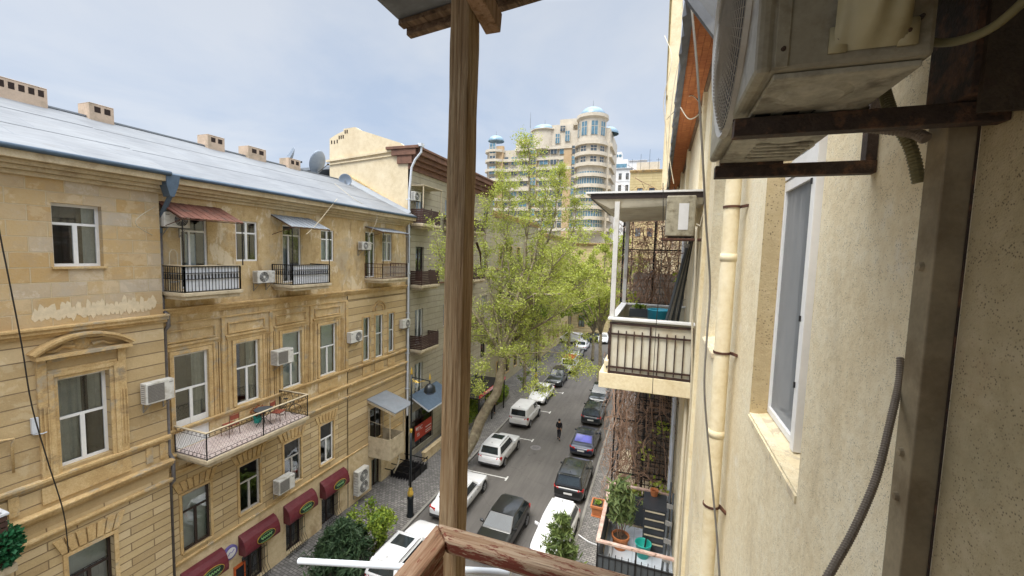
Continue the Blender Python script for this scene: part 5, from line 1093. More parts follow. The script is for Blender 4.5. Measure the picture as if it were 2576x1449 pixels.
for k in range(NZ+1):
    z=13.3+(15.95-13.3)*k/NZ; xa_,xb2=polep(z); ya,yb=1.015,1.085; per=[]
    for (px_,py_,qx,qy) in ((xa_,ya,xb2,ya),(xb2,ya,xb2,yb),(xb2,yb,xa_,yb),(xa_,yb,xa_,ya)):
        for s_ in range(NS):
            t=s_/NS; e=.0009*math.sin(k*.9+s_*2.1)+rs.uniform(-.0005,.0005); r_=.0035 if s_==0 else 0
            x=px_+(qx-px_)*t; y=py_+(qy-py_)*t; cxm,cym=(xa_+xb2)/2,(ya+yb)/2; d=Vector((x-cxm,y-cym)).normalized(); per.append((x+d.x*(e-r_),y+d.y*(e-r_),z))
    vs+=per
n=4*NS
for k in range(NZ):
    for j in range(n): fs.append((k*n+j,k*n+(j+1)%n,(k+1)*n+(j+1)%n,(k+1)*n+j))
m.add(vs,fs); build(m,'timber',M['post_wood'],post)
g=MB(); q=fy(1199,610,1.05); g.tube([q,q+Vector((.012,0,-.03)),q+Vector((.016,0,-.075))],[.004,.003,.0008],5); q=fy(1150,118,1.012); build(g,'splinter',M['beam_wood'],post)
# roof corner over the post
rc=fz(1030,75,15.78); sl_z=.22
rfc=empty('balcony_roof',(rc.x,rc.y,rc.z),0,'underside corner of the near balcony roof with grey metal sheet and timber fascia at the top','roof',None,(rc.x,rc.y,rc.z))
ctop=fz(1030,75,15.80); cbot=fy(1036,101,ctop.y); 
q_=fy(1380,0,ctop.y); sl_=(q_.z-cbot.z)/(q_.x-cbot.x); rise=lambda x:(x-ctop.x)*sl_
A=ctop; B=Vector((.62,A.y,A.z+rise(.62))); Cc=Vector((.62,-3.5,A.z+rise(.62))); Dd=Vector((A.x,-3.5,A.z))
up_=Vector((0,0,.012)); build(MB().hexa([A,B,Cc,Dd],[p+up_ for p in (A,B,Cc,Dd)]),'metal_sheet',simple('dull_grey_sheet',(.2,.21,.215),.5,.2,.2,5,.2,dirt=(.12,.12,.12)),rfc)
hgt=A.z-cbot.z
f_=MB(); f_.hexa([A+Vector((.01,-.035,-hgt)),B+Vector((0,-.035,-hgt)),B+Vector((0,-.005,-hgt)),A+Vector((.01,-.005,-hgt))],[A+Vector((.01,-.035,-.001)),B+Vector((0,-.035,-.001)),B+Vector((0,-.005,-.001)),A+Vector((.01,-.005,-.001))])
build(f_,'fascia_board',M['beam_wood'],rfc,bevel=.003)
f_=MB(); f_.hexa([A+Vector((.0,-.07,-hgt*.5)),B+Vector((0,-.07,-hgt*.5)),B+Vector((0,-.036,-hgt*.5)),A+Vector((.0,-.036,-hgt*.5))],[A+Vector((.0,-.07,-.001)),B+Vector((0,-.07,-.001)),B+Vector((0,-.036,-.001)),A+Vector((.0,-.036,-.001))]); build(f_,'batten',M['beam_wood'],rfc,bevel=.003)
r1=fy(1238,42,1.06); r2=fy(1238,85,1.0)
brc=MB(); e0=fy(1243,62,1.12); brc.bar(e0,e0+Vector((.0,-.7,.12)),.045,.055); build(brc,'rafter',M['brace_wood'],rfc,bevel=.003)
# the rest of our balcony behind the camera: deck, plus end boards added unseen to shade the near wall
dk=empty('balcony_deck',(-.1,-1.2,13.2),0,'unseen timber deck of the near balcony with added end boards that block light','balcony',None,(-.1,-1.2,13.2)); build(MB().box(-.62,.61,-3.5,.9,13.18,13.25),'deck',M['beam_wood'],dk); g=MB()
for k in range(8): g.box(-.62+.153*k,-.475+.153*k,-3.5,-3.46,13.25,15.75)
build(g,'light_block_boards',M['beam_wood'],dk)
# white plastic tube
tb_=empty('plastic_tube',fy(1000,1418,1.12),0,'white plastic tube sticking out sideways under the near handrail','tube'); SH[tb_.name]=tb_.location.copy()
e0=fy(752,1411,1.12); e1=fy(1285,1441,1.16); build(MB().tube([e0,e1],.0105,20),'tube',simple('white_pvc',(.66,.7,.74),.35,0,.05,4,0),tb_,smooth=False,bevel=.002)
# ================================================================ neighbouring balcony
nb=rootR('roofed_balcony',8.5,XR,'neighbouring balcony with flat white roof, panelled sides and dark iron bars','balcony')
ya_,yb_=7.26,9.9
def nbx(px,py,Y=7.26): return XR-fy(px,py,Y).x   # outward distance
o_s=nbx(1505,975); o_r=1.37
s=MB().box(-yb_-.08,-ya_,-o_s,-.001,12.73,13.0).box(-yb_,-ya_-.06,-o_s+.07,-.001,13.002,13.2); build(s,'slab',M['r_smooth'],nb,bevel=.01)
g=MB()
zr1=13.93; g.box(-ya_-.075,-ya_-.05,-o_r+.03,-.04,13.005,zr1); g.box(-yb_+.02,-ya_-.08,-o_r+.02,-o_r+.045,13.25,zr1); g.box(-yb_+.02,-yb_+.045,-o_r+.05,-.04,13.25,zr1); build(g,'side_panel',simple('pale_panel_board',(.66,.62,.5),.6,0,.06,3,.05,dirt=(.55,.48,.34)),nb)
g=MB().box(-ya_-.12,-ya_+.03,-o_r-.03,-.02,zr1+.01,zr1+.05).box(-yb_,-ya_-.122,-o_r-.03,-o_r+.1,zr1+.01,zr1+.05).box(-yb_,-yb_+.1,-o_r+.102,-.02,zr1+.01,zr1+.05); build(g,'coping',M['white_frame'],nb,bevel=.006)
g=MB(); yy=-ya_-.02
g.box(yy-.012,yy+.012,-o_r,-.03,13.0,13.04); g.box(yy-.012,yy+.012,-o_r,-.03,13.1,13.13); g.box(yy-.012,yy+.012,-o_r,-.03,13.68,13.71); g.box(yy-.015,yy+.015,-o_r,-.03,13.86,13.9)
for k in range(11):
    x=-o_r+.02+(o_r-.06)*k/10
    if k in (0,5,10): g.box(yy-.014,yy+.014,x-.014,x+.014,12.98,13.88)
    else: g.box(yy-.009,yy+.009,x-.009,x+.009,13.05,13.76)
for k in range(1,16):
    xx=-ya_-.02-(yb_-ya_)*k/15; g.box(xx-.008,xx+.008,-o_r-.03,-o_r-.014,13.02,13.76)
g.box(-yb_,-ya_-.04,-o_r-.035,-o_r-.01,13.68,13.71); g.box(-yb_,-ya_-.04,-o_r-.035,-o_r-.01,13.08,13.11)
build(g,'iron_bars',M['brown_iron'],nb)
M['chip']=simple('chipped_white_post',(.6,.59,.56),.6,0,.1,4,.2,dirt=(.4,.34,.27))
for (yp,xp) in ((ya_+.06,-.72),(yb_-.05,-.72)): build(MB().box(-yp-.04,-yp+.04,-(XR-xp)-.04,-(XR-xp)+.04,zr1+.05,15.95),'roof_post',M['chip'],nb,bevel=.004)
g=MB().box(-yb_-.4,-ya_+.0,-o_s-.36,-.001,16.09,16.12); build(g,'roof_sheet',M['white_frame'],nb)
g=MB().box(-yb_-.3,-ya_-.03,-o_s-.28,-.01,16.0,16.088); build(g,'roof_frame',M['brown_frame'],nb); g=MB().hexa([(-yb_-.2,-o_s+.05,15.84),(-ya_-.1,-o_s+.05,15.84),(-ya_-.1,-.01,15.9),(-yb_-.2,-.01,15.9)],[(-yb_-.28,-o_s-.24,15.998),(-ya_-.05,-o_s-.24,15.998),(-ya_-.05,-.01,15.999),(-yb_-.28,-.01,15.999)]); build(g,'roof_soffit',simple('cream_soffit',(.6,.55,.43),.7,0,.12,3,.1,dirt=(.45,.38,.26)),nb)
g=MB().box(-yb_,-ya_-.08,-o_r+.05,-.01,13.202,13.215); build(g,'floor',M['char'],nb)
# things inside it
bkt=empty('bucket',(.05,8.6,13.22),0,'blue plastic bucket on the neighbouring balcony','bucket'); build(MB().lathe([(0,0),(.17,0),(.22,.78),(.235,.79),(.22,.8),(.2,.78),(.16,.02),(0,.02)],(0,0,0),18),'body',M['sky_blue'],bkt,loc=(0,0,0),smooth=True)
sk=empty('pole_bundle',(.25,8.5,13.22),0,'bundle of grey poles leaning against the wall of the neighbouring balcony','poles')
for k in range(5): build(MB().tube([(-.2+.07*k,-.3+.1*k,0.),(.22+.03*k,.1*k-.1,2.0+.08*k)],.028,7),'pole',M['ac_grille'] if k%2 else M['char'],sk,loc=(0,0,0))
bg=empty('planter',(-.35,9.3,13.2),0,'green leafy bit on the ledge inside the neighbouring balcony','plant'); build(MB().box(-.2,.2,-.08,.08,.55,.72),'trough',M['char'],bg,loc=(0,0,0)); M['lime']=simple('lime_plastic',(.12,.5,.08),.5); leafobj('foliage',leafcloud(60,(0,0,.78),(.16,.07,.05),.09,5),'leaf_shrub',bg,loc=(0,0,0))
# its AC, side on
na=ac_unit((XR-.02,7.05,15.33),-PI/2,'tall grubby cream outdoor unit hung beneath the corner of the neighbouring balcony roof','sq',w=.32,h=.62,d=.42,mt='ac_dirty',group=None,bracket=False)
na.location=(.6,7.06,15.36); build(MB().box(-.2,.2,-.6,.02,-.06,-.03),'bracket',M['rust_iron'],na,loc=(0,0,0)); build(MB().box(.161,.168,-.36,-.22,.1,.5),'valve_cover',M['plate'],na,loc=(0,0,0))
# ================================================================ lower terrace with drawers, pots and ladder
te=rootR('terrace_balcony',9.,XR,'lower terrace balcony with grey tiles, painted timber rails and dark panels','balcony')
y0t,y1t=7.97,10.25; zt_=9.43; zf=8.42; ot=1.48
build(MB().box(-y1t-.1,-y0t+.06,-ot-.08,-.001,zf-.3,zf-.02),'slab',M['slab'],te,bevel=.02); build(MB().box(-y1t+.03,-y0t-.03,-ot+.04,-.005,zf-.018,zf),'floor',M['tile_grey'],te)
M['rail_pink']=wood('pink_worn_rail',(.5,.36,.3),(.62,.5,.43),(.38,.2,.15),(3,3,3))
build(MB().box(-y0t-.045,-y0t+.025,-ot-.03,-.02,zt_-.045,zt_).box(-y1t-.03,-y1t+.04,-ot-.03,-.02,zt_-.045,zt_).box(-y1t+.042,-y0t-.047,-ot-.03,-ot+.05,zt_-.045,zt_),'rail',M['rail_pink'],te,bevel=.005)
g=MB().box(-y1t-.0,-y1t+.02,-ot+.02,-.55,zf+.05,zt_-.22).box(-y1t+.03,-y0t-.03,-ot+.0,-ot+.015,zf,zt_-.3).box(-y0t-.02,-y0t+.0,-ot+.02,-.03,zf,zt_-.3); build(g,'panel',M['char'],te)
g=MB(); 
for k in range(13): x=-ot+.0+(ot-.03)*k/12; g.box(-y0t+.003,-y0t+.017,x-.007,x+.007,zf-.02,zt_-.22)
g.box(-y0t+.0,-y0t+.02,-ot,-.03,zt_-.32,zt_-.3)
build(g,'iron_bars',M['black_metal'],te); g=MB()
for k in range(12): x=-ot+(ot-.03)*k/11; g.box(-y1t-.004,-y1t+.004,x-.006,x+.006,zt_-.24,zt_-.05)
g.box(-y1t-.01,-y1t+.01,-ot,-.03,zt_-.24,zt_-.22)
build(g,'iron_bars',M['black_metal'],te)
for x in (-ot+.01,-ot/2,-.03): build(MB().box(-y0t-.02,-y0t+.02,x-.015,x+.015,zf-.02,zt_-.046),'rail_post',M['black_metal'],te)
g=MB()
for k in range(7): g.tube([(-y1t,-.62+.07*k,zt_-.2),(-y1t-.0,-.6+.07*k+(.03 if k%2 else -.03),zt_-.13),(-y1t,-.62+.07*k,zt_-.06)],.012,5)
build(g,'scroll_panel',M['plate'],te)
build(MB().tube([(-y1t+.1,-ot+.16,zf+.05),(-y0t-.1,-ot+.16,zf+.05)],.05,10),'white_pipe',M['tin_grey'],te,smooth=True)
dr=empty('drawer_unit',(.22,9.75,zf),0,'tall charcoal drawer unit on the lower terrace','cabinet')
build(MB().box(-.25,.22,-.28,.4,0,.98),'carcass',M['char'],dr,loc=(0,0,0))
for k in range(5): 
    z=.05+k*.185; d_=build(MB().box(-.24,.21,-.3,-.282,z,z+.165),'drawer',M['char2'],dr,loc=(0,0,0),bevel=.008); build(MB().box(-.22,.19,-.33,-.301,z+.145,z+.165),'handle',M['hose_cream'],d_,loc=(0,0,0))
build(MB().box(-.27,.24,-.3,.42,.982,1.0),'top',M['char2'],dr,loc=(0,0,0),bevel=.01)
po=empty('flower_pot',(.18,10.05,zf+1.0),0,'small orange pot on the terrace drawer unit','pot'); build(MB().lathe([(0,0),(.07,0),(.1,.14),(.08,.14),(.06,.1)],(0,0,0),14),'body',M['terracotta'],po,loc=(0,0,0))
def pot(loc,r,h,label,n_stem,hs,mt='leaf_shrub',seed=1,nl=500,pm='terracotta'):
    o=empty('potted_plant',loc,0,label,'plant'); build(MB().lathe([(0,0),(r*.72,0),(r*.78,.02),(r*.95,h*.82),(r*1.06,h*.83),(r*1.06,h),(r*.9,h),(r*.85,h*.8)],(0,0,0),20),'pot',M[pm],o,loc=(0,0,0)); build(MB().disc((0,0,h*.86),r*.9,16,'z'),'soil',M['soil'],o,loc=(0,0,0))
    rs=random.Random(seed); s=MB(); P=[]
    for k in range(n_stem):
        a=rs.uniform(0,2*PI); t=Vector((math.cos(a)*rs.uniform(.05,.3)*hs*.6,math.sin(a)*rs.uniform(.05,.3)*hs*.6,hs*rs.uniform(.6,1))); b=Vector((rs.uniform(-.4,.4)*r,rs.uniform(-.4,.4)*r,h*.85)); pts=[b,b.lerp(b+t,.5)+Vector((rs.uniform(-.03,.03),rs.uniform(-.03,.03),0)),b+t]; s.tube(pts,[.008,.006,.002],4)
        for q in range(nl//n_stem): 
            u=rs.uniform(.35,1); p=pts[0].lerp(pts[2],u); P.append((p.x+rs.gauss(0,.06)*hs,p.y+rs.gauss(0,.06)*hs,p.z+rs.gauss(0,.03)))
    build(s,'stem',M['vine'],o,loc=(0,0,0)); leafobj('foliage',leaves(np.array(P),.075,np.random.default_rng(seed),4.5,.5),mt,o,loc=(0,0,0)); return o
pot((-.5,9.35,zf),.19,.3,'terracotta pot with a tall oleander on the lower terrace',9,1.5,'oleander',3,620)
bk2=empty('bucket',(.0,9.25,zf),0,'turquoise bucket with a dark brush on the lower terrace','bucket'); build(MB().lathe([(0,0),(.12,0),(.17,.3),(.185,.31),(.165,.32),(.15,.29),(.11,.02),(0,.02)],(0,0,0),20),'body',M['teal'],bk2,loc=(0,0,0),smooth=True); build(MB().tube([(.02,.02,.05),(.06,.05,.45)],.02,6).box(-.08,.04,-.05,.05,.1,.16),'brush',M['plastic'],bk2,loc=(0,0,0))
ldr=empty('folded_ladder',(.42,9.1,zf),0,'grey folded ladder leaning upright against the wall above the lower terrace','ladder')
build(MB().tube([(-.05,-.6,0),(.08,.35,1.5),(.1,.5,1.62),(.1,.62,1.5),(.02,.0,.1)],.025,7).tube([(.05,-.65,0),(.14,.3,1.5)],.025,7),'rail',M['char'],ldr,loc=(0,0,0)); g=MB()
for k in range(5): g.bar((-.06+.02*k,-.55+.18*k,.15+.28*k),(.1+.01*k,-.6+.18*k,.15+.28*k),.03,.1)
build(g,'step',M['ac_grille'],ldr,loc=(0,0,0))
sp=empty('square_planter',(-1.02,8.95,9.12),0,'square orange planter hooked outside the lower terrace rail','planter'); build(MB().box(-.13,.13,-.16,.16,0,.02).hexa([(-.1,-.13,0),(.1,-.13,0),(.1,.13,0),(-.1,.13,0)],[(-.13,-.17,.24),(.13,-.17,.24),(.13,.17,.24),(-.13,.17,.24)]),'box',M['terracotta'],sp,loc=(0,0,0)); build(MB().box(-.15,.15,-.19,-.16,.22,.27).box(-.15,.15,.16,.19,.22,.27).box(-.15,-.12,-.16,.16,.22,.27).box(.12,.15,-.16,.16,.22,.27),'rim',M['terracotta'],sp,loc=(0,0,0)); build(MB().box(-.12,.12,-.15,.15,.242,.246),'soil',M['soil'],sp,loc=(0,0,0)); leafobj('foliage',leafcloud(70,(0,0,.28),(.08,.1,.06),.06,6),'leaf_shrub',sp,loc=(0,0,0))
sp.location=fz(1503,1292,9.0)+Vector((0,0,0))
hose('knotted_rope',[fy(*p) for p in ((1455,1345,8.4),(1480,1362,8.3),(1505,1372,8.0))],.012,'plate','white rope tied to the terrace rail corner','rope',n=5)
# ================================================================ ground, road, pavements
def sheet(name,x0,x1,y0,y1,z,mt): 
    o=build(MB().quad((x0,y0,z),(x1,y0,z),(x1,y1,z),(x0,y1,z)),name,M[mt],fix=False); return tag(o,kind='structure')
sheet('ground',-600,600,-300,900,-.03,'paving')
KL,KR=-12.15,-3.45
sheet('road',KL,KR,-40,79,0,'road'); sheet('cross_road',-60,60,68,78.5,.004,'road')
def slab(name,x0,x1,y0,y1,z,mt): return tag(build(MB().box(x0,x1,y0,y1,-.02,z),name,M[mt],bevel=.02),kind='structure')
slab('pavement_left',-18,KL-.16,-40,67,.13,'paving'); slab('pavement_right',KR+.16,.7,-40,67,.13,'paving')
slab('kerb_left',KL-.158,KL,-40,67,.14,'kerb'); slab('kerb_right',KR,KR+.158,-40,67,.14,'kerb')
g=MB()
for (y,xe) in ((25.3,-8.95),(31.5,-9.0),(38.,-9.2),(44.1,-9.3),(19.2,-9.),(50.4,-9.3)): g.box(-12.0,xe,y-.05,y+.05,.0035,.004); g.box(xe+.001,xe+.11,y-.28,y+.28,.0035,.004)
for y in (24.0,29.5,35.3,41.2): g.box(-5.8,-3.6,y-.05,y+.05,.0035,.004) if False else None
tag(build(g,'parking_marking',M['line'],fix=False),kind='structure')
mh=empty('manhole_cover',(-8.35,30.4,.002),0,'round iron manhole cover in the asphalt between the parked rows','manhole'); build(MB().lathe([(0,.008),(.33,.008),(.34,.003),(.42,.003),(.43,0)],(0,0,0),26),'cover',M['lead'],mh,loc=(0,0,0)); g=MB()
for k in range(5): g.box(-.2+.1*k-.015,-.2+.1*k+.015,-.2,.2,.0085,.012)
build(g,'relief',M['plastic'],mh,loc=(0,0,0))
# ================================================================ cars
def car(kind,x,y,hd,pm,label,L=4.5,W=1.82,Hh=1.62,sun=False,rails=False,roofmat=None,lights=False,screen=None,group='cars parked along the street'):
    o=empty({'van':'parked_van'}.get(kind,'parked_car') if not lights else 'moving_car',(x,y,0),R(hd),label,'van' if kind=='van' else 'car',group)
    hw=W/2; P_=M[pm]
    zb=.24; belt={'suv':1.02,'sedan':.9,'hatch':.98,'van':1.1}[kind]; hood={'suv':1.0,'sedan':.86,'hatch':.92,'van':1.02}[kind]
    cr={'suv':(-.49,.17),'sedan':(-.37,.19),'hatch':(-.47,.2),'van':(-.495,.27)}[kind]   # cabin base rear / front (fraction of L)
    tr={'suv':(-.43,.01),'sedan':(-.215,.02),'hatch':(-.35,.03),'van':(-.47,.12)}[kind]     # roof rear / front
    st=[(-.5,.80,.42,belt*.72),(-.488,.92,.3,belt*.9),(-.44,.985,zb,belt*.985),(-.3,1.,zb,belt),(0,1.,zb,belt),(.15,1.,zb,belt*.985),(.22,.995,zb,hood*1.0),(.36,.975,zb,hood*.95),(.45,.93,zb,hood*.86),(.487,.84,.3,hood*.72),(.5,.7,.38,hood*.6)]
    m=MB(); vs=[]; n=12
    for (t,wf,z0,z1) in st:
        w_=hw*wf; y_=t*L; h=z1-z0
        half=[(w_*.82,z0),(w_*.97,z0+.1*h),(w_,z0+.4*h),(w_*.995,z0+.72*h),(w_*.95,z1-.04*h),(w_*.8,z1)]
        for (a,b) in half: vs.append((a,y_,b))
        for (a,b) in half[::-1]: vs.append((-a,y_,b))
    fs=[]; k=len(st)
    for i in range(k-1):
        for j in range(n): fs.append((i*n+j,i*n+(j+1)%n,(i+1)*n+(j+1)%n,(i+1)*n+j))
    for e in (0,k-1):   # end caps as quad strips
        for j in range(5): q=(e*n+j,e*n+j+1,e*n+10-j,e*n+11-j); fs.append(q)
    m.add(vs,fs); build(m,'body',P_,o,smooth=True,sub=2,loc=(0,0,0))
    zr=Hh; wb=hw*.93; wr=hw*(.77 if kind!='van' else .84); by0,by1=cr[0]*L,cr[1]*L; ty0,ty1=tr[0]*L,tr[1]*L; zc0=belt-.06
    base=[(-wb,by0,zc0),(wb,by0,zc0),(wb,by1,zc0),(-wb,by1,zc0)]; zz=zr-.05
    top=[(-wr,ty0,zz-.02),(wr,ty0,zz-.02),(wr,ty1,zz),(-wr,ty1,zz)]
    m=MB().hexa(base,top); my=(ty0+ty1)/2
    build(m,'cabin',P_,o,bevel=.07,seg=3,loc=(0,0,0),smooth=False)
    rm=MB(); nx=6; ny=6; V=[]
    for j in range(ny+1):
        for i in range(nx+1):
            u=-1+2*i/nx; v=j/ny; V.append((u*wr*.965,ty0+.04+(ty1-ty0-.08)*v,zz-.012+.04*(1-u*u)+.03*math.sin(PI*v)))
    rm.add(V,[(j*(nx+1)+i,j*(nx+1)+i+1,(j+1)*(nx+1)+i+1,(j+1)*(nx+1)+i) for j in range(ny) for i in range(nx)]); build(rm,'roof',M[roofmat] if roofmat else P_,o,smooth=True,loc=(0,0,0),fix=False)
    def panel(a,b,c,d,u0,u1,v0,v1,off,nm,mt,par=o):   # a,b bottom; d,c top
        a,b,c,d=map(Vector,(a,b,c,d)); nn=((b-a).cross(d-a)).normalized(); ce=(a+b+c+d)/4
        if nn.dot(ce-Vector((0,(by0+by1)/2,zc0+.2)))<0: nn=-nn
        q=lambda u,v:(a.lerp(b,u).lerp(d.lerp(c,u),v)+nn*off)
        m=MB(); t=.02; A=[q(u0,v0),q(u1,v0),q(u1,v1),q(u0,v1)]; m.hexa([p-nn*t for p in A],A); return build(m,nm,M[mt] if isinstance(mt,str) else mt,par,loc=(0,0,0))
    B0,B1,B2,B3=map(Vector,base); T0,T1,T2,T3=map(Vector,top)
    panel(B3,B2,T2,T3,.07,.93,.16,.93,.006,'windscreen',screen or 'car_glass'); panel(B0,B1,T1,T0,.1,.9,.24 if kind!='van' else .2,.9,.006,'rear_window',screen or 'car_glass')
    if kind!='van' : sp_=((.07,.365),(.375,.655),(.665,.91))
    else: sp_=((.68,.93),)
    for (a,b,c,d) in ((B1,B2,T2,T1),(B0,B3,T3,T0)):
        for (u0,u1) in sp_: panel(a,b,c,d,u0,u1,.22,.9,.008,'side_window','car_glass')
        if kind!='van':
            for u0 in (.36,.65): panel(a,b,c,d,u0,u0+.02,.22,.9,.007,'pillar_trim','plastic')
    rwh=.335; 
    for sx in (-1,1):
        for t in (-.31,.315):
            yw=t*L; xo_=sx*(hw+.004)
            build(MB().disc((sx*(hw*.985+.006),yw,rwh+.02),rwh+.055,24,'x'),'wheel_arch',M['plastic'],o,loc=(0,0,0),fix=False)
            wh=build(MB().lathe([(.2,-.1*sx),(rwh-.02,-.1*sx),(rwh,-.07*sx),(rwh,.015*sx),(rwh-.03,.03*sx),(rwh*.66,.03*sx)],(xo_-sx*.01,yw,rwh),24,'x'),'wheel',M['rubber'],o,loc=(0,0,0),fix=False)
            r_=MB().lathe([(0,.012*sx),(rwh*.15,.018*sx),(rwh*.2,.0*sx)],(xo_,yw,rwh),12,'x')
            for q in range(7):
                a=2*PI*q/7; r_.bar((xo_+.012*sx,yw+.04*math.cos(a),rwh+.04*math.sin(a)),(xo_+.014*sx,yw+rwh*.64*math.cos(a),rwh+rwh*.64*math.sin(a)),.045,.02,upv=(1,0,0))
            r_.lathe([(rwh*.6,.0),(rwh*.68,.022*sx)],(xo_,yw,rwh),20,'x'); build(r_,'rim',M['rim'],wh,loc=(0,0,0),fix=False)
        tl=MB(); zl=belt*.8
        if kind in('suv','van'): tl.hexa([(sx*hw*.62,-L*.488,zl-.1),(sx*hw*.96,-L*.455,zl-.14),(sx*hw*1.0,-L*.425,zl+.02),(sx*hw*.66,-L*.47,zl+.02)],[(sx*hw*.6,-L*.5,zl+.03),(sx*hw*.93,-L*.475,zl+.08),(sx*hw*.985,-L*.43,zl+.16),(sx*hw*.66,-L*.478,zl+.12)])
        else: tl.hexa([(sx*hw*.5,-L*.5,zl-.09),(sx*hw*.94,-L*.472,zl-.09),(sx*hw*.985,-L*.43,zl-.02),(sx*hw*.5,-L*.46,zl-.09)],[(sx*hw*.5,-L*.503,zl+.06),(sx*hw*.92,-L*.48,zl+.09),(sx*hw*.985,-L*.44,zl+.1),(sx*hw*.5,-L*.46,zl+.08)])
        build(tl,'taillight',M['lens_red'],o,bevel=.012,loc=(0,0,0))
        hl=MB().hexa([(sx*hw*.5,L*.485,hood*.6),(sx*hw*.86,L*.462,hood*.62),(sx*hw*.93,L*.42,hood*.72),(sx*hw*.5,L*.46,hood*.66)],[(sx*hw*.5,L*.492,hood*.72),(sx*hw*.85,L*.47,hood*.78),(sx*hw*.93,L*.41,hood*.84),(sx*hw*.52,L*.47,hood*.78)]); build(hl,'headlight',M['lens_clear'],o,bevel=.012,loc=(0,0,0))
        build(MB().hexa([(sx*(wb+.0),by1-.42,belt+.0),(sx*(wb+.2),by1-.4,belt+.02),(sx*(wb+.2),by1-.3,belt+.02),(sx*wb,by1-.26,belt)],[(sx*(wb+.0),by1-.42,belt+.1),(sx*(wb+.2),by1-.4,belt+.16),(sx*(wb+.2),by1-.3,belt+.16),(sx*wb,by1-.26,belt+.1)]),'mirror',P_,o,bevel=.02,loc=(0,0,0))
        build(MB().box(sx*hw*1.003,sx*hw*1.003+sx*.012,-L*.2,L*.2,.3,.36),'sill_trim',M['plastic'],o,loc=(0,0,0))
        if rails: build(MB().tube([(sx*wr*.92,ty0+.12,zz+.0),(sx*wr*.92,ty0+.3,zz+.06),(sx*wr*.92,ty1-.3,zz+.06),(sx*wr*.92,ty1-.1,zz+.02)],.016,6),'roof_rail',M['plastic'],o,loc=(0,0,0))
    build(MB().box(-hw*.86,hw*.86,-L*.5-.012,-L*.46,.3,.46).box(-hw*.8,hw*.8,-L*.506-.02,-L*.5,.36,.4),'rear_bumper',M['plastic'],o,bevel=.02,loc=(0,0,0)); build(MB().box(-hw*.6,hw*.6,L*.47,L*.503,.32,.5),'grille',M['plastic'],o,bevel=.02,loc=(0,0,0))
    build(MB().box(-.26,.26,-L*.5-.012,-L*.5+.01,.56,.67),'licence_plate',M['plate'],o,loc=(0,0,0)); build(MB().box(-.26,.26,L*.5-.01,L*.505,.42,.52),'licence_plate',M['plate'],o,loc=(0,0,0))
    if kind!='van' and kind!='sedan': build(MB().box(-wr*.8,wr*.8,ty0-.1,ty0+.06,zz-.03,zz+.0),'spoiler',P_,o,bevel=.012,loc=(0,0,0))
    if sun: build(MB().box(-wr*.62,wr*.62,my+.05,ty1-.25,zz+.052,zz+.062),'sunroof',M['car_glass'],o,bevel=.01,loc=(0,0,0))
    build(MB().lathe([(0,.0),(.02,0),(.012,.08),(0,.1)],(0,ty0+.25,zz+.05),6),'antenna',M['plastic'],o,loc=(0,0,0))
    # door seams
    s=MB()
    for sx in (-1,1):
        for t in (-.17,.02,.17): s.box(sx*hw*1.0015,sx*hw*1.0015+sx*.002,t*L-.004,t*L+.004,.35,belt*.9)
        for t in (-.1,.09): s.box(sx*hw*1.0,sx*hw*1.0+sx*.015,t*L-.08,t*L+.06,belt*.8,belt*.83)
    build(s,'door_seam',M['plastic'],o,loc=(0,0,0))
    return o
XL=-10.6
car('suv',-10.55,16.25,-1,'p_white','white parked car with a black glass sunroof at the bottom left under the handrail',sun=True,rails=True,L=4.55,Hh=1.6)
car('sedan',-10.6,21.85,0,'p_white','white parked saloon half hidden behind the wooden post',L=4.7,Hh=1.46,W=1.84)
car('suv',-10.45,28.15,-1,'p_white','white parked off-roader with red tail lights and dark sunroof, on the left kerb',sun=True,rails=True,L=4.5,Hh=1.68)
car('van',-10.75,35.3,-1,'p_white','white parked panel van with black rear window',L=4.3,W=1.8,Hh=1.82)
car('sedan',-10.95,41.5,180,'p_white','white parked saloon facing the camera just beyond the white van',L=4.6,Hh=1.46)
car('suv',-10.7,47.6,180,'p_dark','dark parked car facing the camera between the white saloon and the red topped vehicle',L=4.5)
car('van',-10.4,54.,0,'p_white','white vehicle with a bright red roof, far along the left kerb',roofmat='p_red',L=4.6,Hh=2.0)
car('hatch',-7.12,19.75,178,'p_black','black car driving towards the camera in the middle of the road',L=4.5,Hh=1.45,lights=True,group=None)
car('hatch',-4.38,20.5,177,'p_white','white hatchback facing the camera on the right kerb, partly behind a young pine',L=4.15,W=1.76,Hh=1.52)
car('suv',-4.5,26.35,0,'p_black','black parked off-roader with a reflective rear window behind the white hatchback',L=4.6,Hh=1.72,rails=True,W=1.9,sun=True)
screen=darkglass('painted_reflection_glass',(.13,.14,.5),.08)  # violet blue reflection put into the base colour of the glass
car('sedan',-4.72,32.3,-1,'p_navy','dark blue parked saloon whose rear window has a painted violet blue reflection',L=4.7,Hh=1.45,W=1.84,screen=screen,sun=True)
car('suv',-5.0,38.4,0,'p_dark','dark parked estate with silver roof rails ahead of the blue saloon',L=4.6,Hh=1.62,rails=True,sun=True)
car('sedan',-5.2,43.9,180,'p_dark','dark parked car with pale windscreen, farthest clear car on the right kerb',L=4.5)
car('hatch',-6.6,13.1,180,'p_black','dark car seen only under the handrail below the plastic tube',L=4.3,Hh=1.5,group=None)
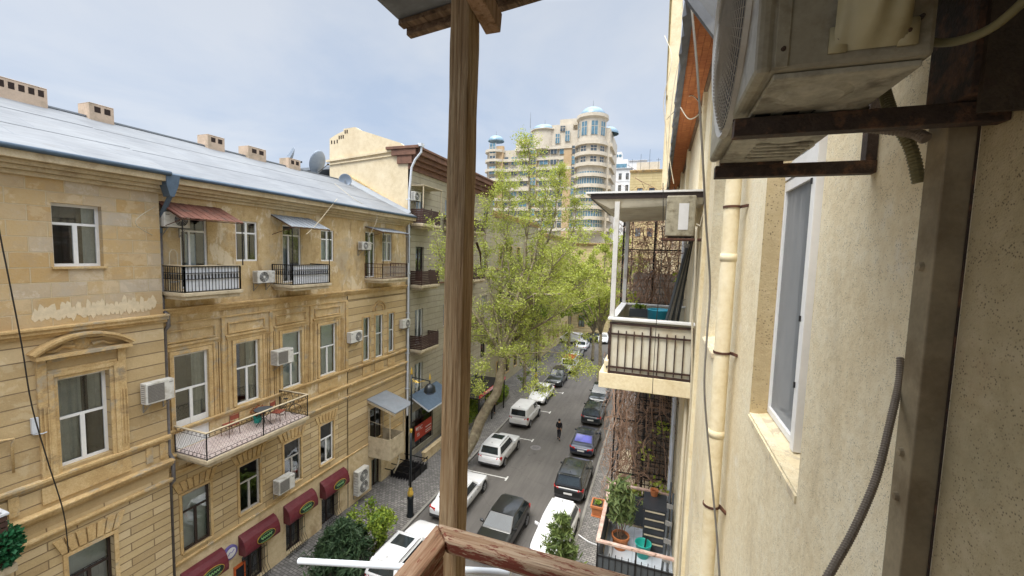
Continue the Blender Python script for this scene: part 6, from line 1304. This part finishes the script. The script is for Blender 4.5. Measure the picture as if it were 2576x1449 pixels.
for i,(x,y,hd,pm,kd,lb) in enumerate([(-11.,61.,0,'p_silver','hatch','silver car beyond the red topped vehicle, behind leaves'),(-11.1,67.2,0,'p_white','sedan','white car far along the left side, behind leaves'),(-5.3,51.5,0,'p_silver','sedan','silver car far along the right kerb behind leaves'),(-5.5,58.,180,'p_white','hatch','pale car farther along the right kerb behind leaves'),(-10.9,73.5,150,'p_dark','suv','small dark car at the far junction'),(-8.7,74.5,185,'p_white','hatch','small white car facing the camera at the far junction'),(-14.,71.,80,'p_white','van','white van crossing the far junction')]):
    car(kd,x,y,hd,pm,lb,Hh=1.9 if kd=='van' else 1.5)
# ================================================================ people
def skinmesh(name,pts,edges,mt,parent,root=0,sub=2):
    me=bpy.data.meshes.new(name); me.from_pydata([p[:3] for p in pts],edges,[]); o=bpy.data.objects.new(name,me); link(o,parent)
    m=o.modifiers.new('skin','SKIN'); m.use_smooth_shade=True
    for i,p in enumerate(pts):
        r=p[3]; me.skin_vertices[0].data[i].radius=(r if not isinstance(r,tuple) else r[0],r if not isinstance(r,tuple) else r[1]); me.skin_vertices[0].data[i].use_root=(i==root)
    if sub: s=o.modifiers.new('sub','SUBSURF'); s.levels=sub; s.render_levels=sub
    me.materials.append(M[mt] if isinstance(mt,str) else mt); return o
def person(loc,rz,label,h=1.75,jacket='cloth_black',stride=.26,arm=.16):
    o=empty('person',loc,rz,label,'person'); k=h/1.75; s=stride
    def S(L): return [(a*k,b*k,c*k,r if isinstance(r,tuple) else r*k) for (a,b,c,r) in L]
    # body (walks towards local -y)
    B=[(0,0,.95,(.135,.1)),(0,0,1.15,(.14,.1)),(0,0,1.34,(.155,.105)),(0,0,1.45,(.1,.07)),(0,0,1.53,(.052,.052)),(0,-.015,1.6,(.075,.085)),(0,-.01,1.67,(.082,.095)),(0,0,1.735,(.055,.065)),
       (.17,0,1.42,.055),(.215,.02,1.17,.042),(.2,-arm*.8,.97,.033),(.195,-arm,.9,.028),(-.17,0,1.42,.055),(-.215,.03,1.17,.042),(-.205,arm*.3,.94,.033),(-.205,arm*.5,.87,.028),
       (.09,0,.88,.08),(.1,-s*.5,.5,.06),(.1,-s*.62,.1,.042),(.1,-s*.62-.12,.05,.04),(-.09,0,.88,.08),(-.1,s*.25,.49,.06),(-.1,s*.9,.16,.042),(-.1,s*.82,.05,.04)]
    E=[(0,1),(1,2),(2,3),(3,4),(4,5),(5,6),(6,7),(3,8),(8,9),(9,10),(10,11),(3,12),(12,13),(13,14),(14,15),(0,16),(16,17),(17,18),(18,19),(0,20),(20,21),(21,22),(22,23)]
    body=skinmesh('body',S(B),E,'skin',o)
    J=[(0,0,.9,(.16,.125)),(0,0,1.1,(.16,.125)),(0,0,1.32,(.175,.13)),(0,0,1.45,(.115,.09)),(0,.0,1.5,(.07,.07)),(.18,0,1.42,.07),(.225,.02,1.17,.058),(.205,-arm*.72,.99,.048),(-.18,0,1.42,.07),(-.225,.03,1.17,.058),(-.21,arm*.25,.97,.048)]
    skinmesh('jacket',S(J),[(0,1),(1,2),(2,3),(3,4),(3,5),(5,6),(6,7),(3,8),(8,9),(9,10)],jacket,o)
    T=[(0,0,.97,(.145,.12)),(0,0,.88,(.14,.115)),(.09,0,.82,.095),(.1,-s*.5,.5,.075),(.1,-s*.62,.13,.062),(-.09,0,.82,.095),(-.1,s*.25,.49,.075),(-.1,s*.86,.2,.062)]
    skinmesh('trousers',S(T),[(0,1),(1,2),(2,3),(3,4),(1,5),(5,6),(6,7)],'cloth_grey',o)
    for (x,y,z,rx) in ((.1,-s*.62,.0,0),(-.1,s*.86,.045,.5)):
        sh=build(MB().prism([(-.2,0),(.08,0),(.09,.07),(.02,.1),(-.1,.07),(-.2,.04)],lambda u,v:(-.045,u,v),lambda u,v:(.045,u,v)),'shoe',M['shoe'],o,bevel=.015,loc=(x*k,y*k,z)); sh.rotation_euler=(rx,0,0)
    hr=MB().lathe([(.088,1.63),(.097,1.68),(.09,1.73),(.06,1.768),(0,1.78)],(0,.012,0),16); build(hr,'hair',M['hair'],o,smooth=True,loc=(0,0,0)).scale=(k,k,k)
    # face and hands
    build(MB().prism([(0,1.655),(-.022,1.625),(0,1.618)],lambda u,v:(-.008,-.098+u,v),lambda u,v:(.008,-.098+u,v)),'nose',M['skin'],body,loc=(0,0,0)).scale=(k,k,k)
    for sx in (-1,1): build(MB().lathe([(0,-.006),(.009,-.004),(.011,0)],(sx*.03,-.094,1.662),8,'y'),'eye',M['hair'],body,loc=(0,0,0)).scale=(k,k,k); build(MB().box(sx*.082,sx*.095,-.01,.02,1.62,1.67),'ear',M['skin'],body,loc=(0,0,0),bevel=.005).scale=(k,k,k)
    build(MB().box(-.022,.022,-.1,-.092,1.598,1.604),'mouth',M['lens_red'],body,loc=(0,0,0)).scale=(k,k,k)
    for sx,(hx,hy,hz) in ((1,(.195,-arm,.9)),(-1,(-.205,arm*.5,.87))):
        pts=[(hx,hy,hz,(.03,.018)),(hx,hy-.01,hz-.06,(.036,.014))]; ed=[(0,1)]
        for f in range(4):
            b=len(pts); dx=(-.024+.016*f); L_=(.032,.037,.034,.026)[f]; pts+= [(hx+.0,hy-.01+dx,hz-.07,.0085),(hx-sx*.004,hy-.012+dx,hz-.07-L_,.008),(hx-sx*.016,hy-.014+dx,hz-.07-L_*1.8,.0065)]; ed+=[(1,b),(b,b+1),(b+1,b+2)]
        b=len(pts); pts+=[(hx,hy-.04,hz-.035,.009),(hx-sx*.006,hy-.055,hz-.065,.007)]; ed+=[(0,b),(b,b+1)]
        skinmesh('hand',S(pts),ed,'skin',o,sub=1)
    return o
person((-7.0,32.5,0),PI,'person in black walking away down the middle of the road',1.76)
person((-13.9,35.3,.13),.2,'person in dark clothes standing on the left pavement beside the leaning tree trunk',1.74,stride=.1,arm=.05)
# ================================================================ street lamp
def lamp(x,y,label,arm=1.15):
    o=empty('street_lamp',(x,y,.13),0,label,'street lamp','black and gold street lamps')
    build(MB().lathe([(.2,0),(.21,.1),(.17,.16),(.165,1.0),(.19,1.05),(.19,1.12),(.12,1.2)],(0,0,0),18),'base',M['lamp_black'],o,loc=(0,0,0),smooth=True)
    build(MB().lathe([(.12,1.18),(.16,1.24),(.17,1.38),(.12,1.5),(.1,1.56),(.12,1.6),(.07,1.7)],(0,0,0),18).lathe([(.045,4.85),(.075,4.88),(.085,4.98),(.075,5.06),(.05,5.1)],(0,0,0),14).lathe([(.03,8.15),(.07,8.2),(.05,8.3),(.06,8.36),(.02,8.5),(0,8.62)],(0,0,0),12).lathe([(.04,8.02),(.06,8.1),(.02,8.3),(0,8.4)],(arm,0,0),10),'gold_collar',M['gold'],o,loc=(0,0,0),smooth=True)
    build(MB().tube([(0,0,1.65),(0,0,4.9)],.065,12).tube([(0,0,5.08),(0,0,8.2)],.048,12),'pole',M['lamp_black'],o,loc=(0,0,0),smooth=True)
    build(MB().bar((0,0,8.02),(arm,0,7.94),.04).tube([(arm,0,7.95),(arm,0,7.75)],.03,8),'arm',M['lamp_black'],o,loc=(0,0,0)); build(MB().tube([(.05,0,7.75),(.25,0,7.85),(.45,0,7.75),(.65,0,7.88),(.85,0,7.9)],.018,5).tube([(.05,0,7.9),(.3,0,7.72),(.5,0,7.9)],.015,5),'scroll',M['gold'],o,loc=(0,0,0))
    build(MB().lathe([(.05,7.8),(.16,7.76),(.28,7.62),(.32,7.42),(.33,7.36)],(arm,0,0),18),'shade',M['lamp_black'],o,loc=(0,0,0),smooth=True); build(MB().lathe([(.3,7.38),(.25,7.27),(.12,7.21),(0,7.2)],(arm,0,0),18),'globe',M['lamp_glass'],o,loc=(0,0,0),smooth=True)
    return o
lamp(-12.5,19.3,'black street lamp with gold collars standing before the boxed balcony'); lamp(-12.5,44.5,'street lamp farther along the left pavement behind the tree')
# ================================================================ trees
def tree_mesh(limbs,twigs,seed,leafn,spread,size,tw_len=(1.,2.2),env=None,droop=0.):
    rs=random.Random(seed); m=MB(); L=[]
    for pts,ra,rb in limbs:
        P=[Vector(p) for p in pts]; Q=[]
        for i in range(len(P)-1):
            p0=P[max(i-1,0)];p1=P[i];p2=P[i+1];p3=P[min(i+2,len(P)-1)]
            for k in range(4):
                t=k/4; q=.5*((2*p1)+(p2-p0)*t+(2*p0-5*p1+4*p2-p3)*t*t+(3*p1-p0-3*p2+p3)*t**3); Q.append(q+Vector((rs.gauss(0,.03),rs.gauss(0,.03),rs.gauss(0,.03))))
        Q.append(P[-1]); n=len(Q); m.tube(Q,[ra+(rb-ra)*i/(n-1) for i in range(n)],7 if ra>.12 else 5)
        L.append((Q,ra,rb))
    ends=[]
    for Q,ra,rb in L:
        if ra>.25: continue
        n=len(Q); tot=sum((Q[i+1]-Q[i]).length for i in range(n-1)); nt=int(tot*twigs)
        for k in range(nt):
            u=rs.uniform(.12,1)**.8; i=min(n-2,int(u*(n-1))); b=Q[i].lerp(Q[i+1],u*(n-1)-i); ax=(Q[min(n-1,i+1)]-Q[i]).normalized()
            d=(ax*rs.uniform(.1,.8)+Vector((rs.gauss(0,.75),rs.gauss(0,.75),rs.gauss(.15-droop,.55)))).normalized(); l=rs.uniform(*tw_len)*(1-.35*u)
            mid=b+d*l*.5+Vector((rs.gauss(0,.08),rs.gauss(0,.08),rs.gauss(0,.08))); e=b+d*l+Vector((0,0,rs.uniform(-.1,.25)-droop*.4)); r_=max(.012,(ra+(rb-ra)*u)*.38)
            m.tube([b,mid,e],[r_,r_*.6,.004],4,cap=False); ends.append((b,mid,e))
            for q in range(2):
                d2=(d+Vector((rs.gauss(0,.6),rs.gauss(0,.6),rs.gauss(0,.5)))).normalized(); e2=mid+d2*l*rs.uniform(.3,.6); m.tube([mid,e2],[r_*.4,.003],3,cap=False); ends.append((mid,mid.lerp(e2,.6),e2))
    gg=np.random.default_rng(seed); per=max(1,leafn//max(1,len(ends))); A=[]
    for (b,mi,e) in ends:
        dens=rs.choice((.1,.4,.9,1.3,2.2)); k=max(1,int(per*dens)); t=gg.random(k)**.7; t2=t[:,None]
        p=np.where(t2<.5,np.array(b)+(np.array(mi)-np.array(b))*t2*2,np.array(mi)+(np.array(e)-np.array(mi))*(t2*2-1)); A.append(p+gg.normal(size=(k,3))*spread)
    return m,leaves(np.concatenate(A),size,gg,1.5,.4)
TYb=26.
def TP(x,y,Y): return fy(x,y,Y)
base=Vector((-12.75,25.2,.1))
trunk=[base,fy(1182,1120,25.6),fy(1215,1045,25.9),fy(1243,1000,26.1),fy(1260,945,26.3),fy(1264,900,26.5)]
F_=trunk[-1]
def lim(ps,ra,rb,y0=26.5): return ([F_]+[fy(*p) for p in ps],ra,rb)
limbs=[(trunk,.42,.27),
 lim([(1275,850,26.4),(1300,760,26.6),(1322,640,27),(1330,520,27.3),(1332,420,27.5),(1330,360,27.6)],.2,.02),
 lim([(1240,855,26),(1200,800,25.4),(1150,730,24.9),(1110,650,24.6),(1092,560,24.5)],.17,.02),
 lim([(1300,850,26.8),(1370,810,27.6),(1440,770,28.6),(1510,740,29.6)],.15,.02),
 lim([(1310,800,26.),(1360,720,25.6),(1410,650,25.3),(1465,590,25.2)],.15,.02),
 lim([(1250,800,26.6),(1228,700,26.8),(1220,600,27),(1228,510,27.2)],.15,.02),
 lim([(1290,800,27.2),(1340,680,28),(1385,580,28.5),(1405,480,28.8),(1408,430,28.9)],.14,.02),
 lim([(1300,895,26.2),(1350,885,25.6),(1410,890,25.2),(1470,925,25.)],.055,.01),
 lim([(1290,880,25.7),(1330,930,25.),(1370,980,24.7)],.04,.01),
 lim([(1285,800,26.9),(1280,680,27.6),(1268,560,28.2),(1262,450,28.6)],.12,.015),
 lim([(1300,790,26.),(1345,650,26.2),(1368,520,26.6),(1372,430,27)],.12,.015),
 lim([(1310,800,27),(1390,690,28.6),(1440,580,29.6),(1452,510,30)],.12,.015),
 lim([(1290,870,27.4),(1340,850,29),(1400,830,31),(1470,850,32.5)],.12,.015),
 lim([(1235,870,27),(1190,840,28),(1150,760,29.4),(1160,680,30)],.12,.015),
 lim([(1240,880,25.6),(1215,920,25),(1200,990,24.7)],.07,.01),
 lim([(1270,790,26.9),(1262,690,27.4),(1275,580,27.8),(1285,470,28)],.13,.015),
 lim([(1300,780,25.7),(1350,740,24.6),(1420,740,23.8),(1490,690,23.3)],.12,.015),
]
pt_=empty('plane_tree',base,0,'large leaning plane tree with sparse yellow green spring leaves right of the timber post','tree',None,base)
m,V=tree_mesh(limbs,5.8,31,62000,.15,.112,(.8,2.3)); build(m,'trunk',M['bark'],pt_,smooth=True,fix=False); leafobj('crown',V,'leaf_plane',pt_)
def simple_tree(base,top,rad,seed,label,mt,leafn=7000,size=.15,nl=9,tr=.16,tw=3.,cat='tree',name='street_tree',spread=.16):
    o=empty(name,base,0,label,cat,None,base); rs=random.Random(seed); base=Vector(base); h=top-base.z; f=base+Vector((rs.uniform(-.2,.2),rs.uniform(-.2,.2),h*.35)); L=[([base,base.lerp(f,.5)+Vector((.05,0,0)),f],tr,tr*.75)]
    L[0]=(L[0][0],max(tr,.26) if tr>.2 else tr,tr*.7)
    for k in range(nl):
        a=2*PI*k/nl+rs.uniform(-.3,.3); r_=rad*rs.uniform(.55,1); e=f+Vector((r_*math.cos(a),r_*math.sin(a),h*rs.uniform(.2,.6))); L.append(([f,f.lerp(e,.5)+Vector((0,0,.1*h)),e],tr*.5,.015))
    L.append(([f,f+Vector((.1,.1,h*.35)),f+Vector((0,0,h*.63))],tr*.6,.015))
    m,V=tree_mesh(L,tw,seed,leafn,spread,size,(rad*.25,rad*.5)); build(m,'trunk',M['bark'],o,smooth=True,fix=False); leafobj('crown',V,mt,o); return o
q=fy(1512,700,47.); simple_tree((q.x+.3,47.,.1),fy(1512,575,47.).z,4.2,41,'denser green tree on the right side of the street behind the balcony posts','leaf_plane',12000,.22,10,.24,2.6)
q=fy(1495,790,60.); simple_tree((q.x,60,.1),fy(1495,700,60).z,4.5,42,'dark green tree near the far junction','leaf_mid',8000,.28,10,.22,2.2)
q=fy(1380,760,56.); simple_tree((q.x-1,56,.1),fy(1380,640,56).z,5.,43,'yellow green tree behind the plane tree on the left pavement','leaf_plane',9000,.26,10,.22,2.2)
q=fy(1250,760,44.); simple_tree((-13.4,43,.1),fy(1250,640,43).z,4.,44,'tree between the grey beige block and the plane tree','leaf_mid',7000,.2,9,.2,2.4)
q=fy(1440,640,66.); simple_tree((q.x,66,.1),fy(1440,600,66).z,5.,47,'pale green tree in front of the closing building','leaf_plane',8000,.3,10,.22,2.)
# clipped shrubs and pines near the camera-side pavement
c=fy(948,1290,16.); b=Vector((c.x,16.,.13)); o=empty('shrub_tree',b,0,'small layered broadleaf tree with yellow tips by the shop front pavement','tree',None,b); rs=random.Random(4); L=[([b,b+Vector((.03,0,.8)),b+Vector((0,.05,1.5))],.05,.04)]; f=L[0][0][-1]; P=[]
for k in range(14):
    a=rs.uniform(0,2*PI); r_=rs.uniform(.5,1.25); e=Vector((c.x+r_*math.cos(a),16.+r_*.9*math.sin(a),c.z+rs.uniform(-.55,.45)-.25*r_)); L.append(([f,f.lerp(e,.6)+Vector((0,0,.1)),e],.03,.008))
m,V=tree_mesh(L,6.,12,5200,.1,.14,(.25,.6)); build(m,'trunk',M['bark'],o,fix=False); leafobj('crown',V,'leaf_shrub',o)
def pine(base,h,r_,seed,label,mt,n=6000,size=.2,tiers=9):
    o=empty('young_pine',base,0,label,'tree',None,base); base=Vector(base); rs=random.Random(seed); g_=np.random.default_rng(seed); m=MB().tube([base,base+Vector((.03,0,h*.5)),base+Vector((0,0,h))],[.06,.04,.01],6); A=[]
    for t in range(tiers):
        z=h*(.22+.74*t/(tiers-1)); rr_=r_*(1-.82*((z/h-.22)/.78)**1.2); nb_=9
        for k in range(nb_):
            a=2*PI*(k+rs.random())/nb_; R_=rr_*rs.uniform(.7,1.15); s_=base+Vector((0,0,z)); e=s_+Vector((R_*math.cos(a),R_*math.sin(a),R_*rs.uniform(.1,.5))); m.tube([s_,e],[.014,.004],4,cap=False); kk=n//(tiers*nb_); tt=g_.random(kk)[:,None]**.6; A.append(np.array(s_)+(np.array(e)-np.array(s_))*tt+g_.normal(size=(kk,3))*.07*(.6+rr_))
    build(m,'trunk',M['bark'],o,fix=False); V=leaves(np.concatenate(A),size,g_,5.5,.6); leafobj('crown',V,mt,o)
b=fy(855,1500,14.3); pine((b.x+.15,14.3,.13),fy(850,1318,14.3).z-.1,1.35,51,'dark green bushy pine on the left pavement above the white plastic tube','needle',11000,.11,8)
pine((-3.15,15.8,.13),4.45,1.15,52,'fresh green young pine in front of the white hatchback','needle_y',2600,.1,7)
# greenery by the entrance of the grey beige block
for i,(x,y,z,r_,lb,mt) in enumerate([(-15.2,31.5,1.4,(1.0,2.6,1.3),'dark climbing greenery over the entrance planters of the grey beige block','leaf_mid'),(-14.6,38.,1.0,(.9,2.4,.9),'planted hedge at the foot of the grey beige block, behind the leaning trunk','leaf_mid')]):
    o=empty('hedge',(x,y,.13),0,lb,'hedge',None,(x,y,.13)); leafobj('foliage',leafcloud(3200,(x,y,z),r_,.2,60+i,shell=.4),mt,o); build(MB().box(x-.6,x+.6,y-2.,y+2.,.13,.5),'planter',M['kerb'],o)
tr_=empty('terrace_awning',(-14.6,34.,.13),0,'dark cafe terrace frame with red trim glimpsed behind the leaning trunk','awning',None,(-14.6,34.,.13)); g=MB()
for y in (31.,34.,37.): g.box(-13.6,-13.5,y-.05,y+.05,.13,2.9)
g.box(-16.2,-13.45,30.9,37.1,2.9,3.0); build(g,'frame',M['black_metal'],tr_); build(MB().box(-13.5,-13.44,30.9,37.1,3.0,3.25),'trim',M['p_red'],tr_)
# ================================================================ dry vines over the far balconies on the right
vb=rootR('vine_covered_balconies',12.,XR,'stacked balconies caged in iron and smothered in dry brown vines','balcony')
for z in (8.3,12.75): build(MB().box(-14.2,-10.6,-1.5,-.001,z,z+.22),'slab',M['slab'],vb)
g=MB()
for y in (10.65,12.4,14.15):
    for x in (-1.48,-.75,-.05): g.box(-y-.02,-y+.02,x-.02,x+.02,.13,16.4)
for z in (9.5,10.9,12.7,13.9,15.2,16.3):
    g.box(-14.15,-10.65,-1.5,-1.46,z,z+.03)
    for y in (10.65,14.15): g.box(-y-.015,-y+.015,-1.48,-.03,z,z+.03)
for k in range(12): z=9.0+k*.31; g.box(-10.66,-10.63,-.9,-.2,z,z+.015); 
for k in range(7): x=-.9+.11*k; g.box(-10.67,-10.62,x,x+.015,9.,12.5)
build(g,'iron_cage',M['black_metal'],vb)
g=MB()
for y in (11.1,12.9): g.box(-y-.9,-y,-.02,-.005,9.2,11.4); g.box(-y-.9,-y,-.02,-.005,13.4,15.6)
build(g,'dark_opening',M['ac_dark'],vb); M['dark_backing']=stone('dark_backing_blocks',((.1,.085,.075),(.15,.13,.115),(.2,.175,.155)),[],(.4,.2),mortar=.02); build(MB().box(-12.42,-12.34,-1.05,-.02,8.53,12.7).box(-12.42,-12.34,-1.3,-.02,12.98,14.6),'dark_backing',M['dark_backing'],vb)  # dark panel added behind the cage so its depth looks shaded
g=MB()
for k in range(11): x=-1.0+.09*k; g.box(-10.64,-10.625,x,x+.012,10.95,12.7)
for k in range(9): z=10.95+.2*k; g.box(-10.655,-10.64,-1.,-.05,z,z+.014)
build(g,'wire_grid',M['black_metal'],vb)
vn=rootR('dry_vine',12.,XR,'tangled mass of dry brown vine stems hanging beyond the neighbouring balcony','vine')
rs=random.Random(77); m=MB()
def strand(x,y,z,L_,dz,r_,n=7,wx=.09):
    pts=[]; 
    for k in range(n):
        pts.append((x,y,z)); x+=rs.gauss(0,wx); y+=rs.gauss(0,wx); z+=dz*L_/n+rs.gauss(0,.06); x=min(-.0,max(-1.75,x))
    m.tube(pts,[r_]*(n-1)+[r_*.4],3,cap=False)
# here x is outward (negative), y is -Y along the wall: swap when adding
class SW:
    pass
_add=m.add
def add_sw(vs,fs): return _add([(v[1],v[0],v[2]) for v in map(tuple,vs)],fs)
m.add=add_sw
for k in range(1350):
    y=-rs.choice((10.6,10.6,10.7,11.3,12.4,13.2,14.2))+rs.gauss(0,.12)
    up__=rs.random()<.42
    z=rs.uniform(13.1,16.3) if up__ else rs.uniform(6.6,12.8)
    strand(-rs.uniform(.1,1.35) if up__ else -rs.uniform(.15,1.6),y,z,rs.uniform(.3,1.7),rs.choice((-1,-.7,-.3,.2,.6)),rs.uniform(.003,.008),wx=rs.uniform(.08,.22))
for k in range(420):   # curtain hanging low on the street side down to the pavement
    strand(-rs.uniform(.9,1.7),-rs.uniform(10.4,16.),rs.uniform(.5,12.5),rs.uniform(1.,2.6),-1,rs.uniform(.004,.008),wx=.1)
for k in range(60): strand(-rs.uniform(.2,1.5),-10.65+rs.gauss(0,.1),rs.uniform(9,16),rs.uniform(2,4),-1,rs.uniform(.008,.014),n=9,wx=.12)
build(m,'stems',M['vine'],vn,fix=False)
g_=np.random.default_rng(9); P=[]
for (yy,xx,zz,n_) in ((10.5,-.55,11.9,90),(10.5,-.3,10.9,50),(10.4,-.35,9.4,70),(10.5,-.9,9.2,60),(10.5,-.1,14.6,40),(10.5,-.7,10.2,30),(10.45,-1.2,14.,50)):
    P.append(np.array([-yy,xx,zz])+g_.normal(size=(n_,3))*.11)
P=np.concatenate(P); leafobj('young_leaves',leaves(P,.09,g_),'leaf_yellow',vn)
P=np.array([-12.,-.8,0])+np.stack([g_.uniform(-2,1.6,2600),g_.uniform(-.8,.75,2600),g_.uniform(6.8,16.2,2600)],1); leafobj('dead_leaves',leaves(P,.07,g_),'leaf_dead' if 'leaf_dead' in M else 'vine',vn)
# ================================================================ sky and light
w=bpy.data.worlds.new('World'); scn.world=w; w.use_nodes=True; t=w.node_tree; N=t.nodes; bg=N['Background']
EL,AZ=R(58),R(200)
sky=N.new('ShaderNodeTexSky'); sky.sky_type='NISHITA'; sky.sun_disc=False; sky.sun_elevation=EL; sky.sun_rotation=AZ; sky.air_density=1.; sky.dust_density=1.5
tc=N.new('ShaderNodeTexCoord'); sp=N.new('ShaderNodeSeparateXYZ'); t.links.new(tc.outputs['Generated'],sp.inputs[0])
def mth(op,a,b=None,cl=False):
    n=N.new('ShaderNodeMath'); n.operation=op; n.use_clamp=cl
    for i,x in ((0,a),(1,b)):
        if x is None: continue
        if isinstance(x,(int,float)): n.inputs[i].default_value=x
        else: t.links.new(x,n.inputs[i])
    return n.outputs[0]
# clouds projected on a flat layer overhead
zc_=mth('ADD',mth('MAXIMUM',sp.outputs['Z'],0.),.18); px=mth('DIVIDE',sp.outputs['X'],zc_); py=mth('DIVIDE',sp.outputs['Y'],zc_); cb=N.new('ShaderNodeCombineXYZ'); t.links.new(px,cb.inputs[0]); t.links.new(py,cb.inputs[1])
n1=N.new('ShaderNodeTexNoise'); n1.inputs['Scale'].default_value=.95; n1.inputs['Detail'].default_value=7; n1.inputs['Roughness'].default_value=.55; n1.inputs['Distortion'].default_value=.4; t.links.new(cb.outputs[0],n1.inputs['Vector'])
cr=N.new('ShaderNodeValToRGB'); cr.color_ramp.elements[0].position=.36; cr.color_ramp.elements[1].position=.62; t.links.new(n1.outputs['Fac'],cr.inputs[0])
n2=N.new('ShaderNodeTexNoise'); n2.inputs['Scale'].default_value=2.1; n2.inputs['Detail'].default_value=6; t.links.new(cb.outputs[0],n2.inputs['Vector'])
zz_=mth('MAXIMUM',sp.outputs['Z'],0.); hz_=mth('MULTIPLY',mth('MAXIMUM',mth('SUBTRACT',sp.outputs['Z'],.5),0.),2.); lum=mth('ADD',1.,mth('MULTIPLY',hz_,SKYTOP))
cm=N.new('ShaderNodeMix'); cm.data_type='RGBA'; cm.inputs[6].default_value=SKYA; cm.inputs[7].default_value=SKYB
t.links.new(mth('MULTIPLY',mth('MULTIPLY',cr.outputs[0],mth('ADD',n2.outputs['Fac'],.55)),1.,True),cm.inputs[0])
vm=N.new('ShaderNodeVectorMath'); vm.operation='SCALE'; hi=N.new('ShaderNodeMix'); hi.data_type='RGBA'; t.links.new(mth('MULTIPLY',zz_,zz_,True),hi.inputs[0]); t.links.new(cm.outputs[2],hi.inputs[6]); hi.inputs[7].default_value=SKYZ
t.links.new(hi.outputs[2],vm.inputs[0]); t.links.new(lum,vm.inputs[3])
mx=N.new('ShaderNodeMix'); mx.data_type='RGBA'; mx.inputs[0].default_value=.88; t.links.new(sky.outputs[0],mx.inputs[6]); t.links.new(vm.outputs[0],mx.inputs[7])
t.links.new(mx.outputs[2],bg.inputs['Color']); bg.inputs['Strength'].default_value=SKYSTR
s=bpy.data.lights.new('sun','SUN'); s.energy=SUNE; s.angle=R(SUNANG); s.color=(1.,.95,.86); so=bpy.data.objects.new('sun',s); link(so)
az=AZ; d=Vector((math.sin(az)*math.cos(EL),math.cos(az)*math.cos(EL),math.sin(EL))); so.rotation_euler=(-d).to_track_quat('-Z','Y').to_euler(); so.location=d*60
scn.view_settings.view_transform='Standard'; scn.view_settings.look='None'; scn.view_settings.exposure=EXPO; scn.view_settings.gamma=1
scn.render.engine='CYCLES'
